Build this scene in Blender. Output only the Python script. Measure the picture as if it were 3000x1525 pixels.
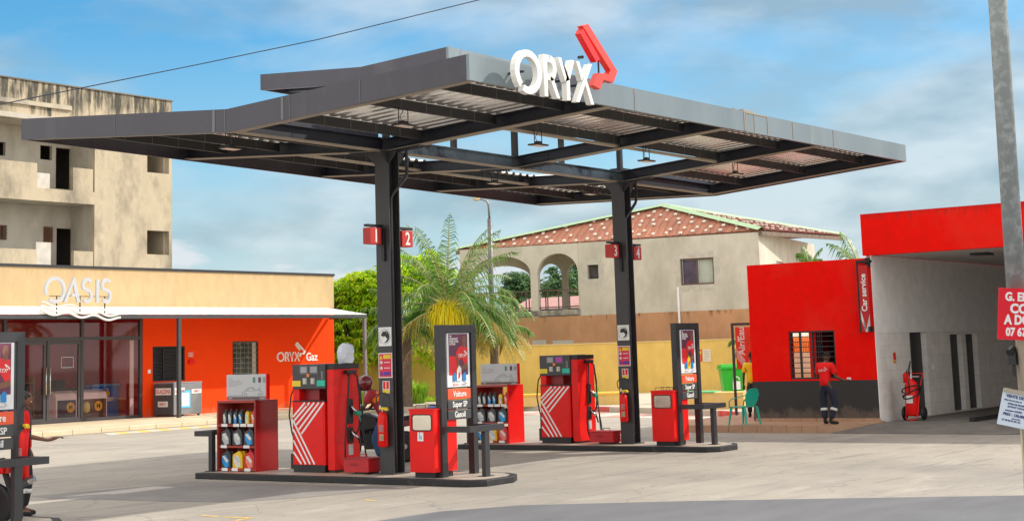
import bpy, bmesh, math, random
from mathutils import Vector, Matrix
R = math.radians
PI = math.pi
random.seed(7)
for o in list(bpy.data.objects): bpy.data.objects.remove(o)
SC = bpy.context.scene
COL = SC.collection
# ------------------------------------------------------------------ camera
CP = Vector((-20.726, -17.480, 2.1)); YAW, PITCH, ROLL = 0.61926, 0.13966, -0.03135
FPX, PPY = 4570.2, 385.3
_F = Vector((math.cos(YAW)*math.cos(PITCH), math.sin(YAW)*math.cos(PITCH), math.sin(PITCH)))
_R = Vector((math.sin(YAW), -math.cos(YAW), 0)); _U = _R.cross(_F)
R2 = _R*math.cos(ROLL)+_U*math.sin(ROLL); U2 = -_R*math.sin(ROLL)+_U*math.cos(ROLL)
cam = bpy.data.cameras.new('camera'); camo = bpy.data.objects.new('camera', cam); COL.objects.link(camo)
m = Matrix.Identity(4)
for i, a in enumerate((R2, U2, -_F)):
    for j in range(3): m[j][i] = a[j]
m.translation = CP; camo.matrix_world = m
cam.sensor_width = 36; cam.lens = FPX/3000*36; cam.shift_y = (PPY-762.5)/3000; cam.clip_end = 3000; cam.clip_start = .1
SC.camera = camo
# ------------------------------------------------------------------ sky and sun
SUNV = Vector((1.0, -.80, 1.0)).normalized()          # towards the sun
sun_el = math.asin(SUNV.z); sun_az = math.atan2(SUNV.x, SUNV.y)
w = bpy.data.worlds.new('World'); SC.world = w; w.use_nodes = True
nt = w.node_tree; nt.nodes.clear(); N = nt.nodes.new; L = nt.links.new
out = N('ShaderNodeOutputWorld'); bg = N('ShaderNodeBackground'); bg.inputs[1].default_value = .15
sky = N('ShaderNodeTexSky'); sky.sky_type = 'NISHITA'; sky.sun_disc = False
sky.sun_elevation = sun_el; sky.sun_rotation = sun_az; sky.air_density = 1.0; sky.dust_density = .25; sky.ozone_density = 2.0
tc = N('ShaderNodeTexCoord'); mp = N('ShaderNodeMapping'); mp.inputs['Scale'].default_value = (1, 1, 2.6); mp.inputs['Rotation'].default_value = (0, .35, .2)
L(tc.outputs['Generated'], mp.inputs[0])
nz = N('ShaderNodeTexNoise'); nz.inputs['Scale'].default_value = 5.2; nz.inputs['Detail'].default_value = 9; nz.inputs['Roughness'].default_value = .52; nz.inputs['Distortion'].default_value = .25
L(mp.outputs[0], nz.inputs[0])
# more veil towards the right hand side of the view (+X), thinner towards +Y
sx = N('ShaderNodeSeparateXYZ'); L(tc.outputs['Generated'], sx.inputs[0])
mr = N('ShaderNodeMapRange'); mr.inputs['From Min'].default_value = .60; mr.inputs['From Max'].default_value = .97; mr.inputs['To Min'].default_value = -.15; mr.inputs['To Max'].default_value = .10
L(sx.outputs[0], mr.inputs[0])
ad = N('ShaderNodeMath'); L(nz.outputs[0], ad.inputs[0]); L(mr.outputs[0], ad.inputs[1])
cr = N('ShaderNodeValToRGB'); cr.color_ramp.elements[0].position = .38; cr.color_ramp.elements[1].position = .62
cr.color_ramp.elements[0].color = (0, 0, 0, 1); cr.color_ramp.elements[1].color = (.75, .75, .75, 1)
L(ad.outputs[0], cr.inputs[0])
nz2 = N('ShaderNodeTexNoise'); nz2.inputs['Scale'].default_value = 9; nz2.inputs['Detail'].default_value = 6
L(mp.outputs[0], nz2.inputs[0])
cc = N('ShaderNodeMix'); cc.data_type = 'RGBA'; cc.inputs[6].default_value = (2.0, 2.6, 2.95, 1); cc.inputs[7].default_value = (3.9, 4.3, 4.5, 1)
cr2 = N('ShaderNodeValToRGB'); cr2.color_ramp.elements[0].position = .42; cr2.color_ramp.elements[1].position = .62
L(nz2.outputs[0], cr2.inputs[0]); L(cr2.outputs[0], cc.inputs[0])
hs = N('ShaderNodeHueSaturation'); hs.inputs['Saturation'].default_value = 1.46; hs.inputs['Value'].default_value = .86; hs.inputs['Hue'].default_value = .492; L(sky.outputs[0], hs.inputs['Color'])
hz_ = N('ShaderNodeMapRange'); hz_.inputs['From Min'].default_value = .20; hz_.inputs['From Max'].default_value = .0; hz_.inputs['To Max'].default_value = .85; L(sx.outputs[2], hz_.inputs[0])
hm_ = N('ShaderNodeMix'); hm_.data_type = 'RGBA'; L(hz_.outputs[0], hm_.inputs[0]); L(hs.outputs[0], hm_.inputs[6]); hm_.inputs[7].default_value = (2.0, 3.15, 4.0, 1)   # pale humid blue towards the horizon
mx = N('ShaderNodeMix'); mx.data_type = 'RGBA'; L(cr.outputs[0], mx.inputs[0]); L(hm_.outputs[2], mx.inputs[6]); L(cc.outputs[2], mx.inputs[7])
# small white cumulus puffs sitting low above the horizon
pf = N('ShaderNodeTexNoise'); pf.inputs['Scale'].default_value = 11; pf.inputs['Detail'].default_value = 7; pf.inputs['Roughness'].default_value = .55
mp4 = N('ShaderNodeMapping'); mp4.inputs['Scale'].default_value = (1, 1, 3.2); mp4.inputs['Location'].default_value = (.9, .25, 0); L(tc.outputs['Generated'], mp4.inputs[0]); L(mp4.outputs[0], pf.inputs[0])
pz = N('ShaderNodeMapRange'); pz.inputs['From Min'].default_value = .11; pz.inputs['From Max'].default_value = .05; pz.inputs['To Min'].default_value = -.35; pz.inputs['To Max'].default_value = .02; L(sx.outputs[2], pz.inputs[0])
pa = N('ShaderNodeMath'); L(pf.outputs[0], pa.inputs[0]); L(pz.outputs[0], pa.inputs[1])
pr_ = N('ShaderNodeValToRGB'); pr_.color_ramp.elements[0].position = .50; pr_.color_ramp.elements[1].position = .60; pr_.color_ramp.elements[1].color = (.8, .8, .8, 1); L(pa.outputs[0], pr_.inputs[0])
pm = N('ShaderNodeMix'); pm.data_type = 'RGBA'; L(pr_.outputs[0], pm.inputs[0]); L(mx.outputs[2], pm.inputs[6]); pm.inputs[7].default_value = (4.4, 4.6, 4.8, 1)
# unseen bright cloud added overhead and behind the camera to fill shaded faces
zr_ = N('ShaderNodeMapRange'); zr_.inputs['From Min'].default_value = .34; zr_.inputs['From Max'].default_value = .62; L(sx.outputs[2], zr_.inputs[0])
vd = N('ShaderNodeVectorMath'); vd.operation = 'DOT_PRODUCT'; vd.inputs[1].default_value = (.81, .58, 0); L(tc.outputs['Generated'], vd.inputs[0])
br_ = N('ShaderNodeMapRange'); br_.inputs['From Min'].default_value = .60; br_.inputs['From Max'].default_value = .10; br_.inputs['To Max'].default_value = .9; L(vd.outputs['Value'], br_.inputs[0])
mxx = N('ShaderNodeMath'); mxx.operation = 'MAXIMUM'; L(zr_.outputs[0], mxx.inputs[0]); L(br_.outputs[0], mxx.inputs[1])
brk = N('ShaderNodeMapRange'); brk.inputs['From Min'].default_value = .35; brk.inputs['From Max'].default_value = .55; brk.inputs['To Min'].default_value = .55; L(nz.outputs[0], brk.inputs[0])
fac = N('ShaderNodeMath'); fac.operation = 'MULTIPLY'; L(mxx.outputs[0], fac.inputs[0]); L(brk.outputs[0], fac.inputs[1])
m3 = N('ShaderNodeMix'); m3.data_type = 'RGBA'; L(fac.outputs[0], m3.inputs[0]); L(pm.outputs[2], m3.inputs[6]); m3.inputs[7].default_value = (9.9, 9.5, 8.9, 1)
L(m3.outputs[2], bg.inputs[0]); L(bg.outputs[0], out.inputs[0])
sl = bpy.data.lights.new('sun', 'SUN'); sl.energy = 3.45; sl.angle = R(.55); sl.color = (1, .93, .82)
so = bpy.data.objects.new('sun', sl); COL.objects.link(so); so.rotation_euler = (-SUNV).to_track_quat('-Z', 'Y').to_euler(); so.location = (0, 0, 40)
SC.view_settings.view_transform = 'Standard'; SC.view_settings.look = 'None'; SC.view_settings.exposure = .29; SC.view_settings.gamma = 1

# ------------------------------------------------------------------ measuring helpers (a photo pixel seen on a known wall plane)
def ray(u, v): return _F + R2*((u-1500)/FPX) - U2*((v-PPY)/FPX)
def PX(u, v, ax, val):
    i = 'xyz'.index(ax); d = ray(u, v); return CP + d*((val-CP[i])/d[i])
def PD(u, v, dist): return CP + ray(u, v)*dist
def PP(u, v, p0, n):
    d = ray(u, v); return CP + d*((Vector(p0)-CP).dot(n)/d.dot(n))
# ------------------------------------------------------------------ materials
MATS = {}
def mat(name, col, rough=.6, metal=0, var=.12, scale=3.0, bump=0, bscale=60, dirt=None, dscale=1.2, dlo=.5, dhi=.75, spec=.5, coat=0, alpha=1, stretch=None, trans=0):
    if name in MATS: return MATS[name]
    M = bpy.data.materials.new(name); M.use_nodes = True; MATS[name] = M
    nt = M.node_tree; b = nt.nodes['Principled BSDF']; N = nt.nodes.new; L = nt.links.new
    b.inputs['Roughness'].default_value = rough; b.inputs['Metallic'].default_value = metal
    b.inputs['Specular IOR Level'].default_value = spec; b.inputs['Coat Weight'].default_value = coat
    b.inputs['Transmission Weight'].default_value = trans
    tc = N('ShaderNodeTexCoord'); mp = N('ShaderNodeMapping'); L(tc.outputs['Object'], mp.inputs[0])
    if stretch: mp.inputs['Scale'].default_value = stretch
    n = N('ShaderNodeTexNoise'); n.inputs['Scale'].default_value = scale; n.inputs['Detail'].default_value = 8; n.inputs['Roughness'].default_value = .6
    L(mp.outputs[0], n.inputs[0])
    mr = N('ShaderNodeMapRange'); mr.inputs['From Min'].default_value = .3; mr.inputs['From Max'].default_value = .7
    mr.inputs['To Min'].default_value = 1-var; mr.inputs['To Max'].default_value = 1+var; L(n.outputs[0], mr.inputs[0])
    mul = N('ShaderNodeVectorMath'); mul.operation = 'SCALE'; mul.inputs[0].default_value = col[:3]; L(mr.outputs[0], mul.inputs['Scale'])
    last = mul.outputs[0]
    if dirt:
        n3 = N('ShaderNodeTexNoise'); n3.inputs['Scale'].default_value = dscale; n3.inputs['Detail'].default_value = 10; n3.inputs['Roughness'].default_value = .65
        mp3 = N('ShaderNodeMapping'); L(tc.outputs['Object'], mp3.inputs[0]); mp3.inputs['Location'].default_value = (3.1, 7.7, 1.3)
        if stretch: mp3.inputs['Scale'].default_value = stretch
        L(mp3.outputs[0], n3.inputs[0])
        rp = N('ShaderNodeValToRGB'); rp.color_ramp.elements[0].position = dlo; rp.color_ramp.elements[1].position = dhi; L(n3.outputs[0], rp.inputs[0])
        mx = N('ShaderNodeMix'); mx.data_type = 'RGBA'; L(rp.outputs[0], mx.inputs[0]); L(last, mx.inputs[6]); mx.inputs[7].default_value = (*dirt[:3], 1); last = mx.outputs[2]
    L(last, b.inputs['Base Color'])
    rr = N('ShaderNodeMapRange'); rr.inputs['To Min'].default_value = max(.03, rough-.1); rr.inputs['To Max'].default_value = min(1, rough+.1); L(n.outputs[0], rr.inputs[0]); L(rr.outputs[0], b.inputs['Roughness'])
    if bump:
        n2 = N('ShaderNodeTexNoise'); n2.inputs['Scale'].default_value = bscale; n2.inputs['Detail'].default_value = 5; L(mp.outputs[0], n2.inputs[0])
        bp = N('ShaderNodeBump'); bp.inputs['Strength'].default_value = bump; bp.inputs['Distance'].default_value = .02; L(n2.outputs[0], bp.inputs['Height']); L(bp.outputs[0], b.inputs['Normal'])
    return M
def leafmat(name, cols, trans=.35, rough=.5):
    M = bpy.data.materials.new(name); M.use_nodes = True; nt = M.node_tree; nt.nodes.clear(); N = nt.nodes.new; L = nt.links.new
    o = N('ShaderNodeOutputMaterial'); g = N('ShaderNodeNewGeometry'); r = N('ShaderNodeValToRGB')
    e = r.color_ramp.elements
    while len(e) < len(cols): e.new(.5)
    for i, c in enumerate(cols): e[i].position = i/(len(cols)-1) if len(cols) > 1 else 0; e[i].color = (*c, 1)
    L(g.outputs['Random Per Island'], r.inputs[0])
    b = N('ShaderNodeBsdfPrincipled'); b.inputs['Roughness'].default_value = rough; L(r.outputs[0], b.inputs['Base Color']); b.inputs['Specular IOR Level'].default_value = .35
    t = N('ShaderNodeBsdfTranslucent'); hs = N('ShaderNodeHueSaturation'); hs.inputs['Value'].default_value = 1.6; hs.inputs['Hue'].default_value = .485
    L(r.outputs[0], hs.inputs['Color']); L(hs.outputs[0], t.inputs[0]); mx = N('ShaderNodeMixShader'); mx.inputs[0].default_value = trans
    L(b.outputs[0], mx.inputs[1]); L(t.outputs[0], mx.inputs[2]); L(mx.outputs[0], o.inputs[0]); MATS[name] = M; return M
def glassmat(name, tint=(.55, .5, .5), refl=.12):
    M = bpy.data.materials.new(name); M.use_nodes = True; nt = M.node_tree; nt.nodes.clear(); N = nt.nodes.new; L = nt.links.new
    o = N('ShaderNodeOutputMaterial'); t = N('ShaderNodeBsdfTransparent'); t.inputs[0].default_value = (*tint, 1); g = N('ShaderNodeBsdfGlossy'); g.inputs['Roughness'].default_value = .03
    f = N('ShaderNodeLayerWeight'); f.inputs[0].default_value = .5; a0 = N('ShaderNodeMath'); a0.operation = 'POWER'; a0.inputs[1].default_value = 3.5; L(f.outputs['Facing'], a0.inputs[0]); a = N('ShaderNodeMath'); a.operation = 'MULTIPLY_ADD'; a.inputs[1].default_value = refl; a.inputs[2].default_value = .035; L(a0.outputs[0], a.inputs[0])
    nz = N('ShaderNodeTexNoise'); nz.inputs['Scale'].default_value = .6; tc = N('ShaderNodeTexCoord'); L(tc.outputs['Object'], nz.inputs[0])
    bp = N('ShaderNodeBump'); bp.inputs['Strength'].default_value = .05; L(nz.outputs[0], bp.inputs['Height']); L(bp.outputs[0], g.inputs['Normal'])
    mx = N('ShaderNodeMixShader'); L(a.outputs[0], mx.inputs[0]); L(t.outputs[0], mx.inputs[1]); L(g.outputs[0], mx.inputs[2]); L(mx.outputs[0], o.inputs[0]); MATS[name] = M; return M
def plaster(name, base, stain, lo=.5, hi=.72, sc=.55, streak=None, ztop=None, zfall=1.0, bump=.25, stretch=(1, 1, .55)):
    """weathered plaster: broad stains plus streaks that run down from the top edge (grown-in dirt with a shape of its own)"""
    M = mat(name, base, rough=.9, var=.10, scale=2.2, bump=bump, bscale=25, dirt=stain, dscale=sc, dlo=lo, dhi=hi, spec=.2, stretch=stretch)
    if streak:
        nt = M.node_tree; b = nt.nodes['Principled BSDF']; N = nt.nodes.new; L = nt.links.new
        src = b.inputs['Base Color'].links[0].from_socket
        tc = N('ShaderNodeTexCoord'); mp = N('ShaderNodeMapping'); mp.inputs['Scale'].default_value = (2.6, 2.6, .35); L(tc.outputs['Object'], mp.inputs[0])
        n = N('ShaderNodeTexNoise'); n.inputs['Scale'].default_value = 1.1; n.inputs['Detail'].default_value = 9; n.inputs['Roughness'].default_value = .7; L(mp.outputs[0], n.inputs[0])
        sx = N('ShaderNodeSeparateXYZ'); L(tc.outputs['Object'], sx.inputs[0])
        mr = N('ShaderNodeMapRange'); mr.inputs['From Min'].default_value = ztop-zfall; mr.inputs['From Max'].default_value = ztop; mr.inputs['To Min'].default_value = -.26; mr.inputs['To Max'].default_value = .07; L(sx.outputs[2], mr.inputs[0])
        a = N('ShaderNodeMath'); L(n.outputs[0], a.inputs[0]); L(mr.outputs[0], a.inputs[1])
        r = N('ShaderNodeValToRGB'); r.color_ramp.elements[0].position = .48; r.color_ramp.elements[1].position = .60; L(a.outputs[0], r.inputs[0])
        mx = N('ShaderNodeMix'); mx.data_type = 'RGBA'; L(r.outputs[0], mx.inputs[0]); L(src, mx.inputs[6]); mx.inputs[7].default_value = (*streak, 1); L(mx.outputs[2], b.inputs['Base Color'])
    return M
def dust_base(M, col, z0, z1, lo=.50, hi=.66, sc=(1.2, 1.2, .8), amt=.55):
    """splash dirt grown on the lowest part of a painted wall, or drips under a top edge when z1 < z0"""
    nt = M.node_tree; b = nt.nodes['Principled BSDF']; N = nt.nodes.new; L = nt.links.new; src = b.inputs['Base Color'].links[0].from_socket
    tc = N('ShaderNodeTexCoord'); mp = N('ShaderNodeMapping'); mp.inputs['Scale'].default_value = sc; L(tc.outputs['Object'], mp.inputs[0])
    n = N('ShaderNodeTexNoise'); n.inputs['Scale'].default_value = 2.2; n.inputs['Detail'].default_value = 8; n.inputs['Roughness'].default_value = .7; L(mp.outputs[0], n.inputs[0])
    sx = N('ShaderNodeSeparateXYZ'); L(tc.outputs['Object'], sx.inputs[0])
    mr = N('ShaderNodeMapRange'); mr.inputs['From Min'].default_value = z0; mr.inputs['From Max'].default_value = z1; mr.inputs['To Min'].default_value = .18; mr.inputs['To Max'].default_value = -.25; L(sx.outputs[2], mr.inputs[0])
    a = N('ShaderNodeMath'); L(n.outputs[0], a.inputs[0]); L(mr.outputs[0], a.inputs[1]); r = N('ShaderNodeValToRGB'); r.color_ramp.elements[0].position = lo; r.color_ramp.elements[1].position = hi; r.color_ramp.elements[1].color = (amt, amt, amt, 1); L(a.outputs[0], r.inputs[0])
    mx = N('ShaderNodeMix'); mx.data_type = 'RGBA'; L(r.outputs[0], mx.inputs[0]); L(src, mx.inputs[6]); mx.inputs[7].default_value = (*col, 1); L(mx.outputs[2], b.inputs['Base Color']); return M
RED = mat('red_paint', (.78, .006, .004), .42, var=.06, coat=.08, spec=.3, dirt=(.50, .010, .010), dscale=2.2, dlo=.55, dhi=.80)
REDW = mat('red_wall_paint', (.86, .006, .003), .8, var=.06, scale=5, bump=.12, bscale=140, spec=.08, dirt=(.80, .035, .02), dscale=.6, dlo=.5, dhi=.8)
ORG = mat('orange_red_wall_paint', (.93, .062, .005), .8, var=.04, scale=1.5, bump=.08, bscale=120, spec=.12)
REDL = mat('red_lintel_paint', (.86, .008, .004), .8, var=.07, scale=3, bump=.12, bscale=140, spec=.08, dirt=(.80, .035, .02), dscale=.5, dlo=.5, dhi=.8)
dust_base(REDL, (.45, .02, .015), 5.0, 4.65, .48, .64, (5, 5, .5), .6); dust_base(ORG, (.60, .20, .09), .05, .75, .52, .70, (1.5, 1.5, 1.2), .5)
BLK = mat('black_paint', (.012, .012, .013), .45, var=.2)
DGR = mat('dark_grey_steel_paint', (.022, .022, .026), .42, var=.15)
DGW = dust_base(mat('charcoal_wall_paint', (.028, .028, .029), .7, var=.10, bump=.1, bscale=150), (.16, .12, .09), .15, .6, .50, .68, (1.5, 1.5, 1), .6)
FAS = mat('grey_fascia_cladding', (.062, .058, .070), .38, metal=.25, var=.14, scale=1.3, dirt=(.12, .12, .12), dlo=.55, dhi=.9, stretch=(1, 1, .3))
FASR = mat('sunlit_grey_cladding', (.175, .215, .235), .42, metal=.15, var=.14, scale=1.1, dirt=(.36, .35, .28), dlo=.56, dhi=.85, stretch=(1, 1, .25))  # same cladding as FAS, the front face's sunlit tone painted in
RUST = mat('rust_streak', (.42, .30, .16), .8)
GALV = mat('galvanised_steel', (.40, .42, .42), .5, metal=.35, var=.28, scale=14, stretch=(1, 1, .6))
SHEET = mat('corrugated_galvanised_sheet', (1.0, .98, .96), .25, metal=.85, var=.12, scale=2.5, dirt=(.86, .76, .66), dscale=.9, dlo=.55, dhi=.8, stretch=(2.5, .6, 1))
WHITE = mat('white_paint', (.80, .80, .78), .45, var=.04)
LETT = mat('cream_sign_plastic', (.80, .79, .75), .4, var=.05)
TICK = mat('emblem_red_lit', (.80, .055, .035), .4, var=.05)  # emblem red with its lit tone painted in
SILV = mat('silver_grey_plastic', (.50, .51, .53), .4, var=.04)
RUB = mat('black_rubber', (.012, .012, .014), .5, var=.1)
CHR = mat('bright_metal', (.6, .6, .62), .2, metal=1)
GRN = mat('green_nozzle_plastic', (.0, .28, .17), .4)
CONC = mat('pale_concrete', (.50, .44, .35), .9, var=.12, scale=1.5, bump=.2, bscale=40, dirt=(.36, .31, .24), dlo=.5, dhi=.8)
LITE = mat('lamp_lens', (.80, .62, .50), .3)
PAPER = mat('white_sticker', (.78, .78, .76), .5)
BLUE = mat('blue_plastic', (.01, .16, .62), .4)
YEL = mat('yellow_plastic', (.80, .55, .02), .4)
GREY = mat('mid_grey_plastic', (.055, .058, .064), .42, var=.1)
SKIN = mat('brown_skin', (.085, .035, .020), .5, var=.08)
SKIN2 = mat('warm_brown_skin', (.17, .070, .040), .5, var=.08)
NAVY = mat('navy_cloth', (.012, .016, .034), .85, bump=.3, bscale=30, var=.2)
REDC = mat('red_cloth', (.78, .012, .012), .8, bump=.3, bscale=20, var=.12, spec=.2)
BLKC = mat('black_cloth', (.014, .014, .017), .85, bump=.3, bscale=25)
# ------------------------------------------------------------------ object helpers
LOC = {}
def tag(o, label=None, cat=None, group=None, kind=None):
    if label: o['label'] = label
    if cat: o['category'] = cat
    if group: o['group'] = group
    if kind: o['kind'] = kind
    return o
def thing(name, label, cat, loc=(0, 0, 0), group=None, local=False, rz=0):
    o = bpy.data.objects.new(name, None); COL.objects.link(o); o.location = loc; o.rotation_euler = (0, 0, rz); o.empty_display_size = .2
    tag(o, label, cat, group); LOC[o.name] = Vector((0, 0, 0)) if local else Vector(loc); return o
class MB:
    """collects shapes and links them as ONE mesh object"""
    def __init__(s): s.bm = bmesh.new(); s.mi = 0
    def _f(s, vs):
        try: f = s.bm.faces.new(vs); f.material_index = s.mi; return f
        except ValueError: return None
    def box(s, x0, x1, y0, y1, z0, z1, M=None):
        p = [Vector((x, y, z)) for x in (x0, x1) for y in (y0, y1) for z in (z0, z1)]
        if M is not None: p = [M @ q for q in p]
        v = [s.bm.verts.new(q) for q in p]
        for a in ((0, 1, 3, 2), (4, 6, 7, 5), (0, 4, 5, 1), (2, 3, 7, 6), (0, 2, 6, 4), (1, 5, 7, 3)): s._f([v[i] for i in a])
        return s
    def quad(s, *p): s._f([s.bm.verts.new(Vector(q)) for q in p]); return s
    def prism(s, pts, o, ax, ay, h, hole=None):
        """polygon pts in the plane o + a*ax + b*ay, extruded by vector h"""
        o, ax, ay, h = Vector(o), Vector(ax), Vector(ay), Vector(h)
        A = [s.bm.verts.new(o+ax*a+ay*b) for a, b in pts]; B = [s.bm.verts.new(o+ax*a+ay*b+h) for a, b in pts]
        s._f(A); s._f(B[::-1]); n = len(pts)
        for i in range(n): s._f([A[i], B[i], B[(i+1) % n], A[(i+1) % n]])
        return s
    def strip(s, left, right, h):
        """a ribbon between two equally long point lists, extruded by vector h"""
        h = Vector(h); n = len(left)
        a = [s.bm.verts.new(Vector(p)) for p in left]; b = [s.bm.verts.new(Vector(p)) for p in right]
        c = [s.bm.verts.new(Vector(p)+h) for p in left]; d = [s.bm.verts.new(Vector(p)+h) for p in right]
        for i in range(n-1):
            s._f([a[i], a[i+1], b[i+1], b[i]]); s._f([c[i], d[i], d[i+1], c[i+1]]); s._f([a[i], c[i], c[i+1], a[i+1]]); s._f([b[i], b[i+1], d[i+1], d[i]])
        s._f([a[0], b[0], d[0], c[0]]); s._f([a[-1], c[-1], d[-1], b[-1]]); return s
    def tube(s, pts, r, n=8, cap=True):
        pts = [Vector(p) for p in pts]; rs = r if isinstance(r, (list, tuple)) else [r]*len(pts); rings = []
        up = Vector((0, 0, 1))
        for i, p in enumerate(pts):
            d = (pts[min(i+1, len(pts)-1)]-pts[max(i-1, 0)]).normalized()
            if i == 0:
                a = d.orthogonal().normalized()
            else:
                a = (a - d*a.dot(d)).normalized()
            b = d.cross(a)
            rings.append([s.bm.verts.new(p+(a*math.cos(2*PI*k/n+PI/n)+b*math.sin(2*PI*k/n+PI/n))*rs[i]) for k in range(n)])
        for i in range(len(rings)-1):
            for k in range(n): s._f([rings[i][k], rings[i][(k+1) % n], rings[i+1][(k+1) % n], rings[i+1][k]])
        if cap: s._f(rings[0][::-1]); s._f(rings[-1])
        return s
    def cyl(s, p, q, r, n=16, r2=None): return s.tube([p, q], [r, r if r2 is None else r2], n)
    def lathe(s, prof, c, n=20, ax='z'):
        c = Vector(c); rings = []
        for r, h in prof:
            ring = []
            for k in range(n):
                a = 2*PI*k/n; x, y = r*math.cos(a), r*math.sin(a)
                ring.append(s.bm.verts.new(c+(Vector((x, y, h)) if ax == 'z' else Vector((h, x, y)) if ax == 'x' else Vector((x, h, y)))))
            rings.append(ring)
        for i in range(len(rings)-1):
            for k in range(n): s._f([rings[i][k], rings[i][(k+1) % n], rings[i+1][(k+1) % n], rings[i+1][k]])
        s._f(rings[0][::-1]); s._f(rings[-1]); return s
    def ball(s, c, r, n=14, sc=(1, 1, 1), M=None):
        g = bmesh.ops.create_uvsphere(s.bm, u_segments=n, v_segments=max(6, n*2//3), radius=r)
        for v in g['verts']:
            v.co = Vector((v.co.x*sc[0], v.co.y*sc[1], v.co.z*sc[2]))
            if M is not None: v.co = M @ v.co
            v.co += Vector(c)
            for f in v.link_faces: f.material_index = s.mi
        return s
    def xf(s, M):
        for v in s.bm.verts: v.co = M @ v.co
        return s
    def build(s, name, mats, parent=None, bevel=0, smooth=False, label=None):
        if not isinstance(mats, (list, tuple)): mats = [mats]
        if parent is not None:
            L0 = LOC.get(parent.name, Vector())
            for v in s.bm.verts: v.co -= L0
        bmesh.ops.recalc_face_normals(s.bm, faces=s.bm.faces)
        me = bpy.data.meshes.new(name); s.bm.to_mesh(me); s.bm.free()
        for q in mats: me.materials.append(q)
        if smooth:
            for p in me.polygons: p.use_smooth = True
        o = bpy.data.objects.new(name, me); COL.objects.link(o)
        if parent is not None: o.parent = parent; LOC[o.name] = LOC.get(parent.name, Vector())
        if bevel:
            b = o.modifiers.new('bevel', 'BEVEL'); b.width = bevel; b.segments = 2; b.limit_method = 'ANGLE'; b.angle_limit = R(40)
        if label: o['label'] = label
        return o
def copy_tree(o, parent=None):
    c = o.copy(); COL.objects.link(c)
    if parent is not None: c.parent = parent
    LOC[c.name] = LOC.get(o.name, Vector())
    for ch in list(o.children): copy_tree(ch, c)
    return c
def arc(cx, cy, rx, ry, a0, a1, n=14): return [(cx+rx*math.cos(R(a0+(a1-a0)*i/n)), cy+ry*math.sin(R(a0+(a1-a0)*i/n))) for i in range(n+1)]
FY = ((1, 0, 0), (0, 0, 1), (0, -1, 0))       # a face looking towards -Y: right, up, outward
FX = ((0, -1, 0), (0, 0, 1), (-1, 0, 0))      # a face looking towards -X
def text_into(mb, s, size, o, face, ext=.004, bold=0, align='CENTER', sx=1.0, rot=0, lift=0, shear=0):
    cu = bpy.data.curves.new('t', 'FONT'); cu.body = s; cu.size = size; cu.extrude = ext; cu.offset = bold*size; cu.align_x = align; cu.align_y = 'CENTER'; cu.resolution_u = 3; cu.shear = shear
    to = bpy.data.objects.new('t', cu); COL.objects.link(to); dg = bpy.context.evaluated_depsgraph_get(); me = bpy.data.meshes.new_from_object(to.evaluated_get(dg))
    bpy.data.objects.remove(to); bpy.data.curves.remove(cu)
    ax, ay, az = [Vector(q) for q in face]
    c, sn = math.cos(rot), math.sin(rot)
    base = len(mb.bm.verts); tmp = bmesh.new(); tmp.from_mesh(me); bpy.data.meshes.remove(me)
    vm = {}
    for v in tmp.verts:
        x, y = v.co.x*sx, v.co.y; x, y = x*c-y*sn, x*sn+y*c
        vm[v] = mb.bm.verts.new(Vector(o)+ax*x+ay*y+az*(v.co.z+lift))
    for f in tmp.faces:
        try: g = mb.bm.faces.new([vm[v] for v in f.verts]); g.material_index = mb.mi
        except ValueError: pass
    tmp.free(); return mb
# emblem and word mark, drawn as polygons (unit: letter height 1)
def ring(cx, cy, ro, ri, rx, a0, a1, n=22):
    return ([(cx+rx*ro*math.cos(R(a0+(a1-a0)*i/n)), cy+ro*math.sin(R(a0+(a1-a0)*i/n))) for i in range(n+1)],
            [(cx+rx*ri*math.cos(R(a0+(a1-a0)*i/n)), cy+ri*math.sin(R(a0+(a1-a0)*i/n))) for i in range(n+1)])
def letters_oryx():
    Ls = []
    o, i = ring(.56, .50, .52, .36, 1.08, -118, 228); Ls.append(('O', [('r', o, i)]))
    o, i = ring(1.50, .69, .31, .14, .9, 95, -90, 10)
    Ls.append(('R', [('p', [(1.22, 0), (1.37, 0), (1.37, 1), (1.22, 1)]), ('p', [(1.38, .83), (1.50, .83), (1.50, 1), (1.38, 1)]), ('r', o, i), ('p', [(1.40, .40), (1.52, .40), (1.76, 0), (1.90, 0), (1.64, .45), (1.46, .52), (1.40, .52)])]))
    Ls.append(('Y', [('p', [(1.86, 1), (2.01, 1), (2.21, .56), (2.21, 0), (2.36, 0), (2.36, .50), (2.60, 1), (2.44, 1), (2.28, .66), (2.16, .44)])]))
    Ls.append(('X', [('p', [(2.62, 0), (2.77, 0), (3.42, 1), (3.27, 1)]), ('p', [(2.68, 1), (2.83, 1), (3.00, .66), (2.92, .54)]), ('p', [(3.07, .48), (3.15, .58), (3.46, 0), (3.31, 0)])]))
    return Ls
TICKP = [(3.14, 2.03), (4.43, 1.02), (4.22, .70), (3.76, .72), (3.58, .46), (3.27, .53), (3.53, .86), (4.0, .88), (4.10, 1.0), (2.88, 1.95)]
TICKB = [(2.77, 1.74), (2.90, 1.88), (3.62, 1.22), (3.45, 1.12)]
def draw_polys(mb, polys, o, face, s, ext):
    ax, ay, az = [Vector(q) for q in face]; o = Vector(o)
    for p in polys:
        if p[0] == 'p': mb.prism([(a*s, b*s) for a, b in p[1]], o, ax, ay, az*ext)
        else: mb.strip([o+ax*a*s+ay*b*s for a, b in p[1]], [o+ax*a*s+ay*b*s for a, b in p[2]], az*ext)
def logo_into(mb, o, face, s, ext=.004):
    for _, ps in letters_oryx(): draw_polys(mb, ps, o, face, s, ext)
    draw_polys(mb, [('p', TICKP), ('p', TICKB)], o, face, s, ext); return mb
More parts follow.
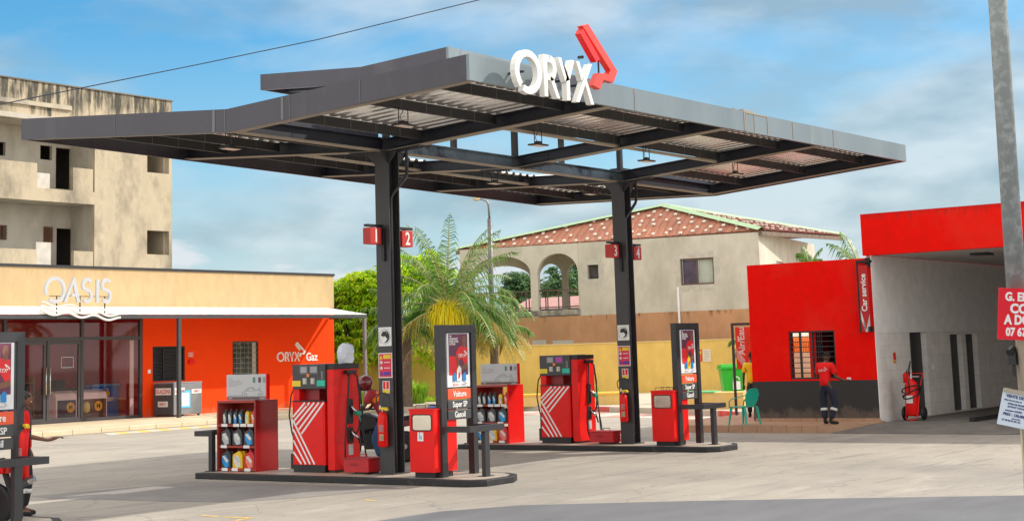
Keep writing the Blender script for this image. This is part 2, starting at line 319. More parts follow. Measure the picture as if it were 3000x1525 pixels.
def wall(mb, o, ax, ay, W, H, holes, t, u0=0, v0=0):
    """a wall slab u0..W by v0..H in plane o+u*ax+v*ay, thickness vector t, with rectangular openings (u0,u1,v0,v1)"""
    o, ax, ay, t = Vector(o), Vector(ax), Vector(ay), Vector(t)
    us = sorted({u0, W, *[h[0] for h in holes], *[h[1] for h in holes]}); vs = sorted({v0, H, *[h[2] for h in holes], *[h[3] for h in holes]})
    us = [u for u in us if u0-1e-6 <= u <= W+1e-6]; vs = [v for v in vs if v0-1e-6 <= v <= H+1e-6]
    def solid(i, j):
        if i < 0 or j < 0 or i >= len(us)-1 or j >= len(vs)-1: return False
        a, b = (us[i]+us[i+1])/2, (vs[j]+vs[j+1])/2
        return not any(h[0] < a < h[1] and h[2] < b < h[3] for h in holes)
    P = lambda u, v, k=0: o+ax*u+ay*v+t*k
    for i in range(len(us)-1):
        for j in range(len(vs)-1):
            if not solid(i, j): continue
            a, b, c, d = us[i], us[i+1], vs[j], vs[j+1]
            mb.quad(P(a, c), P(b, c), P(b, d), P(a, d)); mb.quad(P(a, c, 1), P(a, d, 1), P(b, d, 1), P(b, c, 1))
            if not solid(i-1, j): mb.quad(P(a, c), P(a, d), P(a, d, 1), P(a, c, 1))
            if not solid(i+1, j): mb.quad(P(b, c), P(b, c, 1), P(b, d, 1), P(b, d))
            if not solid(i, j-1): mb.quad(P(a, c), P(a, c, 1), P(b, c, 1), P(b, c))
            if not solid(i, j+1): mb.quad(P(a, d), P(b, d), P(b, d, 1), P(a, d, 1))
    return mb
# ================================================================== THE SETTING
def struct(name, mb, m, **k):
    o = mb.build(name, m, **k); o['kind'] = 'structure'; return o
GM = mat('worn_forecourt_paving', (.37, .335, .285), .88, var=.11, scale=.35, bump=.35, bscale=18, dirt=(.235, .22, .20), dscale=.22, dlo=.47, dhi=.78, spec=.3)
def more_ground(M):
    nt = M.node_tree; b = nt.nodes['Principled BSDF']; N = nt.nodes.new; L = nt.links.new; src = b.inputs['Base Color'].links[0].from_socket
    tc = N('ShaderNodeTexCoord')
    def lay(scale, stretch, lo, hi, col, amt, rot=0, det=6, loc=(0, 0, 0)):
        nonlocal src
        mp = N('ShaderNodeMapping'); mp.inputs['Scale'].default_value = stretch; mp.inputs['Rotation'].default_value = (0, 0, rot); mp.inputs['Location'].default_value = loc; L(tc.outputs['Object'], mp.inputs[0])
        n = N('ShaderNodeTexNoise'); n.inputs['Scale'].default_value = scale; n.inputs['Detail'].default_value = det; n.inputs['Roughness'].default_value = .65; L(mp.outputs[0], n.inputs[0])
        r = N('ShaderNodeValToRGB'); r.color_ramp.elements[0].position = lo; r.color_ramp.elements[1].position = hi; r.color_ramp.elements[1].color = (amt, amt, amt, 1); L(n.outputs[0], r.inputs[0])
        mx = N('ShaderNodeMix'); mx.data_type = 'RGBA'; L(r.outputs[0], mx.inputs[0]); L(src, mx.inputs[6]); mx.inputs[7].default_value = (*col, 1); src = mx.outputs[2]
    lay(1.0, (.35, 2.2, 1), .52, .70, (.19, .185, .18), .55, rot=.35)          # tyre-dark streaks along the lanes
    lay(.8, (.4, 1.6, 1), .56, .72, (.50, .47, .41), .6, rot=-.5, loc=(5, 2, 0))  # pale dusty drifts
    lay(6, (1, 1, 1), .60, .68, (.13, .125, .12), .45, loc=(1, 9, 0))          # oil spots
    lay(.9, (.25, 3.0, 1), .60, .66, (.15, .145, .14), .5, rot=.62, loc=(11, 4, 0))
    lay(55, (1, 1, 1), .45, .60, (.27, .25, .23), .35, det=3)                   # aggregate
    br = N('ShaderNodeTexBrick'); br.inputs['Scale'].default_value = 1; br.inputs['Brick Width'].default_value = 6; br.inputs['Row Height'].default_value = 4.5; br.inputs['Mortar Size'].default_value = .012; br.inputs['Mortar Smooth'].default_value = .3; br.offset = 0
    mpb = N('ShaderNodeMapping'); mpb.inputs['Location'].default_value = (1.6, 1.2, 0); L(tc.outputs['Object'], mpb.inputs[0]); L(mpb.outputs[0], br.inputs[0])
    br.inputs['Color1'].default_value = br.inputs['Color2'].default_value = (0, 0, 0, 1); br.inputs['Mortar'].default_value = (.45, .45, .45, 1)
    mx = N('ShaderNodeMix'); mx.data_type = 'RGBA'; L(br.outputs[0], mx.inputs[0]); L(src, mx.inputs[6]); mx.inputs[7].default_value = (.16, .15, .14, 1); src = mx.outputs[2]
    vo = N('ShaderNodeTexVoronoi'); vo.feature = 'DISTANCE_TO_EDGE'; vo.inputs['Scale'].default_value = .28; wn_ = N('ShaderNodeTexNoise'); wn_.inputs['Scale'].default_value = 1.2; wn_.inputs['Detail'].default_value = 6
    L(tc.outputs['Object'], wn_.inputs[0]); va = N('ShaderNodeVectorMath'); va.operation = 'ADD'; L(tc.outputs['Object'], va.inputs[0]); L(wn_.outputs['Color'], va.inputs[1]); L(va.outputs[0], vo.inputs[0])
    vr = N('ShaderNodeMapRange'); vr.inputs['From Min'].default_value = .006; vr.inputs['From Max'].default_value = .0; vr.inputs['To Max'].default_value = .5; L(vo.outputs['Distance'], vr.inputs[0])
    mx = N('ShaderNodeMix'); mx.data_type = 'RGBA'; L(vr.outputs[0], mx.inputs[0]); L(src, mx.inputs[6]); mx.inputs[7].default_value = (.14, .13, .12, 1); src = mx.outputs[2]
    L(src, b.inputs['Base Color'])
more_ground(GM)
struct('ground', MB().quad((-400, -400, 0), (600, -400, 0), (600, 600, 0), (-400, 600, 0)), GM)
SHM = mat('foreground_shadow_grey', (.125, .128, .14), .85, var=.16, scale=1.2, bump=.4, bscale=70, dirt=(.155, .155, .165), dscale=.5, stretch=(.5, 1.6, 1))  # asphalt-coloured sheet that stands in for the foreground shadow
mb = MB(); rp = [(-60, -90), (42, -90), (.41, -10.7), (-.58, -8.7), (-1.64, -6.65), (-2.86, -4.7), (-3.9, -4.1), (-5.13, -4.05), (-9, -6.2), (-20, -8), (-60, -10)]
mb._f([mb.bm.verts.new((x, y, .004)) for x, y in rp]); struct('painted_shadow_band', mb, SHM)
DGP = mat('dark_ground_tone', (.225, .21, .20), .9, var=.14, scale=1.1, bump=.35, bscale=45, dirt=(.30, .28, .25), dscale=.7, dlo=.5, dhi=.75)
mb = MB(); mb._f([mb.bm.verts.new((*PX(u, v, 'z', 0).xy, .003)) for u, v in ((90, 1452), (220, 1440), (420, 1424), (560, 1410), (700, 1412), (1050, 1424), (1210, 1425), (1060, 1440), (900, 1456), (690, 1470), (520, 1468), (300, 1462), (150, 1460))]); struct('dark_ground_patch', mb, DGP)  # ground drawn darker within this outline
# faded ground paint
PY = mat('faded_yellow_road_paint', (.72, .47, .12), .85, var=.25, scale=9, dirt=(.42, .37, .29), dscale=3, dlo=.52, dhi=.7)
PW = mat('faded_white_road_paint', (.60, .57, .50), .85, var=.2, scale=9, dirt=(.42, .37, .30), dscale=3, dlo=.4, dhi=.62)
PRD = mat('faded_red_road_paint', (.56, .20, .16), .85, var=.25, scale=6, dirt=(.42, .36, .30), dscale=2, dlo=.42, dhi=.62)
def gline(p, q, wd, z=.004, mb=None):
    p, q = Vector(p), Vector(q); d = (q-p).normalized(); n = Vector((-d.y, d.x))*wd/2
    mb.quad((*(p-n), z), (*(q-n), z), (*(q+n), z), (*(p+n), z))
G2 = lambda u, v: PX(u, v, 'z', 0).xy
mb = MB()
for a, b in (((590, 1508), (640, 1512)), ((650, 1514), (738, 1515)), ((738, 1515), (690, 1524)), ((1070, 1463), (1098, 1466))): gline(G2(*a), G2(*b), .07, mb=mb)
struct('yellow_ground_marking', mb, PY)
mb = MB()
for a, b in (((92, 1305), (180, 1309)),): gline(G2(*a), G2(*b), .10, mb=mb)
struct('white_ground_marking', mb, PW)
# hatched yellow / white area in front of the shop kerb
ya, wa = MB(), MB()
for k in range(17):
    x0 = 10.6+k*.42; (ya if k % 2 else wa).quad((x0, 19.9, .005), (x0+.42, 19.9, .005), (x0+1.25, 21.2, .005), (x0+.83, 21.2, .005))
struct('hatched_yellow_marking', ya, PY); struct('hatched_white_marking', wa, PW)
# red / white crossing near the planter
ya, wa = MB(), MB()
for k in range(9):
    y0 = 4.6+k*1.15; x0 = 19.2+k*.42; (ya if k % 2 else wa).quad((x0, y0, .004), (x0+1.9, y0-.35, .004), (x0+2.3, y0+.8, .004), (x0+.4, y0+1.15, .004))
struct('red_crossing_marking', ya, PRD); struct('white_crossing_marking', wa, PW)
# pavement with kerb
pv = [(-30, 21.55), (24.6, 21.55), (25.0, 13.2), (22.9, 8.2), (21.0, 5.0), (19.0, 2.6), (60, 2.6), (60, 60), (-30, 60)]
struct('pavement', MB().prism(pv, (0, 0, 0), (1, 0, 0), (0, 1, 0), (0, 0, .15)), CONC)
PVT = mat('cream_step_tiles', (.62, .52, .36), .8, var=.12, scale=1.3, dirt=(.60, .42, .16), dscale=.8, dlo=.58, dhi=.75)
mb = MB(); mb.box(-8, 26.6, 22.5, 25.4, .15, .21); struct('shop_step', mb, PVT)
mb = MB()
for k in range(28): mb.box(-6+k*1.1, -6+k*1.1+1.085, 21.47, 21.60, 0, .165)
struct('kerb', mb, PVT, bevel=.02)
mb = MB(); kp = [(25.0, 21.0), (25.02, 13.2), (22.9, 8.2), (21.0, 5.0), (19.0, 2.6)]
KR = mat('kerb_paint_red', (.62, .05, .04), .8, var=.2, dirt=(.4, .3, .25)); k = 0; mb2 = MB()
for (x0, y0), (x1, y1) in zip(kp, kp[1:]):
    n = max(1, int(math.hypot(x1-x0, y1-y0)/1.1)); d = Vector((x1-x0, y1-y0))/n; nn = Vector((d.y, -d.x)).normalized()*.07
    for i in range(n):
        a = Vector((x0, y0))+d*i+d*.01; b = Vector((x0, y0))+d*(i+.985); k += 1
        (mb2 if k % 3 == 0 else mb).prism([tuple(a-nn), tuple(b-nn), tuple(b+nn), tuple(a+nn)], (0, 0, 0), (1, 0, 0), (0, 1, 0), (0, 0, .17))
struct('concrete_kerb', mb, CONC); struct('red_kerb', mb2, KR)
# grass strip and far greenery
w0 = PX(1100, 1172, 'z', .2); w1 = PX(1800, 1149, 'z', .2); wd = (w1-w0).normalized(); wn = Vector((-wd.y, wd.x, 0)); wn = wn if wn.x > 0 else -wn
W0 = w0-wd*8; WL = (w1-w0).length+8+16
GRA = leafmat('grass_blades', [(.16, .30, .02), (.30, .46, .03), (.42, .55, .06)], .4)
SOIL = mat('grass_soil', (.16, .24, .03), .95, var=.3)
mb = MB()
def lawn(u0, u1, n, hgt=.16):
    for i in range(n):
        t = random.uniform(u0, u1); s_ = random.uniform(.05, 2.5); p = w0+wd*t-wn*s_; a = random.uniform(0, PI); c = Vector((math.cos(a), math.sin(a), 0))*.02; h = hgt*random.uniform(.5, 1.3)
        q = Vector((random.uniform(-.07, .07), random.uniform(-.07, .07), h)); p.z = .17
        mb._f([mb.bm.verts.new(p-c), mb.bm.verts.new(p+c), mb.bm.verts.new(p+q)])
lawn(-8, 4.6, 9000); lawn(4.6, 8, 900)
o = mb.build('grass', GRA); o['kind'] = 'stuff'; tag(o, 'bright green grass strip growing at the foot of the yellow wall', 'grass')
a, b = w0-wd*8, w0+wd*4.7
struct('planted_soil', MB().quad((*(a-wn*2.55).xy, .165), (*(b-wn*2.55).xy, .165), (*b.xy, .165), (*a.xy, .165)), SOIL)
# ================================================================== yellow boundary wall
YW = plaster('yellow_wall_paint', (.70, .47, .13), (.62, .40, .10), lo=.5, hi=.8, sc=.5, bump=.12)
t = thing('boundary_wall', 'long yellow painted boundary wall behind the forecourt', 'wall', W0)
mb = MB(); mb.prism([(0, -.1), (WL, -.1), (WL, 2.10), (0, 2.10)], W0+Vector((0, 0, 0)), wd, (0, 0, 1), wn*.2); mb.build('wall_panel', YW, t)
mb = MB(); mb.prism([(-.02, 2.1), (WL+.02, 2.1), (WL+.02, 2.15), (-.02, 2.15)], W0-wn*.03, wd, (0, 0, 1), wn*.26); mb.build('coping', mat('wall_coping', (.66, .50, .22), .85), t)
# posted notices on the yellow wall
wf = lambda u, v: PP(u, v, w0-wn*.02, wn)
FWL = (wd, (0, 0, 1), -wn)
def facing_wall(u, v): return wf(u, v)
def panel_quad(name, m, pts, h, parent=None): mb = MB(); A = [Vector(p) for p in pts]; mb.prism([(0, 0), ((A[1]-A[0]).length, 0), ((A[1]-A[0]).length, (A[3]-A[0]).length), (0, (A[3]-A[0]).length)], A[0], (A[1]-A[0]).normalized(), (A[3]-A[0]).normalized(), h); return mb.build(name, m, parent)
t = thing('notice_board', 'red and yellow safety notice stuck on the yellow wall left of the green bin', 'notice', wf(2035, 1058))
p0, p1, p3 = wf(2036, 1058), wf(2057, 1057), wf(2035, 1024); hh = p3.z-p0.z; ww = (p1-p0).length
mb = MB(); mb.prism([(0, 0), (ww, 0), (ww, hh), (0, hh)], p0, wd, (0, 0, 1), -wn*.012); mb.build('notice_sheet', RED, t)
mb = MB(); mb.prism([(.03, hh*.62), (ww-.03, hh*.62), (ww-.03, hh*.88), (.03, hh*.88)], p0-wn*.014, wd, (0, 0, 1), -wn*.006); mb.build('notice_band', YEL, t)
mb = MB()
for k in range(4): mb.prism([(.05, hh*(.1+.12*k)), (ww-.07, hh*(.1+.12*k)), (ww-.07, hh*(.14+.12*k)), (.05, hh*(.14+.12*k))], p0-wn*.014, wd, (0, 0, 1), -wn*.006)
mb.build('notice_line', PAPER, t)
t = thing('notice_board', 'pale printed sheet beside the red notice on the yellow wall', 'notice', wf(2060, 1060))
p0 = wf(2060, 1059); mb = MB(); mb.prism([(0, 0), (ww*1.1, 0), (ww*1.1, hh*1.08), (0, hh*1.08)], p0, wd, (0, 0, 1), -wn*.012); mb.build('notice_sheet', mat('pale_notice', (.72, .62, .50), .6), t)
mb = MB()
for k in range(7): mb.prism([(.05, hh*(.1+.13*k)), (ww*.95, hh*(.1+.13*k)), (ww*.95, hh*(.125+.13*k)), (.05, hh*(.125+.13*k))], p0-wn*.014, wd, (0, 0, 1), -wn*.004)
mb.build('notice_line', mat('grey_print', (.3, .25, .22), .6), t)
# low yellow planter walls
a = PX(1480, 1192, 'z', .15); b = PX(1830, 1184, 'z', .15); d = (b-a).normalized(); n = Vector((-d.y, d.x, 0)); n = n if n.x > 0 else -n; ln = (b-a).length
PLY = plaster('planter_yellow_paint', (.72, .50, .17), (.55, .42, .26), bump=.2)
t = thing('planter', 'low yellow planter wall with orange rim at the foot of the yellow wall', 'planter', a)
mb = MB(); mb.prism([(0, 0), (ln, 0), (ln, .36), (0, .36)], a, d, (0, 0, 1), n*.15); mb.prism([(0, 0), (ln, 0), (ln, .36), (0, .36)], a+n*1.2, d, (0, 0, 1), n*.15); mb.build('planter_body', PLY, t)
mb = MB(); mb.prism([(-.03, .36), (ln+.03, .36), (ln+.03, .42), (-.03, .42)], a-n*.03, d, (0, 0, 1), n*1.42); mb.build('rim', mat('orange_rim_paint', (.80, .45, .06), .7, var=.15), t)
a = PX(1990, 1200, 'z', .15); b = PX(2180, 1196, 'z', .15); d2 = (b-a).normalized(); ln2 = (b-a).length; n2 = Vector((-d2.y, d2.x, 0)); n2 = n2 if n2.x > 0 else -n2
t = thing('planter', 'low yellow planter wall with green rim below the green bin', 'planter', a)
mb = MB(); mb.prism([(0, 0), (ln2, 0), (ln2, .50), (0, .50)], a, d2, (0, 0, 1), n2*1.1); mb.build('planter_body', PLY, t)
mb = MB(); mb.prism([(-.4, .50), (ln2*.55, .50), (ln2*.55, .54), (-.4, .54)], a-n2*.03, d2, (0, 0, 1), n2*1.16); mb.build('rim', mat('green_rim_paint', (.12, .50, .20), .6), t)

# ================================================================== THE SHOP
SY = 25.456
CRM = plaster('cream_wall_paint', (.52, .375, .205), (.53, .36, .17), lo=.55, hi=.85, sc=.35, bump=.08, streak=(.48, .34, .18), ztop=5.30, zfall=.9)
FRM = mat('shop_window_frame', (.055, .05, .055), .4)
INR = mat('shop_inner_red_wall', (.55, .02, .03), .8)
shop = thing('shop_building', 'low shop building in cream and orange red with a glazed front under a white awning', 'building', (12, SY, .15))
gx0, gx1, gz1 = 6.0, 16.72, 3.72
holes = [(gx0, gx1, .2, gz1), (17.16, 18.68, 1.43, 2.66), (21.05, 22.40, 1.05, 2.79)]
mb = MB(); wall(mb, (0, SY, 0), (1, 0, 0), (0, 0, 1), 26.68, 4.05, holes, (0, .22, 0), u0=-4, v0=.15); mb.build('front_wall', ORG, shop)
mb = MB(); mb.box(-4, 26.68, SY-.02, SY+.22, 4.052, 5.34); mb.build('parapet', CRM, shop)
mb = MB(); mb.box(-4.03, 26.72, SY-.06, SY+.26, 5.34, 5.43); mb.build('coping', DGR, shop)
mb = MB(); mb.box(26.46, 26.68, SY+.222, 33, .15, 5.34); mb.box(-4, 26.46, 32.8, 33, .15, 5.34); mb.box(-4, -3.8, SY+.222, 32.8, .15, 5.34); mb.build('side_wall', CRM, shop)
mb = MB(); mb.box(-3.8, 26.46, SY+.222, 32.8, 4.9, 5.0); mb.build('roof', mat('flat_roof', (.3, .3, .3), .9), shop)
mb = MB(); mb.box(-3.8, 16.9, 29.6, 29.7, .2, 3.9); mb.box(16.9, 17.0, SY+.24, 29.7, .2, 3.9); mb.box(5.0, 5.1, SY+.24, 29.6, .2, 3.9)
mb.build('inner_wall', INR, shop)
mb = MB(); mb.box(5.1, 16.9, SY+.24, 29.6, 3.8, 3.9); mb.build('ceiling', mat('shop_ceiling', (.55, .35, .33), .9), shop)
mb = MB(); mb.box(5.1, 16.9, SY+.1, 29.6, .16, .205); mb.build('shop_floor', mat('shop_floor_tiles', (.55, .45, .40), .4), shop)
# glazing
GL = glassmat('shop_glass', (.92, .84, .84), .16)
def mullions(name, xs, zs, y, wd, dp, m, par, x0, x1, z0, z1):
    mb = MB()
    for x in xs: mb.box(x-wd/2, x+wd/2, y, y+dp, z0, z1)
    for z in zs: mb.box(x0+wd/2, x1-wd/2, y+.002, y+dp-.002, z-wd/2, z+wd/2)
    return mb.build(name, m, par)
g = mullions('glazed_front_frame', [gx0+.04, 7.6, 9.2, 11.0, 14.1, 16.66], [2.98, gz1-.05, .26], SY+.02, .11, .12, FRM, shop, gx0, gx1, .2, gz1)
for k, (a, b, c, d) in enumerate(((7.65, 9.15, .3, 2.93), (9.25, 10.95, .3, 2.93), (14.16, 16.6, .3, 2.93), (7.65, 10.95, 3.03, 3.66), (11.06, 14.04, 3.03, 3.66), (14.16, 16.6, 3.03, 3.66))):
    MB().box(a, b, SY+.07, SY+.078, c, d).build('pane', GL, g)
for x0, x1 in ((11.06, 12.62), (12.66, 14.04)):
    dmb = MB(); dmb.box(x0, x0+.10, SY+.04, SY+.10, .24, 2.92); dmb.box(x1-.10, x1, SY+.04, SY+.10, .24, 2.92); dmb.box(x0+.1, x1-.1, SY+.042, SY+.098, 2.80, 2.92); dmb.box(x0+.1, x1-.1, SY+.042, SY+.098, .24, .38)
    dr = dmb.build('door', FRM, shop); MB().box(x0+.1, x1-.1, SY+.066, SY+.074, .38, 2.80).build('pane', GL, dr)
    hx = x1-.06 if x0 < 12 else x0+.06
    hm = MB(); hm.tube([(hx, SY-.05, 1.15), (hx, SY-.05, 2.05)], .022); hm.tube([(hx, SY-.05, 1.25), (hx, SY+.04, 1.25)], .014); hm.tube([(hx, SY-.05, 1.95), (hx, SY+.04, 1.95)], .014); hm.build('handle', CHR, dr, smooth=True)
MB().box(16.28, 16.44, SY+.16, SY+.2, .3, 2.9).build('curtain', mat('white_blind', (.62, .60, .54), .8), shop)
mb = MB()
for a, b in ((13.25, 13.75),):
    mb.box(a, b, SY+.062, SY+.064, 2.36, 2.37); mb.box(a, b, SY+.062, SY+.064, 2.02, 2.03); mb.box(a, a+.01, SY+.062, SY+.064, 2.02, 2.37); mb.box(b-.01, b, SY+.062, SY+.064, 2.02, 2.37)
mb.build('door_sticker', PAPER, shop)
# window with dark louvres, and grilled window
wb = MB(); x0, x1, z0, z1 = 17.16, 18.68, 1.43, 2.66
wb.box(x0, x0+.05, SY+.02, SY+.09, z0, z1); wb.box(x1-.05, x1, SY+.02, SY+.09, z0, z1); wb.box(x0+.05, x1-.05, SY+.022, SY+.088, z0, z0+.05); wb.box(x0+.05, x1-.05, SY+.022, SY+.088, z1-.05, z1); wb.box(17.66, 17.70, SY+.02, SY+.09, z0+.05, z1-.05)
wn1 = wb.build('window', BLK, shop); mb = MB()
for k in range(9):
    z = z0+.1+k*.13
    for a, b in ((x0+.05, 17.66), (17.70, x1-.05)): mb.prism([(0, 0), (.06, .05), (.065, .045), (.005, -.005)], (a, SY+.03, z), (0, 1, 0), (0, 0, 1), (b-a, 0, 0))
mb.build('louvre', mat('dark_louvre_glass', (.05, .05, .055), .15), wn1); MB().box(x0, x1, SY+.14, SY+.16, z0, z1).build('pane', BLK, wn1)
wb = MB(); x0, x1, z0, z1 = 21.05, 22.40, 1.05, 2.79
wb.box(x0, x0+.05, SY+.02, SY+.09, z0, z1); wb.box(x1-.05, x1, SY+.02, SY+.09, z0, z1); wb.box(x0+.05, x1-.05, SY+.022, SY+.088, z1-.05, z1); wb.box(x0+.05, x1-.05, SY+.022, SY+.088, z0, z0+.05); wb.box(21.70, 21.75, SY+.02, SY+.09, z0+.05, z1-.05)
wn2 = wb.build('window', BLK, shop); mb = MB()
for k in range(9): mb.box(x0+.05, x1-.05, SY+.0, SY+.016, z0+.16+k*.19, z0+.18+k*.19)
for k in range(6): mb.box(x0+.2+k*.2, x0+.215+k*.2, SY-.006, SY-.002, z0+.06, z1-.06)
mb.build('grille', mat('window_grille_paint', (.22, .23, .22), .5), wn2); MB().box(x0+.05, x1-.05, SY+.05, SY+.058, z0+.05, z1-.05).build('pane', mat('dim_reflecting_glass', (.05, .06, .045), .06, var=.6, scale=3, dirt=(.22, .26, .14), dscale=4, dlo=.55, dhi=.66), wn2)
MB().box(22.12, 22.32, SY+.045, SY+.048, z0+.06, z1-.06).build('curtain', mat('pale_curtain', (.5, .45, .38), .8), wn2)
MB().box(16.93, 17.05, SY-.03, SY, 1.72, 1.86).build('wall_switch', PAPER, shop, bevel=.01)
# awning
aw = thing('awning', 'white sheet awning on slim grey posts along the shop front', 'awning', (16, 24, .2))
AWW = mat('white_awning_sheet', (.86, .85, .82), .4, var=.04, dirt=(.6, .6, .58), dscale=1.2, dlo=.6, dhi=.8)
mb = MB(); n = 120
top = [(-4+30.4*i/n, 25.43, 4.03+(.006 if i % 2 else 0)) for i in range(n+1)]; bot = [(-4+30.4*i/n, 23.44, 3.71+(.006 if i % 2 else 0)) for i in range(n+1)]
mb.strip(top, bot, (0, 0, .02)); mb.build('awning_sheet', AWW, aw)
mb = MB(); mb.box(-4, 26.4, 23.45, 23.53, 3.58, 3.695); mb.box(26.32, 26.4, 23.53, 25.4, 3.60, 3.69)
for k in range(9): x = -3.6+k*3.7; mb.prism([(23.54, 3.62), (25.42, 3.92), (25.42, 4.0), (23.54, 3.70)], (x, 0, 0), (0, 1, 0), (0, 0, 1), (.05, 0, 0))
mb.build('awning_frame', GREY, aw)
for x in (-3.2, 6.75, 16.62, 26.33): MB().box(x-.06, x+.06, 23.46, 23.57, .15, 3.58).build('post', GREY if x < 20 else mat('greyed_post_paint', (.20, .19, .20), .5), aw)
# OASIS sign: stroke letters and three waves on bars above the awning edge
sg = thing('shop_sign', 'silver stroke letters reading OASIS above three wavy bands on the awning', 'sign', (12.3, 23.4, 3.9))
Z0, LH, YS = 4.09, .80, 23.34
def strokes(name, lines, wdt, mat_, par, y=YS, dp=.07):
    mb = MB()
    for pts in lines:
        pts = [Vector((x, 0, z)) for x, z in pts]; Ls, Rs = [], []
        for i, p in enumerate(pts):
            d = (pts[min(i+1, len(pts)-1)]-pts[max(i-1, 0)]).normalized(); nn = Vector((-d.z, 0, d.x))*wdt/2
            Ls.append(p+nn+Vector((0, y, 0))); Rs.append(p-nn+Vector((0, y, 0)))
        mb.strip(Ls, Rs, (0, dp, 0))
    return mb.build(name, mat_, par)
def S_(cx, z0, h, w_): r = h/4; return [(cx+w_*.5*math.cos(R(a)), z0+h-r*1.05+r*1.05*math.sin(R(a))) for a in range(35, 230, 15)]+[(cx+w_*.5*math.cos(R(a)), z0+r*1.05+r*1.05*math.sin(R(a))) for a in range(50, -150, -15)]
ox = 11.28
strokes('letter', [arc(ox, Z0+LH/2-.01, .36, .37, -128, 205, 26)], .115, SILV, sg)
mb = MB(); mb.prism([(11.60, 0), (11.99, LH-.01), (12.06, LH-.01), (12.27, 0), (12.15, 0), (12.08, .19), (11.90, .19), (11.94, .28), (12.05, .28), (11.98, .56), (11.72, 0)], (0, YS, Z0), (1, 0, 0), (0, 0, 1), (0, .07, 0)); mb.build('letter', SILV, sg)
strokes('letter', [S_(12.55, Z0+.03, LH-.08, .34)], .11, SILV, sg)
strokes('letter', [[(12.96, Z0), (12.96, Z0+LH-.05)]], .11, SILV, sg)
strokes('letter', [S_(13.33, Z0+.03, LH-.08, .34)], .11, SILV, sg)
for k in range(3):
    strokes('wave_band', [[(10.75+i*.107, 4.05-.13*k-.008*i+.06*math.sin(i*.62+1.3+k*.25)) for i in range(31)]], .07 if k else .05, mat('white_sign_band', (.66, .66, .64), .4), sg, y=YS+.02*k)
mb = MB()
for x in (11.4, 12.32, 13.33): mb.box(x-.015, x+.015, 23.42, 23.45, 3.6, 4.3)
mb.box(11.1, 13.5, 23.42, 23.44, 4.28, 4.30); mb.build('sign_bar', BLK, sg)
# ORYX Gaz lettering on the wall
sg = thing('wall_sign', 'small white lettering and emblem reading ORYX Gaz on the orange wall', 'sign', (24.4, SY, 2.2))
mb = MB(); logo_into(mb, (23.38, SY, 1.98), FY, .365, .03); mb.build('logo', WHITE, sg)
mb = MB(); text_into(mb, 'Gaz', .44, (25.33, SY, 2.12), FY, .015, .020, lift=.015, sx=.95); mb.build('lettering', WHITE, sg)
cb = thing('call_point', 'small red fire call box on the orange wall beside the louvred window', 'call box', (18.96, SY, 2.1))
MB().box(18.82, 19.10, SY-.10, SY, 2.02, 2.17).build('call_box', RED, cb, bevel=.02); MB().box(18.80, 19.08, SY-.02, SY, 2.24, 2.44).build('notice_sheet', mat('faded_red_notice', (.80, .12, .08), .6), cb)
mb = MB()
for k in range(3): mb.box(18.84, 19.04, SY-.024, SY-.02, 2.28+k*.05, 2.295+k*.05)
mb.build('notice_line', PAPER, cb)
# ice boxes in front of the shop
IBS = mat('ice_box_steel', (.22, .225, .24), .45, var=.06)
t = thing('ice_box', 'grey ice freezer box with GLACONS stickers standing against the orange wall', 'freezer', (17.6, 24.5, .21))
x0, x1, y0, y1, z0, z1 = 17.10, 18.42, 24.30, 25.30, .27, 1.34
MB().box(x0, x1, y0, y1, z0, z1).build('cabinet', IBS, t, bevel=.015)
MB().box(x0-.02, x0-.003, y0, y1, z0, z1).build('side_panel', mat('ice_box_side', (.07, .07, .08), .5), t)
MB().box(x0-.01, x1+.01, y0-.01, y1, z1+.002, z1+.05).build('lid', IBS, t, bevel=.01)
for (a, b) in ((x0+.06, y0+.06), (x1-.12, y0+.06), (x0+.06, y1-.12), (x1-.12, y1-.12)): MB().box(a, a+.06, b, b+.06, .21, z0).build('foot', BLK, t)
s1 = MB(); s1.box(x0-.03, x0-.021, 24.42, 25.20, .96, 1.20); s1.box(x0-.03, x0-.021, 24.58, 25.08, .55, .74); s1.box(x0+.04, x0+.50, y0-.012, y0-.002, .96, 1.2); s1.box(x1-.50, x1-.04, y0-.012, y0-.002, .98, 1.13); s1.build('sticker', PAPER, t)
mb = MB(); RP = mat('red_print', (.60, .04, .04), .5)
text_into(mb, 'GLAÇONS', .19, (x0-.03, 24.81, 1.07), FX, .002, .012, lift=.003, sx=.85); text_into(mb, '1000 F', .15, (x0-.03, 24.85, .64), FX, .002, .012, lift=.003, sx=.9)
mb.build('lettering', RP, t); mb = MB(); text_into(mb, 'GLAÇONS', .13, (x0+.27, y0-.012, 1.08), FY, .002, .012, lift=.003, sx=.70); mb.build('lettering', RP, t); mb = MB(); text_into(mb, '1000 F', .12, (x1-.27, y0-.012, 1.055), FY, .002, .012, lift=.003, sx=.9); mb.build('lettering', RP, t)
mb = MB(); mb.box(17.40, 17.86, y0-.014, y0-.003, .50, 1.10); mb.build('poster', mat('pale_blue_sticker', (.10, .55, .85), .4), t); mb = MB(); mb.box(17.46, 17.80, y0-.017, y0-.0142, .56, 1.02); mb.build('poster_inset', mat('ice_white_sticker', (.72, .84, .88), .4), t)
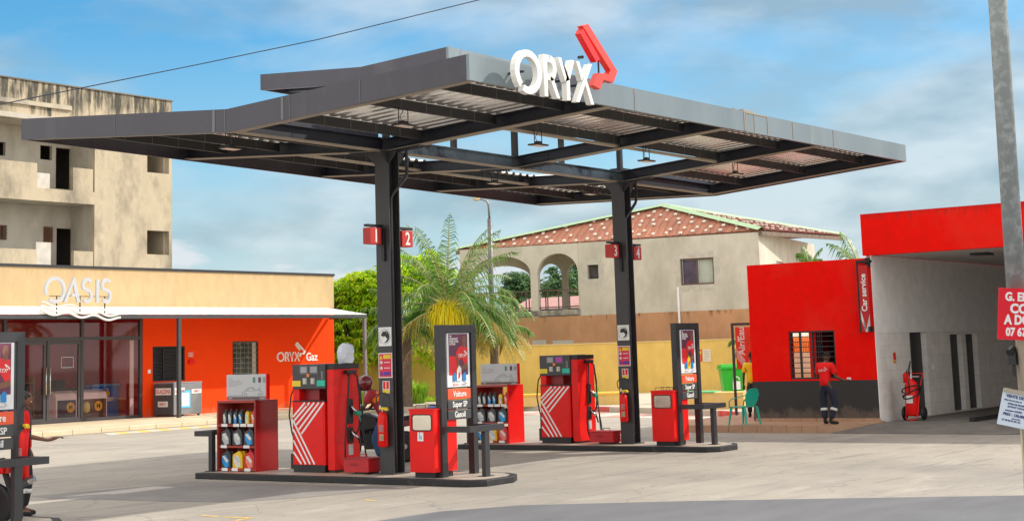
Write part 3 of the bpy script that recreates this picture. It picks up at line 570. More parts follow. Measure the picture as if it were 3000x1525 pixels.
# inside the shop
def freezer(label, x0, x1, y0, front, logo=None):
    t = thing('chest_freezer', label, 'freezer', ((x0+x1)/2, y0+.3, .21))
    pr = [(0, .0), (.62, .0), (.62, .92), (.55, 1.0), (.30, 1.02), (.06, .93), (0, .80)]
    MB().prism([(a, b) for a, b in pr], (x0, y0, .21), (0, 1, 0), (0, 0, 1), (x1-x0, 0, 0)).build('cabinet', WHITE, t, bevel=.02)
    MB().box(x0+.05, x1-.05, y0-.012, y0-.002, .27, .93).build('front_panel', front, t)
    MB().box(x0+.08, x1-.08, y0+.12, y0+.5, 1.225, 1.24).build('glass_lid', mat('freezer_glass', (.5, .55, .58), .1), t)
    if logo: mb = MB(); mb.lathe([(.17, 0), (.17, .01)], ((x0+x1)/2+.15, y0-.024, .68), 20, 'y'); mb.build('logo_disc', mat('gold_disc', (.70, .42, .04), .4), t); mb = MB(); text_into(mb, 'M', .22, ((x0+x1)/2+.15, y0-.024, .68), FY, .002, .01, lift=.004); mb.build('lettering', mat('brown_print', (.1, .04, .02), .6), t)
    return t
BRN = mat('chocolate_panel', (.085, .035, .028), .4)
fz = freezer('white chest freezer with brown front and gold M disc behind the fixed shop pane', 14.62, 15.72, 26.15, BRN, True)
mb = MB(); mb.lathe([(.0, 0), (.10, .06), (.12, .2), (.10, .34), (0, .40)], (14.80, 26.12, .45), 12); mb.build('ice_cream_print', mat('pale_green_print', (.62, .60, .16), .5), fz)
freezer('white chest freezer with dark blue front and gold M disc behind the glass door', 13.55, 14.42, 26.15, mat('midnight_panel', (.02, .035, .07), .4), True)
t = thing('display_freezer', 'bright blue ice cream freezer with cartoonish splash logo behind the shop glass', 'freezer', (16.0, 27.3, .21))
t['label'] = 'bright blue ice cream freezer with yellow and white logo behind the shop glass'
x0 = 15.70; MB().box(x0, 16.85, 26.9, 27.5, .22, 1.33).build('cabinet', BLUE, t, bevel=.02); MB().box(x0-.04, 16.88, 26.86, 27.5, 1.332, 1.40).build('lid', mat('pale_blue_lid', (.15, .4, .7), .4), t)
mb = MB(); mb.prism([(-.2, -.08), (.22, -.05), (.24, .08), (-.16, .06)], (16.35, 26.885, .86), (1, 0, 0), (0, 0, 1), (0, -.01, 0)); mb.build('logo_band', WHITE, t)
mb = MB(); mb.lathe([(.11, 0), (.11, .01)], (16.33, 26.875, 1.06), 14, 'y'); mb.prism([(-.02, .05), (.05, .05), (.03, .18), (-.04, .2)], (16.33, 26.872, 1.06), (1, 0, 0), (0, 0, 1), (0, -.01, 0)); mb.build('logo_disc', YEL, t)
mb = MB(); text_into(mb, 'GLACES', .10, (16.37, 26.873, .86), FY, .002, .01, lift=.002, rot=.08); mb.build('lettering', BLUE, t)
WOOD = mat('light_wood', (.36, .22, .10), .6, var=.15, stretch=(8, 8, .6))
pc = [mat('good_%d' % i, c, .5) for i, c in enumerate(((.6, .05, .04), (.65, .4, .04), (.08, .35, .08), (.5, .5, .48), (.05, .1, .4), (.45, .12, .05)))]
def gondola(label, x0, x1, y0):
    t = thing('goods_shelf', label, 'shelf', ((x0+x1)/2, y0, .21))
    MB().box(x0, x0+.06, y0, y0+.5, .21, 1.75).build('side_panel', WOOD, t); MB().box(x1-.06, x1, y0, y0+.5, .21, 1.75).build('side_panel', WOOD, t)
    for z in (.35, .75, 1.15, 1.5): MB().box(x0+.06, x1-.06, y0+.02, y0+.46, z, z+.025).build('shelf_board', WOOD, t)
    for q in range(6):
        mb = MB()
        for z in (.377, .777, 1.177):
            x = x0+.1+q*.03
            while x < x1-.16:
                if random.random() < .33: mb.box(x, x+.085, y0+.06, y0+.16, z, z+random.uniform(.16, .28))
                x += .1
        if len(mb.bm.verts): mb.build('packets', pc[q], t)
gondola('wooden goods shelf with packets seen through the left door leaf', 11.0, 12.32, 26.6)
gondola('wooden goods shelf with packets farther inside the shop', 13.2, 14.4, 28.4)
t = thing('counter', 'dark counter at the back of the shop with a till on it', 'counter', (15.9, 28.6, .21)); MB().box(15.0, 16.8, 28.3, 28.8, .21, 1.25).build('counter_body', mat('maroon_counter', (.12, .015, .02), .4), t); MB().box(14.95, 16.85, 28.25, 28.85, 1.252, 1.30).build('counter_top', GREY, t); MB().box(15.3, 15.7, 28.4, 28.7, 1.302, 1.6).build('till', BLK, t, bevel=.02)

# ================================================================== unfinished concrete block far left
CY = 33.0
CM = plaster('bare_render', (.50, .42, .30), (.25, .215, .16), lo=.46, hi=.66, sc=.75, streak=(.085, .078, .065), ztop=12.7, zfall=2.6, bump=.3)
CM2 = plaster('grey_render_inner', (.50, .46, .38), (.36, .32, .26), lo=.5, hi=.75, sc=.8, bump=.3)
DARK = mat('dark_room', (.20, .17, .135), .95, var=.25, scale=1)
cb = thing('apartment_building', 'unfinished bare concrete apartment block with empty window openings behind the shop', 'building', (20, CY, 0))
c33 = lambda x, y: PX(x/2.181, 200+y/2.181, 'y', CY)
XR = PX(504, 780, 'y', CY).x
TOP = PX(300, 268, 'y', CY).z
def rc(x0, y0, x1, y1, Y=CY):
    a = PX(x0/2.181, 200+y0/2.181, 'y', Y); b = PX(x1/2.181, 200+y1/2.181, 'y', Y); return (min(a.x, b.x), max(a.x, b.x), min(a.z, b.z), max(a.z, b.z))
u_lo = rc(-400, 300, 597, 770); l_lo = rc(-400, 848, 602, 1250)
lw = rc(940, 1033, 1080, 1192); uw = (lw[0], lw[1], lw[2]+3.45, lw[3]+3.45)
lz = (l_lo[0]+0, l_lo[1], 3.0, PX(400/2.181, 200+856/2.181, 'y', CY).z); uz = (lz[0], lz[1], PX(400/2.181, 200+775/2.181, 'y', CY).z, PX(0, 200+310/2.181, 'y', CY).z)
mb = MB(); wall(mb, (0, CY, 0), (1, 0, 0), (0, 0, 1), XR, TOP, [(lz[0], lz[1], lz[2], lz[3]), (uz[0], uz[1], uz[2], uz[3]), lw, uw], (0, .25, 0), u0=-12, v0=0); mb.build('front_wall', CM, cb)
mb = MB(); mb.box(XR-.25, XR, CY+.252, CY+12, 0, TOP-.02); mb.build('side_wall', CM, cb)
mb = MB(); mb.box(-12, XR-.26, CY+1.6, CY+12, 0, TOP-1.2); bw = mb
bw.bm.free()
# loggia back wall with doors and windows
lh = [rc(278, 1010, 337, 1112, CY+1.5), rc(362, 1020, 466, 1330, CY+1.5), rc(512, 1022, 577, 1168, CY+1.5), rc(-40, 998, 42, 1096, CY+1.5)]
uh = [rc(258, 490, 332, 588, CY+1.5), rc(358, 505, 456, 775, CY+1.5), rc(520, 512, 573, 645, CY+1.5), rc(-40, 465, 34, 560, CY+1.5)]
mb = MB(); wall(mb, (0, CY+1.5, 0), (1, 0, 0), (0, 0, 1), XR-.26, TOP-.3, lh+uh, (0, .15, 0), u0=-12, v0=0); mb.build('loggia_wall', CM2, cb)
mb = MB(); mb.box(-12, lz[1]+.2, CY+.252, CY+1.49, lz[3], lz[3]+.28); mb.box(-12, lz[1]+.2, CY-.25, CY+1.49, uz[3]+.002, uz[3]+.2); mb.box(-12, lz[1]+.1, CY+.252, CY+1.49, uz[2]-.2, uz[2]); mb.build('floor_slab', CM2, cb)
mb = MB(); mb.box(lz[1]+.002, lz[1]+.2, CY+.252, CY+1.49, 3, lz[3]); mb.box(lz[1]+.002, lz[1]+.2, CY+.252, CY+1.49, uz[2], uz[3]); mb.build('loggia_side', CM2, cb)
def pz(x, y): return PX(x/2.181, 200+y/2.181, 'y', CY)
mb = MB()
for a, b, top, bot in ((-400, 240, 605, 775), (470, 598, 645, 775)): mb.box(pz(a, 700).x, pz(b, 700).x, CY+.03, CY+.2, uz[2], pz(b, top).z)
for a, b, top in ((-400, 236, 1156), (475, 600, 1170)): mb.box(pz(a, 1200).x, pz(b, 1200).x, CY+.03, CY+.2, 3.0, pz(b, top).z)
mb.build('loggia_parapet', CM, cb)
mb = MB(); q0, q1 = pz(243, 770), pz(325, 672); mb.box(q0.x, q1.x, CY+.06, CY+.15, q0.z, q1.z); q0, q1 = pz(236, 1250), pz(332, 1112); mb.box(q0.x, q1.x, CY+.06, CY+.15, q0.z-.3, q1.z); mb.build('white_block_infill', mat('whitewashed_block', (.54, .50, .44), .9, var=.15), cb)
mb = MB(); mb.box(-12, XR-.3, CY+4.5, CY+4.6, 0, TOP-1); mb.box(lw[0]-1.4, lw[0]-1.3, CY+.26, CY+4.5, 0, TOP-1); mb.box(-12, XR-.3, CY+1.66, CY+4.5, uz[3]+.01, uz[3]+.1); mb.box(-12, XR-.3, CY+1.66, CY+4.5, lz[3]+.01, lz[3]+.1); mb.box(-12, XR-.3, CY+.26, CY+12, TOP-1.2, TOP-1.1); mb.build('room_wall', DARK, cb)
mb = MB()
for h in (lh[0], lh[3]):
    for k in range(5): x = h[0]+(h[1]-h[0])*(k+.5)/5; mb.box(x-.015, x+.015, CY+1.46, CY+1.48, h[2], h[3])
    for k in range(5): z = h[2]+(h[3]-h[2])*(k+.5)/5; mb.box(h[0], h[1], CY+1.44, CY+1.455, z-.012, z+.012)
mb.build('window_grille', mat('rusty_grille', (.20, .10, .06), .8), cb)
mb = MB(); mb.box(-12, XR+.04, CY-.05, CY+.3, TOP, TOP+.05); mb.build('roof_coping', plaster('coping_grime', (.20, .18, .15), (.10, .09, .08)), cb)
mb = MB(); q0, q1 = pz(60, 320), pz(440, 262); mb.box(-12, pz(450, 300).x, CY-.10, CY-.002, q1.z-.05, q1.z+.12); mb.build('balcony_ledge', plaster('ledge_render', (.48, .42, .32), (.2, .19, .17)), cb)

# ================================================================== car wash on the right
KX = 15.3
cw = thing('car_wash_building', 'red painted car wash with charcoal plinth, barred office window and an open service bay', 'building', (KX, -2, .15))
OW = (-.10, -1.34, 1.19, 2.37)
mb = MB(); wall(mb, (KX, 0, 0), (0, -1, 0), (0, 0, 1), 2.39, 4.08, [(.10, 1.34, 1.19, 2.37)], (.2, 0, 0), u0=-.96, v0=1.15); mb.build('office_wall', REDW, cw)
mb = MB(); mb.box(KX-.01, KX+.2, -2.39, .97, .18, 1.147); mb.build('plinth_band', DGW, cw)
mb = MB(); wall(mb, (0, .96, 0), (1, 0, 0), (0, 0, 1), 22, 4.07, [(17.35, 18.75, 1.15, 2.35)], (0, -.2, 0), u0=KX+.2, v0=.15); mb.build('office_side_wall', REDW, cw)
mb = MB(); mb.box(KX+.2, 22, -2.2, .76, 3.9, 4.0); mb.build('office_roof', mat('flat_roof_grey', (.3, .3, .3), .9), cw)
mb = MB(); wall(mb, (19.6, 0, 0), (0, -1, 0), (0, 0, 1), 2.19, 3.9, [], (.1, 0, 0), u0=-.76, v0=.15); mb.build('office_back_wall', mat('office_inner_wall', (.10, .06, .05), .9), cw)
mb = MB(); mb.box(KX-.03, KX+.22, -12, -2.21, 4.14, 5.15); mb.build('bay_lintel', REDL, cw)
mb = MB(); mb.box(KX+.222, 27, -2.41, -2.21, 4.256, 5.14); mb.box(KX+.222, 27, -2.38, -2.21, 4.142, 4.254); mb.box(27, 27.2, -12, -2.2, 4.14, 5.14); mb.build('bay_parapet', REDW, cw)
# tiled and painted inner wall with recessed doors
BW = mat('bay_white_paint', (.86, .83, .80), .6, var=.08)
def tilemat():
    M = mat('bay_wall_tiles', (.84, .79, .74), .35, var=.10, dirt=(.30, .22, .18), dscale=.45, dlo=.62, dhi=.76); nt = M.node_tree; b = nt.nodes['Principled BSDF']; N = nt.nodes.new; L = nt.links.new
    src = b.inputs['Base Color'].links[0].from_socket; tc = N('ShaderNodeTexCoord'); mp = N('ShaderNodeMapping'); mp.inputs['Rotation'].default_value = (R(90), 0, 0); L(tc.outputs['Object'], mp.inputs[0])
    br = N('ShaderNodeTexBrick'); br.inputs['Scale'].default_value = 1; br.inputs['Brick Width'].default_value = .6; br.inputs['Row Height'].default_value = .3; br.inputs['Mortar Size'].default_value = .008; br.offset = 0
    br.inputs['Color1'].default_value = (1, 1, 1, 1); br.inputs['Color2'].default_value = (.93, .93, .93, 1); br.inputs['Mortar'].default_value = (.82, .81, .80, 1); L(mp.outputs[0], br.inputs[0])
    mx = N('ShaderNodeMix'); mx.data_type = 'RGBA'; mx.blend_type = 'MULTIPLY'; mx.inputs[0].default_value = 1; L(src, mx.inputs[6]); L(br.outputs[0], mx.inputs[7]); L(mx.outputs[2], b.inputs['Base Color']); return M
TL = tilemat()
doors = [(17.5, 18.62, .16, 2.28), (20.35, 21.25, .16, 2.18), (21.55, 22.45, .16, 2.18)]
mb = MB(); wall(mb, (0, -2.39, 0), (1, 0, 0), (0, 0, 1), 27, 2.26, doors, (0, .185, 0), u0=KX+.2, v0=.10); mb.build('tiled_wall', TL, cw)
mb = MB(); mb.box(KX+.2, 27, -2.385, -2.2, 2.262, 4.14); mb.build('bay_upper_wall', BW, cw)
mb = MB(); mb.box(KX-.012, KX+.2, -2.41, -2.392, .18, 4.14); mb.build('bay_reveal', BW, cw)
for (a, b, c, d) in doors: dm = MB().box(a, b, -2.25, -2.21, c, d).build('door', BLK, cw)
mb = MB(); mb.box(KX+.22, 27, -12, -2.42, 4.145, 4.25); mb.build('bay_ceiling', mat('bay_ceiling_paint', (.60, .55, .52), .8), cw)
mb = MB(); mb.box(27, 27.2, -12, -2.2, .1, 4.13); mb.box(KX, 27, -12.2, -12.0, .1, 5.14); mb.build('bay_back_wall', TL, cw)
mb = MB(); mb.box(17.2, 17.8, -4.6, -4.2, 4.09, 4.144); mb.build('ceiling_vent', BLK, cw)
mb = MB(); mb.box(16.35, 16.5, -2.40, -2.392, 1.52, 1.78); n_ = mb.build('wall_notice', RED, cw); MB().box(16.37, 16.48, -2.404, -2.401, 1.54, 1.6).build('notice_band', YEL, n_)
mb = MB(); mb.box(18.95, 19.05, -2.41, -2.391, 1.30, 1.42); mb.build('wall_switch', PAPER, cw)
# office window bars
ww = MB(); a = KX+.03
for y in (-.10, -1.30): ww.box(a, a+.05, y-.04, y, 1.19, 2.37)
ww.box(a, a+.05, -1.30, -.14, 1.19, 1.23); ww.box(a, a+.05, -1.30, -.14, 2.33, 2.37); ww.box(a, a+.05, -.74, -.70, 1.23, 2.33); wf_ = ww.build('window', DGR, cw)
mb = MB()
for k in range(8): z = 1.33+k*.128; mb.box(KX+.005, KX+.025, -1.3, -.14, z, z+.018)
for k in range(4): y = -.78-k*.055; mb.box(KX+.09, KX+.11, y-.015, y, 1.23, 2.33)
mb.box(KX+.09, KX+.11, -.40, -.34, 1.23, 2.33); mb.build('grille', DGR, wf_)
# stock seen through the office
t = thing('goods_shelf', 'shelf of orange bottles and cream cartons seen through the barred office window', 'shelf', (22, 2.4, .15))
MB().box(19.6, 25.2, 2.3, 2.6, 1.25, 1.80).build('carton_stack', mat('cream_carton', (.42, .32, .20), .8), t); MB().box(19.6, 25.2, 2.3, 2.6, .15, 1.248).build('shelf_base', WOOD, t)
mb = MB()
for k in range(46): mb.cyl((19.7+k*.12, 2.4, 1.802), (19.7+k*.12, 2.4, 2.10), .052, 8)
mb.build('bottles', mat('orange_bottle', (.75, .26, .02), .4), t); mb = MB()
for k in range(46): mb.cyl((19.7+k*.12, 2.4, 2.102), (19.7+k*.12, 2.4, 2.26), .045, 8, .02)
mb.build('bottle_tops', mat('amber_bottle', (.80, .30, .05), .4), t)
# tiled step round the office, ramp into the bay
STM = mat('pink_brown_step_tiles', (.45, .28, .18), .7, var=.14, scale=2.5, spec=.3)
ps = [(13.36, 2.25), (13.36, -1.95), (14.6, -2.55), (KX-.012, -2.55), (KX-.012, .965), (22, .965), (22, 3.2), (14.2, 3.2)]
mb = MB(); mb.prism(ps, (0, 0, 0), (1, 0, 0), (0, 1, 0), (0, 0, .165)); struct('tiled_step', mb, STM)
mb = MB()
for k in range(11): y = 2.2-k*.385; mb.box(13.325, 13.358, y-.375, y, 0, .172)
for k in range(8): y = .90-k*.415; mb.box(KX-.05, KX-.014, y-.405, y, .166, .24)
struct('step_tile_edge', mb, STM)
RMP = mat('dark_ramp_asphalt', (.15, .14, .13), .9, var=.25, scale=2, bump=.4, bscale=40, dirt=(.20, .18, .15), dscale=1.5)
mb = MB(); A = [(13.2, -2.0, .006), (13.0, -12, .006), (14.55, -12, .15), (14.62, -2.56, .15)]; v = [mb.bm.verts.new(p) for p in A]; mb._f(v); mb.box(14.55, 27, -12, -2.565, .02, .149); struct('bay_ramp', mb, RMP)

# ================================================================== house with arched veranda
HD = Vector((math.cos(R(102)), math.sin(R(102)), 0)); HN = Vector((HD.y, -HD.x, 0)); HN = -HN if HN.x > 0 else HN      # HN points towards the viewer
H0 = PD(2045, 790, 70); hz = lambda x, y: PP(1350+x/2.7267, 580+y/2.7267, H0, HN)
hu = lambda p: (p-H0).dot(HD)
HW = plaster('house_render', (.58, .535, .45), (.42, .38, .31), lo=.46, hi=.72, sc=.5, bump=.25)
HB = plaster('brown_house_render', (.52, .28, .15), (.36, .20, .11), lo=.45, hi=.75, sc=.6, bump=.25, streak=(.07, .05, .04), ztop=4.0, zfall=1.2)
HP = mat('patch_cement', (.50, .465, .40), .9, var=.15, bump=.3)
hs_ = thing('house', 'two storey rendered house with brown sheet roof and arched veranda behind the yellow wall', 'house', (H0.x, H0.y, 0))
uR = hu(PP(2222, 700, H0, HN)); uL = hu(hz(-10, 400)); zE = hz(1600, 318).z; zB = hz(1500, 915).z; uV = hu(hz(945, 600))
win = [hu(hz(2022, 580)), hu(hz(1754, 580)), hz(1900, 690).z, hz(1900, 478).z]; sm = [hu(hz(1100, 590)), hu(hz(1012, 590)), hz(1050, 645).z, hz(1050, 532).z]
TT = -HN*.25
mb = MB(); wall(mb, (H0.x, H0.y, 0), HD, (0, 0, 1), uV, zE, [tuple(win), tuple(sm)], TT, u0=uR, v0=zB); mb.build('upper_wall', HW, hs_)
mb = MB(); wall(mb, (H0.x, H0.y, 0)+HN*.02 if False else Vector((H0.x, H0.y, 0))+HN*.02, HD, (0, 0, 1), uL, zB, [], TT, u0=uR, v0=0); mb.build('lower_wall', HB, hs_)
# right flank and back
RC = Vector((H0.x, H0.y, 0))+HD*uR
wn_r = [hu(hz(2022, 580))]
mb = MB(); wall(mb, RC, -HN, (0, 0, 1), 11, zE, [(3.0, 4.4, zB+1.1, zB+2.2)], HD*.25, u0=.252, v0=0); mb.build('flank_wall', HW, hs_)
fw = MB(); fw.prism([(3.0, zB+1.1), (4.4, zB+1.1), (4.4, zB+2.2), (3.0, zB+2.2)], RC+HD*.1, -HN, (0, 0, 1), HD*.03); fw.build('pane', mat('pale_window', (.35, .40, .45), .15), hs_)
def arch_wall(mb, uA, uB, z0, z1, arches, off, th):
    """arcade: piers between arched openings (u0,u1,spring,rise)"""
    o = Vector((H0.x, H0.y, 0))+off
    segs = []; cur = uA
    for (a, b, sp, rise) in arches:
        if a > cur: mb.prism([(cur, z0), (a, z0), (a, z1), (cur, z1)], o, HD, (0, 0, 1), th)
        n = 14; c = (a+b)/2; r = (b-a)/2; pts = [(c+r*math.cos(PI*i/n), sp+rise*math.sin(PI*i/n)) for i in range(n+1)]
        for i in range(n):
            (x0, y0), (x1, y1) = pts[i], pts[i+1]; mb.prism([(x1, y1), (x0, y0), (x0, z1), (x1, z1)], o, HD, (0, 0, 1), th)
        cur = b
    if cur < uB: mb.prism([(cur, z0), (uB, z0), (uB, z1), (cur, z1)], o, HD, (0, 0, 1), th)
zR = hz(600, 900).z; zT = hz(500, 415).z
f = lambda x: hu(hz(x, 600))
fa = [(f(935), f(612), hz(700, 600).z, hz(700, 445).z-hz(700, 600).z), (f(555), f(88), hz(300, 610).z, hz(300, 468).z-hz(300, 610).z)]
mb = MB(); arch_wall(mb, uV+.01, uL, zB, zE, fa, Vector((0, 0, 0)), -HN*.3); mb.build('veranda_arcade', HW, hs_)
bo = -HN*4.5
def gb(x): p = PP(1350+x/2.7267, 800, H0+bo, HN); return (p-H0).dot(HD)
zb_ = lambda y: PP(1600, 580+y/2.7267, H0+bo, HN).z
ba = [(gb(1000), gb(845), zb_(620), zb_(535)-zb_(620)), (gb(803), gb(617), zb_(620), zb_(525)-zb_(620)), (gb(560), gb(85), zb_(640), zb_(522)-zb_(640))]
mb = MB(); arch_wall(mb, gb(1000)-.8, uL-.1, zB+.4, zE, ba, bo, -HN*.25); mb.build('veranda_arcade', HW, hs_)
mb = MB(); mb.prism([(uV, zR-.25), (uL, zR-.25), (uL, zR), (uV, zR)], Vector((H0.x, H0.y, 0))+HN*.03, HD, (0, 0, 1), -HN*4.6); mb.build('veranda_floor', plaster('stained_band', (.40, .37, .31), (.10, .09, .08), lo=.42, hi=.6, sc=1.2), hs_)
mb = MB(); mb.prism([(uV, zE-.12), (uL, zE-.12), (uL, zE-.02), (uV, zE-.02)], Vector((H0.x, H0.y, 0))-HN*.31, HD, (0, 0, 1), -HN*4.1); mb.build('veranda_ceiling', HW, hs_)
zr1 = hz(620, 735).z
for off in (HN*-.12, bo-HN*.1):
    mb = MB(); o = Vector((H0.x, H0.y, 0))+off
    mb.prism([(uV, zr1-.06), (uL, zr1-.06), (uL, zr1), (uV, zr1)], o, HD, (0, 0, 1), -HN*.06); mb.prism([(uV, zR+.12), (uL, zR+.12), (uL, zR+.17), (uV, zR+.17)], o, HD, (0, 0, 1), -HN*.05)
    k = uV
    while k < uL: mb.prism([(k, zR), (k+.05, zR), (k+.05, zr1-.07), (k, zr1-.07)], o-HN*.01, HD, (0, 0, 1), -HN*.03); k += .55 if off.length < 1 else .9
    mb.build('veranda_railing', mat('brown_railing', (.11, .07, .05), .7), hs_)
# window and patches
u0, u1, z0, z1 = win; o = Vector((H0.x, H0.y, 0)); fr = MB(); q = o-HN*.08
WBR = mat('brown_window_frame', (.13, .075, .04), .6)
for a, b, c, d in ((u0, u1, z0, z0+.07), (u0, u1, z1-.07, z1), (u0, u0+.07, z0+.07, z1-.07), (u1-.07, u1, z0+.07, z1-.07), ((u0+u1)/2-.03, (u0+u1)/2+.05, z0+.07, z1-.07)): fr.prism([(a, c), (b, c), (b, d), (a, d)], q, HD, (0, 0, 1), -HN*.06)
hwn = fr.build('window', WBR, hs_)
mb = MB(); mb.prism([(u0+.07, z0+.07), ((u0+u1)/2-.03, z0+.07), ((u0+u1)/2-.03, z1-.07), (u0+.07, z1-.07)], q-HN*.1, HD, (0, 0, 1), -HN*.01); mb.build('curtain', mat('pale_lace_curtain', (.42, .45, .38), .7), hwn)
mb = MB(); mb.prism([((u0+u1)/2+.05, z0+.07), (u1-.07, z0+.07), (u1-.07, z1-.07), ((u0+u1)/2+.05, z1-.07)], q-HN*.1, HD, (0, 0, 1), -HN*.01); mb.build('dark_pane', mat('purple_dark_pane', (.07, .045, .08), .3, var=.5, scale=2), hwn)
u0, u1, z0, z1 = sm; mb = MB(); mb.prism([(u0, z0), (u1, z0), (u1, z1), (u0, z1)], o-HN*.24, HD, (0, 0, 1), -HN*.02); mb.build('small_window', mat('dark_small_window', (.055, .05, .045), .6, var=.5, scale=5), hs_)
def blob(u, z, ru, rz, name='cement_patch'):
    mb = MB(); pts = [(u+ru*math.cos(2*PI*i/26)*(1+.10*math.sin(i*2.3)+.06*random.random())*min(1.0, 1.25/max(.01, abs(math.cos(2*PI*i/26))+abs(math.sin(2*PI*i/26)))*1.05), z+rz*math.sin(2*PI*i/26)*(1+.08*math.cos(i*1.7))*min(1, 1.3/(abs(math.cos(2*PI*i/26))+abs(math.sin(2*PI*i/26))))) for i in range(26)]; return mb, pts
# the ring of cement round the openings (four pieces so the opening stays clear)
def cement_frame(wi, m):
    u0, u1, z0, z1 = wi; k = 0; mb = MB()
    N = 40; cu, cz = (u0+u1)/2, (z0+z1)/2; a, b = (u1-u0)/2, (z1-z0)/2
    I, O = [], []
    for i in range(N+1):
        t = 2*PI*(i % N)/N; c, s = math.cos(t), math.sin(t); kf = 1/max(abs(c), abs(s)); I.append((cu+a*c*kf, cz+b*s*kf)); r = (.24+.07*math.sin(i*1.9+1)+.05*math.sin(i*3.7)); kk = 1/(abs(c)**5+abs(s)**5)**(1/5); O.append((cu+(a+r)*c*kk, cz+(b+r)*s*kk))
    mb.strip([o+HD*p[0]+Vector((0, 0, p[1])) for p in I], [o+HD*p[0]+Vector((0, 0, p[1])) for p in O], HN*.012); return mb.build('cement_surround', m, hs_)
cement_frame(win, HP); cement_frame(sm, HP)
# roof: hipped sheet roof with pale skylight blocks
ap = PD(1946, 604, 74.5); eC = PD(2232, 673, 69.0); eL = PD(1335, 732, 79.5)
eF = eC-HN*9+Vector((0, 0, -.1)); eF = PD(2470, 690, 77); eB = eL+(eF-eC)
RT = mat('brown_roof_sheet', (.46, .19, .115), .7, var=.12, scale=1.4, dirt=(.36, .15, .10)); RT2 = mat('maroon_roof_sheet', (.24, .075, .055), .7, var=.18, scale=1.4)
rf = None
def roof_face(name, a, b, top, m, ribs):
    mb = MB(); a, b, top = Vector(a), Vector(b), Vector(top); nn = (b-a).cross(top-a).normalized(); nn = nn if nn.z > 0 else -nn
    mb._f([mb.bm.verts.new(p) for p in (a, b, top)]); mb._f([mb.bm.verts.new(p-nn*.05) for p in (a, b, top)])
    e = (b-a); foot = (top-a).dot(e)/e.length_squared
    for i in range(1, ribs):
        t = i/ribs; p = a+e*t; d = (top-(a+e*foot)); L_ = t/foot if t < foot else (1-t)/(1-foot)
        q = p+d*L_*.985; s = e.normalized()*.035; mb.prism([(0, 0), (1, 0)], p, q-p, (0, 0, 0), (0, 0, 0)) if False else mb.quad(p-s+nn*.004, q-s+nn*.004, q+nn*.05, p+nn*.05).quad(p+s+nn*.004, p+nn*.05, q+nn*.05, q+s+nn*.004)
    return mb.build(name, m, hs_), nn, foot
f1, n1, ft1 = roof_face('roof', eL, eC, ap, RT, 46); f2, n2_, ft2 = roof_face('roof', eC, eF, ap, RT2, 44)
mb = MB(); mb._f([mb.bm.verts.new(p) for p in (eF, eB, ap)]); mb._f([mb.bm.verts.new(p) for p in (eB, eL, ap)]); mb.build('roof', RT2, hs_)
SKY_ = mat('pale_roof_block', (.74, .68, .58), .6, var=.1)
def blocks(a, b, top, nn, ft, rows, cols, seed):
    rnd = random.Random(seed); mb = MB(); e = b-a; d = top-(a+e*ft)
    for j in range(rows):
        h = .05+j*.15+rnd.uniform(-.01, .01)
        if h > .93: break
        s0, s1 = ft*h, 1-(1-ft)*h; nn_ = max(2, int(cols*(s1-s0)))
        for i in range(nn_):
            t = s0+(s1-s0)*(i+.5+.25*(j % 2))/nn_+rnd.uniform(-.004, .004)
            if t > s1-.01 or rnd.random() < .08: continue
            p = a+e*t+d*h; E_ = e.normalized(); D_ = d.normalized(); sz_ = rnd.uniform(.05, .085); mb.prism([(-sz_, -.06), (sz_, -.06), (sz_, .06), (-sz_, .06)], p+D_*rnd.uniform(-.08, .08)+nn*.03, E_, D_, nn*.07)
    mb.build('roof_block', SKY_, hs_)['kind'] = 'stuff'
blocks(eL, eC, ap, n1, ft1, 8, 25, 3); blocks(eC, eF, ap, n2_, ft2, 8, 20, 5)
HG = mat('green_ridge_sheet', (.36, .50, .30), .6, var=.12)
mb = MB()
for p, q in ((eC, ap), (eL, ap), (ap, eF)):
    d = (q-p).normalized(); s = d.cross(Vector((0, 0, 1))).normalized()*.26; mb.quad(p-s+Vector((0, 0, -.0)), q-s, q+Vector((0, 0, .14)), p+Vector((0, 0, .14))).quad(p+s, p+Vector((0, 0, .14)), q+Vector((0, 0, .14)), q+s)
mb.build('ridge_cap', HG, hs_)
mb = MB()
for a, b in ((eL, eC), (eC, eF)):
    dn = Vector((0, 0, 1)); e = (b-a); mb.prism([(0, -.05), (e.length, -.05), (e.length, -.24), (0, -.24)], a, e.normalized(), dn, -HN*.05 if a is eL else HD*.05)
mb.build('eaves_board', mat('weathered_eaves', (.17, .12, .09), .8, var=.3), hs_)
# drain pipe of the house
mb = MB(); p = PP(2060, 1000, H0+HN*.15, HN); q = PP(1985, 838, H0+HN*.15, HN); x = PP(1993, 1000, H0+HN*.15, HN)
mb.tube([(x.x, x.y, 0), (x.x, x.y, PP(1985, 840, H0+HN*.15, HN).z)], .05); mb.build('drain_pipe', WHITE, hs_)
mb = MB()
for (a, b) in ((1620, 1680), (1560, 1600), (2035, 2120)):
    p, q = PP(a, 1030, H0+HN*.04, HN), PP(b, 995, H0+HN*.04, HN); mb.prism([(hu(p), p.z), (hu(q), p.z), (hu(q), q.z), (hu(p), q.z)], Vector((H0.x, H0.y, 0))+HN*.022, HD, (0, 0, 1), HN*.02)
mb.build('cement_patch', mat('grey_patch', (.42, .40, .36), .9), hs_)
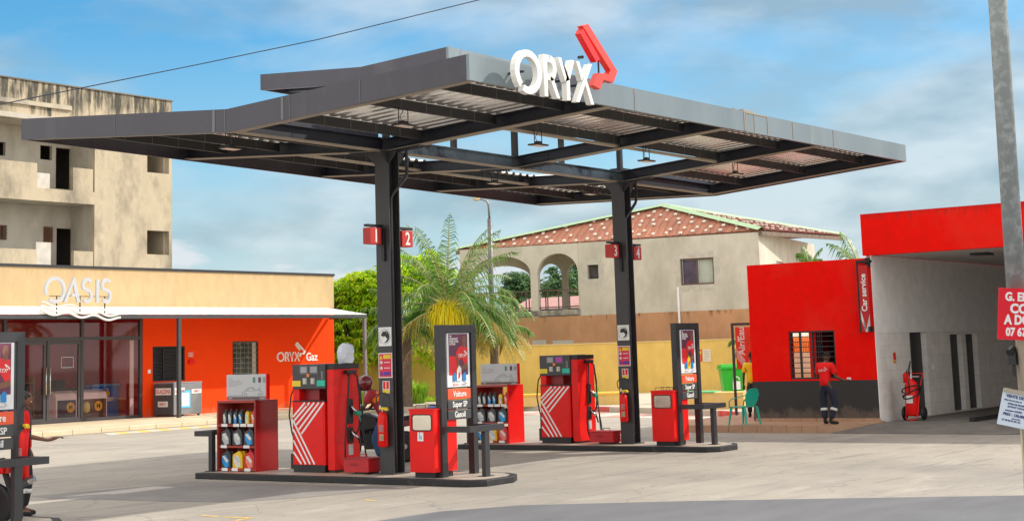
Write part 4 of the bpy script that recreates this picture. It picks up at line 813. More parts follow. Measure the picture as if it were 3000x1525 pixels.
# ================================================================== THE CANOPY
XL, XRR, YF, YB, HF = -3.82, 12.04, -4.74, 5.05, .367
def zb(x, y):
    t = (x-XL)/(XRR-XL); zf = 5.81+.14*t; zr = 6.0-.25*t; zv = 5.585
    return zv+(zf-zv)*(-y/-YF if False else y/YF) if y < 0 else zv+(zr-zv)*(y/YB)
can = thing('canopy', 'large dark grey fuel canopy with folded butterfly roof on two steel columns', 'canopy', (3.9, 0, 0))
def vstrip(mb, x0, x1, ys, dz0, dz1):
    """a V shaped bar following the folded roof between x0 and x1"""
    for y0, y1 in zip(ys, ys[1:]):
        P = [(x, y, zb(x, y)+d) for x in (x0, x1) for y in (y0, y1) for d in (dz0, dz1)]
        v = [mb.bm.verts.new(p) for p in P]
        for a in ((0, 1, 3, 2), (4, 6, 7, 5), (0, 4, 5, 1), (2, 3, 7, 6), (0, 2, 6, 4), (1, 5, 7, 3)): mb._f([v[i] for i in a])
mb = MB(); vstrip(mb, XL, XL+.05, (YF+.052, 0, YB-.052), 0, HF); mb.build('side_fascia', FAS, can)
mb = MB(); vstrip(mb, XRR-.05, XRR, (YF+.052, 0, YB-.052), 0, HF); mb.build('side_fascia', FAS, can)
def xbar(mb, x0, x1, y0, y1, d0, d1, yy=None):
    P = [(x, y, zb(x, yy if yy is not None else y)+d) for x in (x0, x1) for y in (y0, y1) for d in (d0, d1)]
    v = [mb.bm.verts.new(p) for p in P]
    for a in ((0, 1, 3, 2), (4, 6, 7, 5), (0, 4, 5, 1), (2, 3, 7, 6), (0, 2, 6, 4), (1, 5, 7, 3)): mb._f([v[i] for i in a])
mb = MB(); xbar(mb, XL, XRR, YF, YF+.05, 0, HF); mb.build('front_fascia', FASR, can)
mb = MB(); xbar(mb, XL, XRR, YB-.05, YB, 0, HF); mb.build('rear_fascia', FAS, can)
mb = MB()      # joint covers and rusty runs on the front fascia
for x in (.55, 4.35, 8.2): xbar(mb, x, x+.06, YF-.006, YF-.002, .01, HF-.01)
mb.build('joint_strip', mat('pale_joint_strip', (.20, .20, .20), .5), can)
mb = MB()
for x, w_ in ((4.42, .012), (5.28, .010), (6.35, .012), (4.75, .006)): xbar(mb, x, x+w_, YF-.009, YF-.003, .02, HF-.02)
xbar(mb, 4.42, 5.28, YF-.009, YF-.003, HF-.025, HF-.01); mb.build('rust_run', RUST, can)
mb = MB(); JS = mat('grey_joint_strip', (.15, .145, .15), .5)
for y, w_ in ((-2.75, .012), (-1.22, .05), (-1.35, .01), (.02, .015), (.25, .06), (2.6, .012)): xbar(mb, XL-.006, XL-.002, y, y+w_, .01, HF-.01)
mb.build('joint_strip', JS, can)
BM = mat('dark_canopy_beam', (.014, .017, .030), .5, var=.3, scale=2)
FL = mat('beam_flange_paint', (.32, .27, .21), .55, var=.15)
def ybeam(x, y0, y1, name='beam'):
    ys = [y0]+([0] if y0 < 0 < y1 else [])+[y1]
    mb = MB(); vstrip(mb, x-.007, x+.007, ys, .035, .235); vstrip(mb, x-.09, x+.09, ys, .237, .25); b = mb.build(name, BM, can)
    mb = MB(); vstrip(mb, x-.10, x+.10, ys, .02, .034); mb.build('flange', FL, b); return b
for x in (XL+.17, 0, 3.87, 7.75, XRR-.17): ybeam(x, YF+.06, YB-.06)
def xbeam(y, x0, x1, d0=.02, hgt=.215, pale=None):
    mb = MB(); xbar(mb, x0, x1, y-.007, y+.007, d0+.016, d0+hgt-.002, yy=y); xbar(mb, x0, x1, y-.09, y+.09, d0+hgt, d0+hgt+.014, yy=y); b = mb.build('beam', pale or BM, can)
    mb = MB(); xbar(mb, x0, x1, y-.10, y+.10, d0, d0+.014, yy=y); mb.build('flange', FL, b); return b
STL = mat('mill_blue_steel', (.17, .22, .26), .4, metal=.3, var=.35, scale=2.5, dirt=(.03, .035, .05), dscale=1.5, dlo=.5, dhi=.62)
for a, b, m_ in ((XL+.28, -.11, None), (.11, 3.76, STL), (3.98, 7.64, STL), (7.86, XRR-.28, None)): xbeam(0, a, b, pale=m_)
# gutter trough on both wings
mb = MB(); xbar(mb, XL+.28, -.15, .05, .35, .235, .36, yy=0); xbar(mb, 7.9, XRR-.28, .05, .35, .235, .36, yy=0); mb.build('gutter', BM, can)
# bolted splice plates
for x in (0, 3.87, 7.75):
    for s in (-1, 1):
        ys_ = (-.80, -.14) if s < 0 else (.14, .80); mb = MB(); vstrip(mb, x-.095, x+.095, ys_, .006, .0185)
        if s < 0: vstrip(mb, x-.016, x-.0085, ys_, .035, .23)
        for k in range(10):
            y = s*(.2+k*.06); z = zb(x, y)
            for dx in (-.06, .06): mb.box(x+dx-.012, x+dx+.012, y-.014, y+.014, z-.016, z+.0062)
            if s < 0:
                for dz in (.08, .18): mb.box(x-.032, x-.0155, y-.012, y+.012, z+dz-.012, z+dz+.012)
        mb.build('splice_plate', BM, can)
# purlins: cold formed channels with thin stiffener clips
pur = []
for y in (-3.82, -2.47): pur.append((y, XL+.28, XRR-.28))
for y in (2.47, 3.82): pur.append((y, XL+.28, XRR-.28))
pass
for y in (-.90, .90): pur += [(y, XL+.28, -.12), (y, 7.87, XRR-.28)]
cut = [XL+.17, 0, 3.87, 7.75, XRR-.17]
PM = mat('purlin_grey', (.026, .026, .026), .55, var=.2)
for y, a, b in pur:
    for x0, x1 in zip(cut, cut[1:]):
        x0, x1 = max(a, x0+.10), min(b, x1-.10)
        if x1-x0 < .5: continue
        mb = MB(); xbar(mb, x0, x1, y, y+.004, .095, .25, yy=y); xbar(mb, x0, x1, y+.003, y+.055, .095, .099, yy=y); mb.mi = 1; k = x0+.35
        while k < x1-.1: xbar(mb, k, k+.010, y-.004, y+.001, .08, .25, yy=y); k += .62
        mb.build('purlin', [PM, mat('clip_grey', (.15, .14, .13), .5)], can)
mb = MB()
for y in (-2.40, 2.33): xbar(mb, .1, 7.65, y, y+.07, .05, .095, yy=y)
mb.build('opening_edge', mat('opening_edge_cream', (.50, .42, .32), .6), can)
# roof sheets (trapezoid ribs run along Y)
def sheet(x0, x1, y0, y1, dz, name='roof_sheet', zfun=zb, pitch=.26, m=SHEET):
    mb = MB(); xs = []; x = x0
    prof = ((0, 0), (.13, 0), (.155, .045), (.225, .045))
    while x < x1:
        for a, h in prof:
            if x+a <= x1: xs.append((x+a, h))
        x += pitch
    xs.append((x1, 0))
    rows = []
    ys = [y0]+([0] if y0 < 0 < y1 else [])+[y1]
    for y in ys: rows.append([mb.bm.verts.new((x, y, zfun(x, y)+dz+h)) for x, h in xs])
    for r0, r1 in zip(rows, rows[1:]):
        for i in range(len(xs)-1): mb._f([r0[i], r0[i+1], r1[i+1], r1[i]])
    return mb.build(name, m, can)
sheet(XL+.06, XRR-.06, YF+.06, -2.34, .255)
sheet(XL+.06, -.02, -2.34, -.22, .256); sheet(7.77, XRR-.06, -2.34, -.22, .256)
sheet(XL+.06, -.02, .22, 2.34, .256); sheet(7.77, XRR-.06, .22, 2.34, .256)
sheet(XL+.06, XRR-.06, 2.34, YB-.06, .255)
# raised middle roof on short posts
UX0, UX1, UY0, UY1, UH = -.65, 8.9, -1.93, 2.40, .29
def zu(x, y): return 6.74+(7.12-.29-6.74)*(y/UY0) if y < 0 else 6.74+(7.21-.29-6.74)*(y/UY1)
_zb = zb
def with_z(f, fn):
    global zb
    old = zb; zb = f
    try: fn()
    finally: zb = old
def upper():
    mb = MB(); vstrip(mb, UX0, UX0+.05, (UY0+.052, 0, UY1-.052), 0, UH); mb.build('raised_side_fascia', FAS, can)
    mb = MB(); vstrip(mb, UX1-.05, UX1, (UY0+.052, 0, UY1-.052), 0, UH); mb.build('raised_side_fascia', FAS, can)
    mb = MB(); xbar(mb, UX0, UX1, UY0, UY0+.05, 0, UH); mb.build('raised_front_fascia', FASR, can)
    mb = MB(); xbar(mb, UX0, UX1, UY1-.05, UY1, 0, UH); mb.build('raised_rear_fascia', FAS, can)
    for x in (0, 3.87, 7.75):
        mb = MB(); vstrip(mb, x-.04, x+.04, (UY0+.06, 0, UY1-.06), .04, .16); mb.build('raised_beam', BM, can)
with_z(zu, upper)
sheet(UX0+.06, UX1-.06, UY0+.06, UY1-.06, .18, 'raised_roof_sheet', zu)
for x in (0, 3.87, 7.75):
    for y in (0, 1.5): MB().box(x-.05, x+.05, y-.05, y+.05, zb(x, y)+.251, zu(x, y)+.04).build('roof_post', DGR, can)
MB().box(8.77, 8.81, .6, .64, zb(8.8, .6)+.25, zu(8.8, .6)+.04).build('roof_post', DGR, can)
MB().box(0.0, 7.75, -2.375, -2.355, zb(3.9, -2.36)+.31, 6.66).build('added_sun_block', DGR, can)  # unseen infill, added to block sun leaking under the raised roof
mb = MB(); mb.box(4.55, 4.95, YF+.1, YF+.3, 6.26, 6.32); mb.box(4.2, 4.3, YF+.1, YF+.2, 6.26, 6.30); mb.build('roof_debris', mat('grey_debris', (.3, .28, .24), .8), can)
# columns
CF = mat('column_flange_paint', (.042, .040, .044), .42, var=.12, scale=4)
for X in (0, 7.75):
    H0_ = .11; HT = 5.60
    c = MB().box(X-.14, X-.12, -.155, .155, H0_, HT).box(X+.12, X+.14, -.155, .155, H0_, HT).box(X-.12, X+.12, -.008, .008, H0_, HT).build('column', CF, can)
    MB().box(X-.22, X+.22, -.20, .20, H0_-.004, H0_+.02).build('base_plate', CF, c)
    mb = MB()
    for s in (-1, 1):
        mb.prism([(0, 0), (s*.16, 0), (s*.16, -.05), (s*.02, -.20), (0, -.20)], (X-.135, s*.155, HT), (0, 1, 0), (0, 0, 1), (.012, 0, 0)); mb.prism([(0, 0), (s*.2, 0), (s*.2, -.05), (s*.02, -.22), (0, -.22)], (X+s*.14, -.15, HT), (1, 0, 0), (0, 0, 1), (0, .012, 0))
    mb.build('gusset', CF, c)
    mb = MB(); px, py = X-.015, -.09
    mb.tube([(X+.34, -.17, 5.78), (X+.34, -.17, 5.24), (X+.30, -.17, 5.17), (px+.04, py-.02, 4.87), (px, py, 4.80), (px, py, H0_+.02)], .032, 10); mb.build('downpipe', mat('dark_pipe', (.05, .05, .055), .25, var=.2), c, smooth=True)
    MB().box(X-.185, X-.142, -.06, .0, 3.70, 4.27).build('sign_bracket', BLK, c)
# hanging floodlights
def lamp(x, y, label):
    z = zb(x, y)-.17
    t = thing('floodlight', label, 'lamp', (x, y, z), group='floodlights hanging under the canopy')
    MB().box(x-.17, x+.17, y-.10, y+.10, z, z+.025).build('housing', DGR, t)
    MB().box(x-.145, x+.145, y-.08, y+.08, z-.006, z-.001).build('lens', LITE, t)
    mb = MB()
    for s in (-.11, .11): mb.tube([(x+s, y, z+.026), (x+s, y, z+.28)], .008, 6)
    mb.tube([(x-.03, y, z+.05), (x-.08, y, z+.14), (x, y+.01, z+.22), (x-.02, y, z+.27)], .006, 6); mb.box(x-.05, x+.05, y-.04, y+.04, z+.026, z+.075); mb.build('hanger', BLK, t)
for x, y, lb in ((-2.55, -2.5, 'floodlight hanging under the front left corner of the canopy roof'), (1.05, -2.5, 'floodlight hanging in front of the left part of the canopy roof opening'), (4.65, -2.5, 'floodlight hanging in front of the right part of the canopy roof opening'), (8.25, -2.5, 'floodlight hanging under the front right bay of the canopy roof'), (-3.0, .75, 'floodlight near the valley of the left side fascia'), (4.75, 1.15, 'floodlight behind the long middle beam between the two columns'), (8.1, 1.0, 'floodlight just behind the farther column top')): lamp(x, y, lb)
# ORYX sign on the front fascia
sg = thing('canopy_sign', 'big cream letters reading ORYX with red angular emblem standing in front of the canopy edge', 'sign', (-2, -5, 5.7))
S = .612
for nm, ps in letters_oryx():
    mb = MB(); draw_polys(mb, ps, (-3.22, -5.0, 5.685), ((.955, 0, .012), (0, 0, 1), (0, -1, 0)), S, .09); mb.build('letter', LETT, sg)
mb = MB(); draw_polys(mb, [('p', TICKP)], (-3.22, -5.0, 5.685), FY, S, .10); mb.build('emblem_band', TICK, sg)
mb = MB(); draw_polys(mb, [('p', TICKB)], (-3.22, -5.0, 5.685), FY, S, .10); mb.build('emblem_bar', mat('emblem_red_shaded', (.80, .006, .006), .4), sg)  # bar in the same emblem red, shaded tone painted in
mb = MB()
for x, z in ((-2.9, 6.0), (-2.3, 6.0), (-1.85, 6.0), (-1.35, 6.0), (-.8, 6.1)): mb.box(x, x+.03, -5.0, YF, z, z+.03)
mb.box(-.86, -.84, -4.98, -4.96, 6.1, 6.45); mb.box(-1.32, -1.27, -4.98, -4.9, 6.42, 6.46); mb.build('sign_bracket', BLK, sg)

# ================================================================== PUMP ISLANDS
ISD = mat('black_kerb_paint', (.016, .016, .017), .6, var=.35, scale=6, bump=.3, bscale=30, dirt=(.06, .058, .055), dscale=5, dlo=.58, dhi=.8)
IST = mat('island_top_paint', (.42, .37, .30), .6, var=.15, dirt=(.55, .16, .09), dscale=.7, dlo=.52, dhi=.66)
NE = {0: 'leftmost', 1: 'nearer', 2: 'farther'}
ORGX = {0: (-7.80, 1.73), 1: (0, 0), 2: (7.75, 0)}
def island(k):
    X, Y = ORGX[k]; p = [(-.75, 4.03), (-.75, -2.2), (-.56, -2.41), (.16, -2.41), (.55, -2.20), (.75, -1.9), (.75, 4.03)]; q = [(-.62, 3.9), (-.62, -2.12), (-.48, -2.30), (.12, -2.30), (.46, -2.12), (.63, -1.85), (.63, 3.9)]
    t = thing('pump_island', f'raised pump island with black painted kerb, {NE[k]} of the three', 'kerb island', (X, Y, 0), group='pump islands')
    MB().prism(p, (X, Y, 0), (1, 0, 0), (0, 1, 0), (0, 0, .105)).build('island_kerb', ISD, t, bevel=.012)
    MB().prism(q, (X, Y, .1052), (1, 0, 0), (0, 1, 0), (0, 0, .003)).build('island_top', IST, t)
for k in (0, 1, 2): island(k)
HZ = .1085
# ---- dispenser (built once, local coordinates: island centre at the origin)
MAG = mat('screen_face', (.34, .33, .36), .3); 
def dispenser(X, Y, label):
    t = thing('fuel_dispenser', label, 'fuel pump', (X, Y, 0), group='fuel dispensers on the islands'); O = (X, Y)
    B = lambda x0, x1, y0, y1, z0, z1: MB().box(X+x0, X+x1, Y+y0, Y+y1, z0, z1)
    B(-.15, .50, 1.41, 2.16, HZ, .235).build('base', BLK, t)
    cab = B(-.15, .50, 1.40, 2.17, .237, 1.33).build('cabinet', RED, t, bevel=.006)
    mb = MB()      # white stripes: two bundles folded along the cabinet face
    def st(a, b, w_=.034):
        a, b = Vector(a), Vector(b); d = (b-a).normalized(); n = Vector((-d.y, d.x))*w_/2
        def clip(P, Q): return P, Q
        mb.prism([tuple(a-n), tuple(b-n), tuple(b+n), tuple(a+n)], (X-.151, Y, 0), (0, 1, 0), (0, 0, 1), (-.003, 0, 0))
    for i in range(5): # upper bundle: from the top edge down-left
        yt = 1.42+i*.112; s = 1.0
        zt = 1.315; yl = 2.155-.0; # falls towards the left (+Y) at about 45 degrees
        foot = [(1.96, .775), (2.02, .85), (2.08, .93), (2.135, 1.00), (2.155, 1.07)][i]
        st((yt, zt), foot)
    for i in range(4):
        y_ = 1.655+i*.105; top = [(2.155, 1.0), (2.155, .85), (2.155, .66), (2.155, .46)][i]; st((y_, .25), top)
    mb.build('stripe', WHITE, cab)
    B(-.16, .505, 1.385, 2.175, 1.332, 1.352).build('ledge', BLK, t)
    B(-.13, .48, 2.02, 2.165, 1.354, 1.548).build('neck', RED, t); B(.0, .48, 1.66, 2.02, 1.354, 1.548).build('neck', mat('dark_red_recess', (.30, .01, .012), .4), t)
    hd = B(-.15, .50, 1.375, 2.17, 1.55, 1.985).build('head', mat('dispenser_head_plastic', (.045, .045, .048), .4), t, bevel=.01)
    for a, b in ((1.79, 1.97), (1.55, 1.74)):
        B(-.158, -.151, a-.02, b+.02, 1.805, 1.965).build('screen_frame', mat('screen_frame', (.09, .09, .1), .4), hd); B(-.162, -.1585, a+.015, b-.015, 1.835, 1.94).build('screen', MAG, hd)
    mb = MB(); mb.lathe([(.035, 0), (.035, .012)], (X-.163, Y+1.78, 1.79), 14, 'x'); mb.build('stop_button', mat('orange_button', (.8, .22, .03), .4), hd)
    B(-.156, -.151, 1.965, 2.165, 1.60, 1.70).build('fuel_label', mat('yellow_label', (.80, .60, .03), .5), hd); B(-.156, -.151, 1.385, 1.575, 1.60, 1.70).build('fuel_label', mat('green_label', (.02, .50, .36), .5), hd)
    for a in (1.82, 1.63): B(-.156, -.151, a, a+.09, 1.64, 1.74).build('price_sticker', mat('beige_sticker', (.62, .52, .42), .5), hd); B(-.159, -.1565, a+.005, a+.03, 1.65, 1.72).build('price_sticker', mat('teal_sticker', (.1, .5, .6), .5), hd)
    B(-.156, -.151, 1.42, 1.47, 1.72, 1.86).build('keypad', mat('keypad', (.16, .17, .19), .5, scale=60, var=.6), hd)
    # hose column at the -Y end
    col = B(-.12, .54, 1.20, 1.372, .15, 1.885).build('hose_column', RED, t, bevel=.012); B(-.12, .54, 1.20, 1.373, 1.888, 1.975).build('column_cap', BLK, col); B(-.10, .52, 1.22, 1.36, HZ, .148).build('column_base', BLK, col)
    y = Y+1.195
    B(.13, .38, 1.10, 1.198, 1.80, 1.86).build('hose_bracket', BLK, t, bevel=.01)
    for z0, z1 in ((.93, 1.36), (.60, .87)):
        h = MB().box(X+.21, X+.34, y-.03, y, z0, z1).build('nozzle_holder', BLK, t, bevel=.015)
    for z0 in (1.24, .80):
        n = MB(); n.tube([(X+.26, y-.05, z0), (X+.31, y-.09, z0-.09), (X+.36, y-.12, z0-.12)], [.02, .03, .03], 8); nz_ = n.build('nozzle', CHR, t, smooth=True)
        if z0 > 1: MB().box(X+.30, X+.42, y-.15, y-.06, z0-.17, z0-.09).build('grip', GRN, nz_, bevel=.02)
        MB().tube([(X+.36, y-.12, z0-.12), (X+.40, y-.14, z0-.28)], [.02, .014], 8).build('grip', RUB if z0 < 1 else GRN, nz_)
    hs = MB(); hs.tube([(X+.20, y-.05, 1.82), (X+.16, y-.10, 1.74), (X+.08, y-.12, 1.2), (X+.01, y-.12, .62), (X+.02, y-.11, .38), (X+.12, y-.10, .20), (X+.25, y-.09, .155), (X+.36, y-.08, .20), (X+.40, y-.02, .24)], .016, 8); hs.build('hose', RUB, t, smooth=True)
    hs = MB(); hs.tube([(X+.30, y-.05, 1.82), (X+.37, y-.10, 1.76), (X+.40, y-.13, 1.4), (X+.39, y-.13, .98), (X+.38, y-.12, .84), (X+.32, y-.11, .76), (X+.27, y-.07, .80)], .016, 8); hs.build('hose', RUB, t, smooth=True)
    hs = MB(); hs.tube([(X+.40, y-.14, .96), (X+.43, y-.16, .7), (X+.52, y-.16, .34), (X+.58, y-.12, .25), (X+.62, y-.05, .4), (X+.58, y-.02, 1.2), (X+.545, y, 1.6)], .013, 8); hs.build('hose', RUB, t, smooth=True)
    hs = MB(); hs.tube([(X-.08, Y+2.18, 1.58), (X-.09, Y+2.26, 1.45), (X-.10, Y+2.30, 1.1), (X-.08, Y+2.26, .80), (X-.06, Y+2.22, .66)], .014, 8); hs.tube([(X-.06, Y+2.24, .76), (X-.05, Y+2.25, .4)], .016, 8); hs.box(X-.10, X+.02, Y+2.19, Y+2.27, .16, .42); hs.build('hose', RUB, t)
    mb = MB(); mb.box(X-.1515, X-.1495, Y+1.43, Y+2.14, .262, .266); mb.box(X-.1515, X-.1495, Y+1.43, Y+1.434, .266, 1.30); mb.box(X-.1515, X-.1495, Y+2.136, Y+2.14, .266, 1.30); mb.build('door_seam', mat('seam_dark_red', (.12, .004, .004), .6), cab)
    mb = MB(); mb.lathe([(.014, 0), (.014, .004)], (X-.156, Y+1.82, 1.27), 10, 'x'); mb.build('lock', BLK, cab)
    mb = MB(); mb.box(X-.118, X+.538, Y+1.1975, Y+1.1995, .60, .603); mb.box(X-.118, X+.538, Y+1.1975, Y+1.1995, 1.42, 1.423); mb.build('panel_seam', mat('seam_dark_red', (.12, .004, .004), .6), col)
    B(.23, .35, 1.192, 1.198, .39, .57).build('data_label', mat('grey_label', (.5, .5, .5), .5), t)
    mb = MB()
    for k in range(8): mb.box(X+.26, X+.44, Y+1.193, Y+1.198, .20+k*.018, .208+k*.018)
    mb.build('vent_slot', mat('vent_dark_red', (.28, .01, .01), .5), col)
    return t
dispenser(0, 0, 'red fuel dispenser with white stripes on the nearer island, left of column 1')
dispenser(7.75, 0, 'red fuel dispenser with white stripes on the farther island, left of column 3')
d2 = bpy.data.objects['fuel_dispenser.001']
# magenta screen on the farther dispenser
for o in d2.children_recursive:
    if o.name.startswith('screen.003'): o.data.materials.clear(); o.data.materials.append(mat('magenta_screen', (.45, .03, .40), .3)); o['label'] = 'screen glowing magenta'
# ---- oil racks with bottles
def rack(X, k):
    lab = f'red oil display rack with printed car panel on top, on the {NE[k]} pump island'
    t = thing('oil_rack', lab, 'display rack', (X, 3.4, HZ), group='oil racks'); RD2 = mat('rack_red_paint', (.36, .035, .022), .5, var=.08)
    for y0, y1 in ((2.89, 2.925), (3.845, 3.88)): MB().box(X-.35, X+.22, y0, y1, HZ, 1.37).build('side_panel', (mat('deep_red_panel', (.26, .003, .004), .35, coat=.3) if k == 1 else RED) if y0 < 3 else RD2, t)
    MB().box(X-.35, X+.22, 2.926, 3.844, 1.33, 1.37).build('top_panel', RD2, t)
    for z in (.125, .53, .91): MB().box(X-.35, X+.20, 2.926, 3.844, z, z+.035).build('shelf', RD2, t)
    MB().box(X+.16, X+.20, 3.42, 3.844, .165, 1.328).build('back_panel', RD2, t)
    mb = MB()
    for z, ys in ((.130, (3.68, 3.42, 3.10)), (.535, (3.70, 3.12)), (.915, (3.68, 3.38, 3.2, 3.02))):
        for y in ys: mb.box(X-.356, X-.351, y-.075, y+.075, z-.01, z+.042)
    mb.build('price_tag', PAPER, t)
    p = MB().box(X-.30, X-.27, 2.66, 3.67, 1.385, 1.835).build('header_panel', mat('header_panel_grey', (.50, .51, .52), .4, var=.04), t)
    MB().box(X-.304, X-.3005, 2.665, 3.665, 1.388, 1.435).build('header_band', mat('header_band_brown', (.13, .09, .085), .5), p)
    MB().box(X-.32, X-.25, 2.63, 2.658, 1.385, 1.835).build('header_edge', RED, p); MB().box(X-.30, X-.26, 2.9, 2.95, 1.37, 1.384).build('header_foot', BLK, p)
    mb = MB(); F = X-.3; yy = lambda u: 3.67-u
    car = [(.40, .07), (.41, .13), (.47, .16), (.55, .21), (.66, .22), (.74, .17), (.83, .16), (.90, .13), (.92, .08)]
    def ln(pts, w_=.006, cl=False):
        for a, b in zip(pts, pts[1:]):
            a_, b_ = Vector(a), Vector(b); d = (b_-a_).normalized()*.002; n = Vector((-d.y, d.x)).normalized()*w_/2; a_ -= d; b_ += d
            mb.prism([tuple(a_-n), tuple(b_-n), tuple(b_+n), tuple(a_+n)], (F, 3.67+ (0), 1.385), (0, -1, 0), (0, 0, 1), (-.003, 0, 0))
    ln(car); ln([(.51, .15), (.57, .195), (.66, .20), (.72, .155), (.51, .15)], .005); ln([(.78, .165), (.84, .21), (.86, .155)], .005)
    for c in (.48, .84): ln([(c+.036*math.cos(a*PI/7), .075+.036*math.sin(a*PI/7)) for a in range(15)], .008)
    for z in (.06, .075): ln([(.02, z), (.40 if z > .07 else .98, z)], .004)
    mb.build('car_drawing', mat('line_grey', (.20, .20, .21), .5), p)
    mb = MB()
    for z, a, b in ((.37, .05, .16), (.33, .05, .34), (.30, .05, .40), (.27, .05, .38), (.24, .05, .26)): mb.box(F-.003, F-.0005, 3.67-b, 3.67-a, 1.385+z, 1.385+z+.012)
    mb.box(F-.007, F-.0045, 3.52, 3.62, 1.40, 1.42); mb.box(F-.007, F-.0045, 2.70, 2.82, 1.40, 1.42); mb.build('printed_lines', mat('faint_print', (.38, .35, .35), .5), p)
    for a, c in ((.70, (.10, .22, .20)), (.84, (.12, .03, .05)), (.95, (.25, .32, .30))): MB().box(F-.004, F-.0005, 3.67-a-.03, 3.67-a+.03, 1.685, 1.78).build('bottle_print', mat('print_%d' % int(a*100), c, .5), p)
    return t
for k in (1, 2): rack(ORGX[k][0], k)
BC = {'grey': mat('grey_oil_plastic', (.040, .042, .046), .35), 'yellow': mat('yellow_oil_plastic', (.78, .50, .01), .35), 'red': mat('red_oil_plastic', (.60, .012, .02), .35)}
LC = {'silver': mat('silver_label', (.50, .52, .54), .4), 'blue': mat('blue_label', (.01, .30, .72), .4), 'white': mat('white_label', (.70, .68, .62), .4), 'red': mat('pinkish_label', (.80, .22, .16), .4)}
def bottle(X, y, z, w_, h, body, lab, label, jug):
    t = thing('oil_jug' if jug else 'oil_bottle', label, 'oil jug' if jug else 'oil bottle', (X-.22, y, z), group='oil containers on the racks')
    mb = MB(); x0 = X-.33; d = .16 if jug else .10
    prof = [(-w_/2, 0), (w_/2, 0), (w_/2, h*.66), (w_*.30, h*.80), (w_*.12, h*.86), (-w_*.12, h*.86), (-w_*.42, h*.80), (-w_/2, h*.66)]
    if jug: prof = [(-w_/2, 0), (w_/2, 0), (w_/2, h*.62), (w_*.42, h*.74), (w_*.14, h*.82), (-w_*.10, h*.90), (-w_*.34, h*.86), (-w_/2, h*.62)]
    mb.prism(prof, (x0, y, z), (0, 1, 0), (0, 0, 1), (d, 0, 0)); b = mb.build('container', BC[body], t, bevel=.012)
    cy = y if not jug else y+w_*.16
    mb = MB(); mb.cyl((x0+d/2, cy, z+h*.82), (x0+d/2, cy, z+h), .022 if not jug else .026, 10); mb.build('cap', BC[body] if not (body == 'yellow') else BLK, t)
    if jug: mb = MB(); mb.tube([(x0+d/2, y-w_*.05, z+h*.86), (x0+d/2, y-w_*.38, z+h*.84), (x0+d/2, y-w_*.46, z+h*.62)], .017, 8); mb.build('handle', BC[body], t)
    mb = MB(); s = w_*.33; mb.prism([(-s, h*.10), (s*.2, h*.04), (s, h*.32), (s, h*.62), (-s*.1, h*.70), (-s, h*.40)], (x0, y, z), (0, 1, 0), (0, 0, 1), (-.004, 0, 0)); pl = mb.build('product_label', LC[lab], t)
    mb = MB(); mb.prism([(-s, h*.40), (s*.4, h*.66), (s, h*.62), (-s*.4, h*.28)], (x0-.0042, y, z), (0, 1, 0), (0, 0, 1), (-.002, 0, 0)); mb.build('label_band', LC['white'] if lab != 'white' else LC['silver'], pl)
ROWS = [('top', .946, .27, .10, False, [('grey', 'silver', 3.70), ('grey', 'silver', 3.57), ('grey', 'blue', 3.43), ('grey', 'blue', 3.30), ('yellow', 'white', 3.13), ('red', 'red', 2.98)]),
        ('middle', .566, .33, .25, True, [('grey', 'silver', 3.68), ('grey', 'silver', 3.38), ('grey', 'blue', 3.09)]),
        ('bottom', .161, .345, .25, True, [('grey', 'blue', 3.68), ('yellow', 'white', 3.38), ('red', 'red', 3.08)])]
PN = {6: ['at the far left', 'second from the left', 'third from the left', 'fourth from the left', 'fifth from the left', 'at the far right'], 3: ['at the left', 'in the middle', 'at the right']}
for k in (1, 2):
    for rn, z, h, w_, jug, items in ROWS:
        for i, (bc, lc, y) in enumerate(items):
            bottle(ORGX[k][0], y, z, w_, h, bc, lc, f'{bc} oil {"jug" if jug else "bottle"} with {lc} label {PN[len(items)][i]} of the {rn} shelf, {NE[k]} rack', jug)
# ---- bar guard at the far end of each island
for k in (1, 2):
    X = ORGX[k][0]; t = thing('island_guard', f'black steel bar guard at the left end of the {NE[k]} pump island', 'guard rail', (X-.4, 3.8, HZ), group='bar guards at the island ends')
    for s in (-1, 1):
        MB().box(X+s*.42-.045, X+s*.42+.045, 3.89 if s < 0 else 3.7, 3.98 if s < 0 else 3.79, HZ, .83).build('post', DGR, t)
        MB().box(X+s*.42-.046, X+s*.42+.046, 3.98 if s < 0 else 3.79, 4.35, .735, .83).build('rail', DGR, t)
    MB().box(X-.374, X+.374, 4.26, 4.35, .735, .83).build('rail', DGR, t); MB().box(X-.52, X-.32, 3.84, 4.02, HZ, HZ+.012).build('foot_plate', DGR, t)
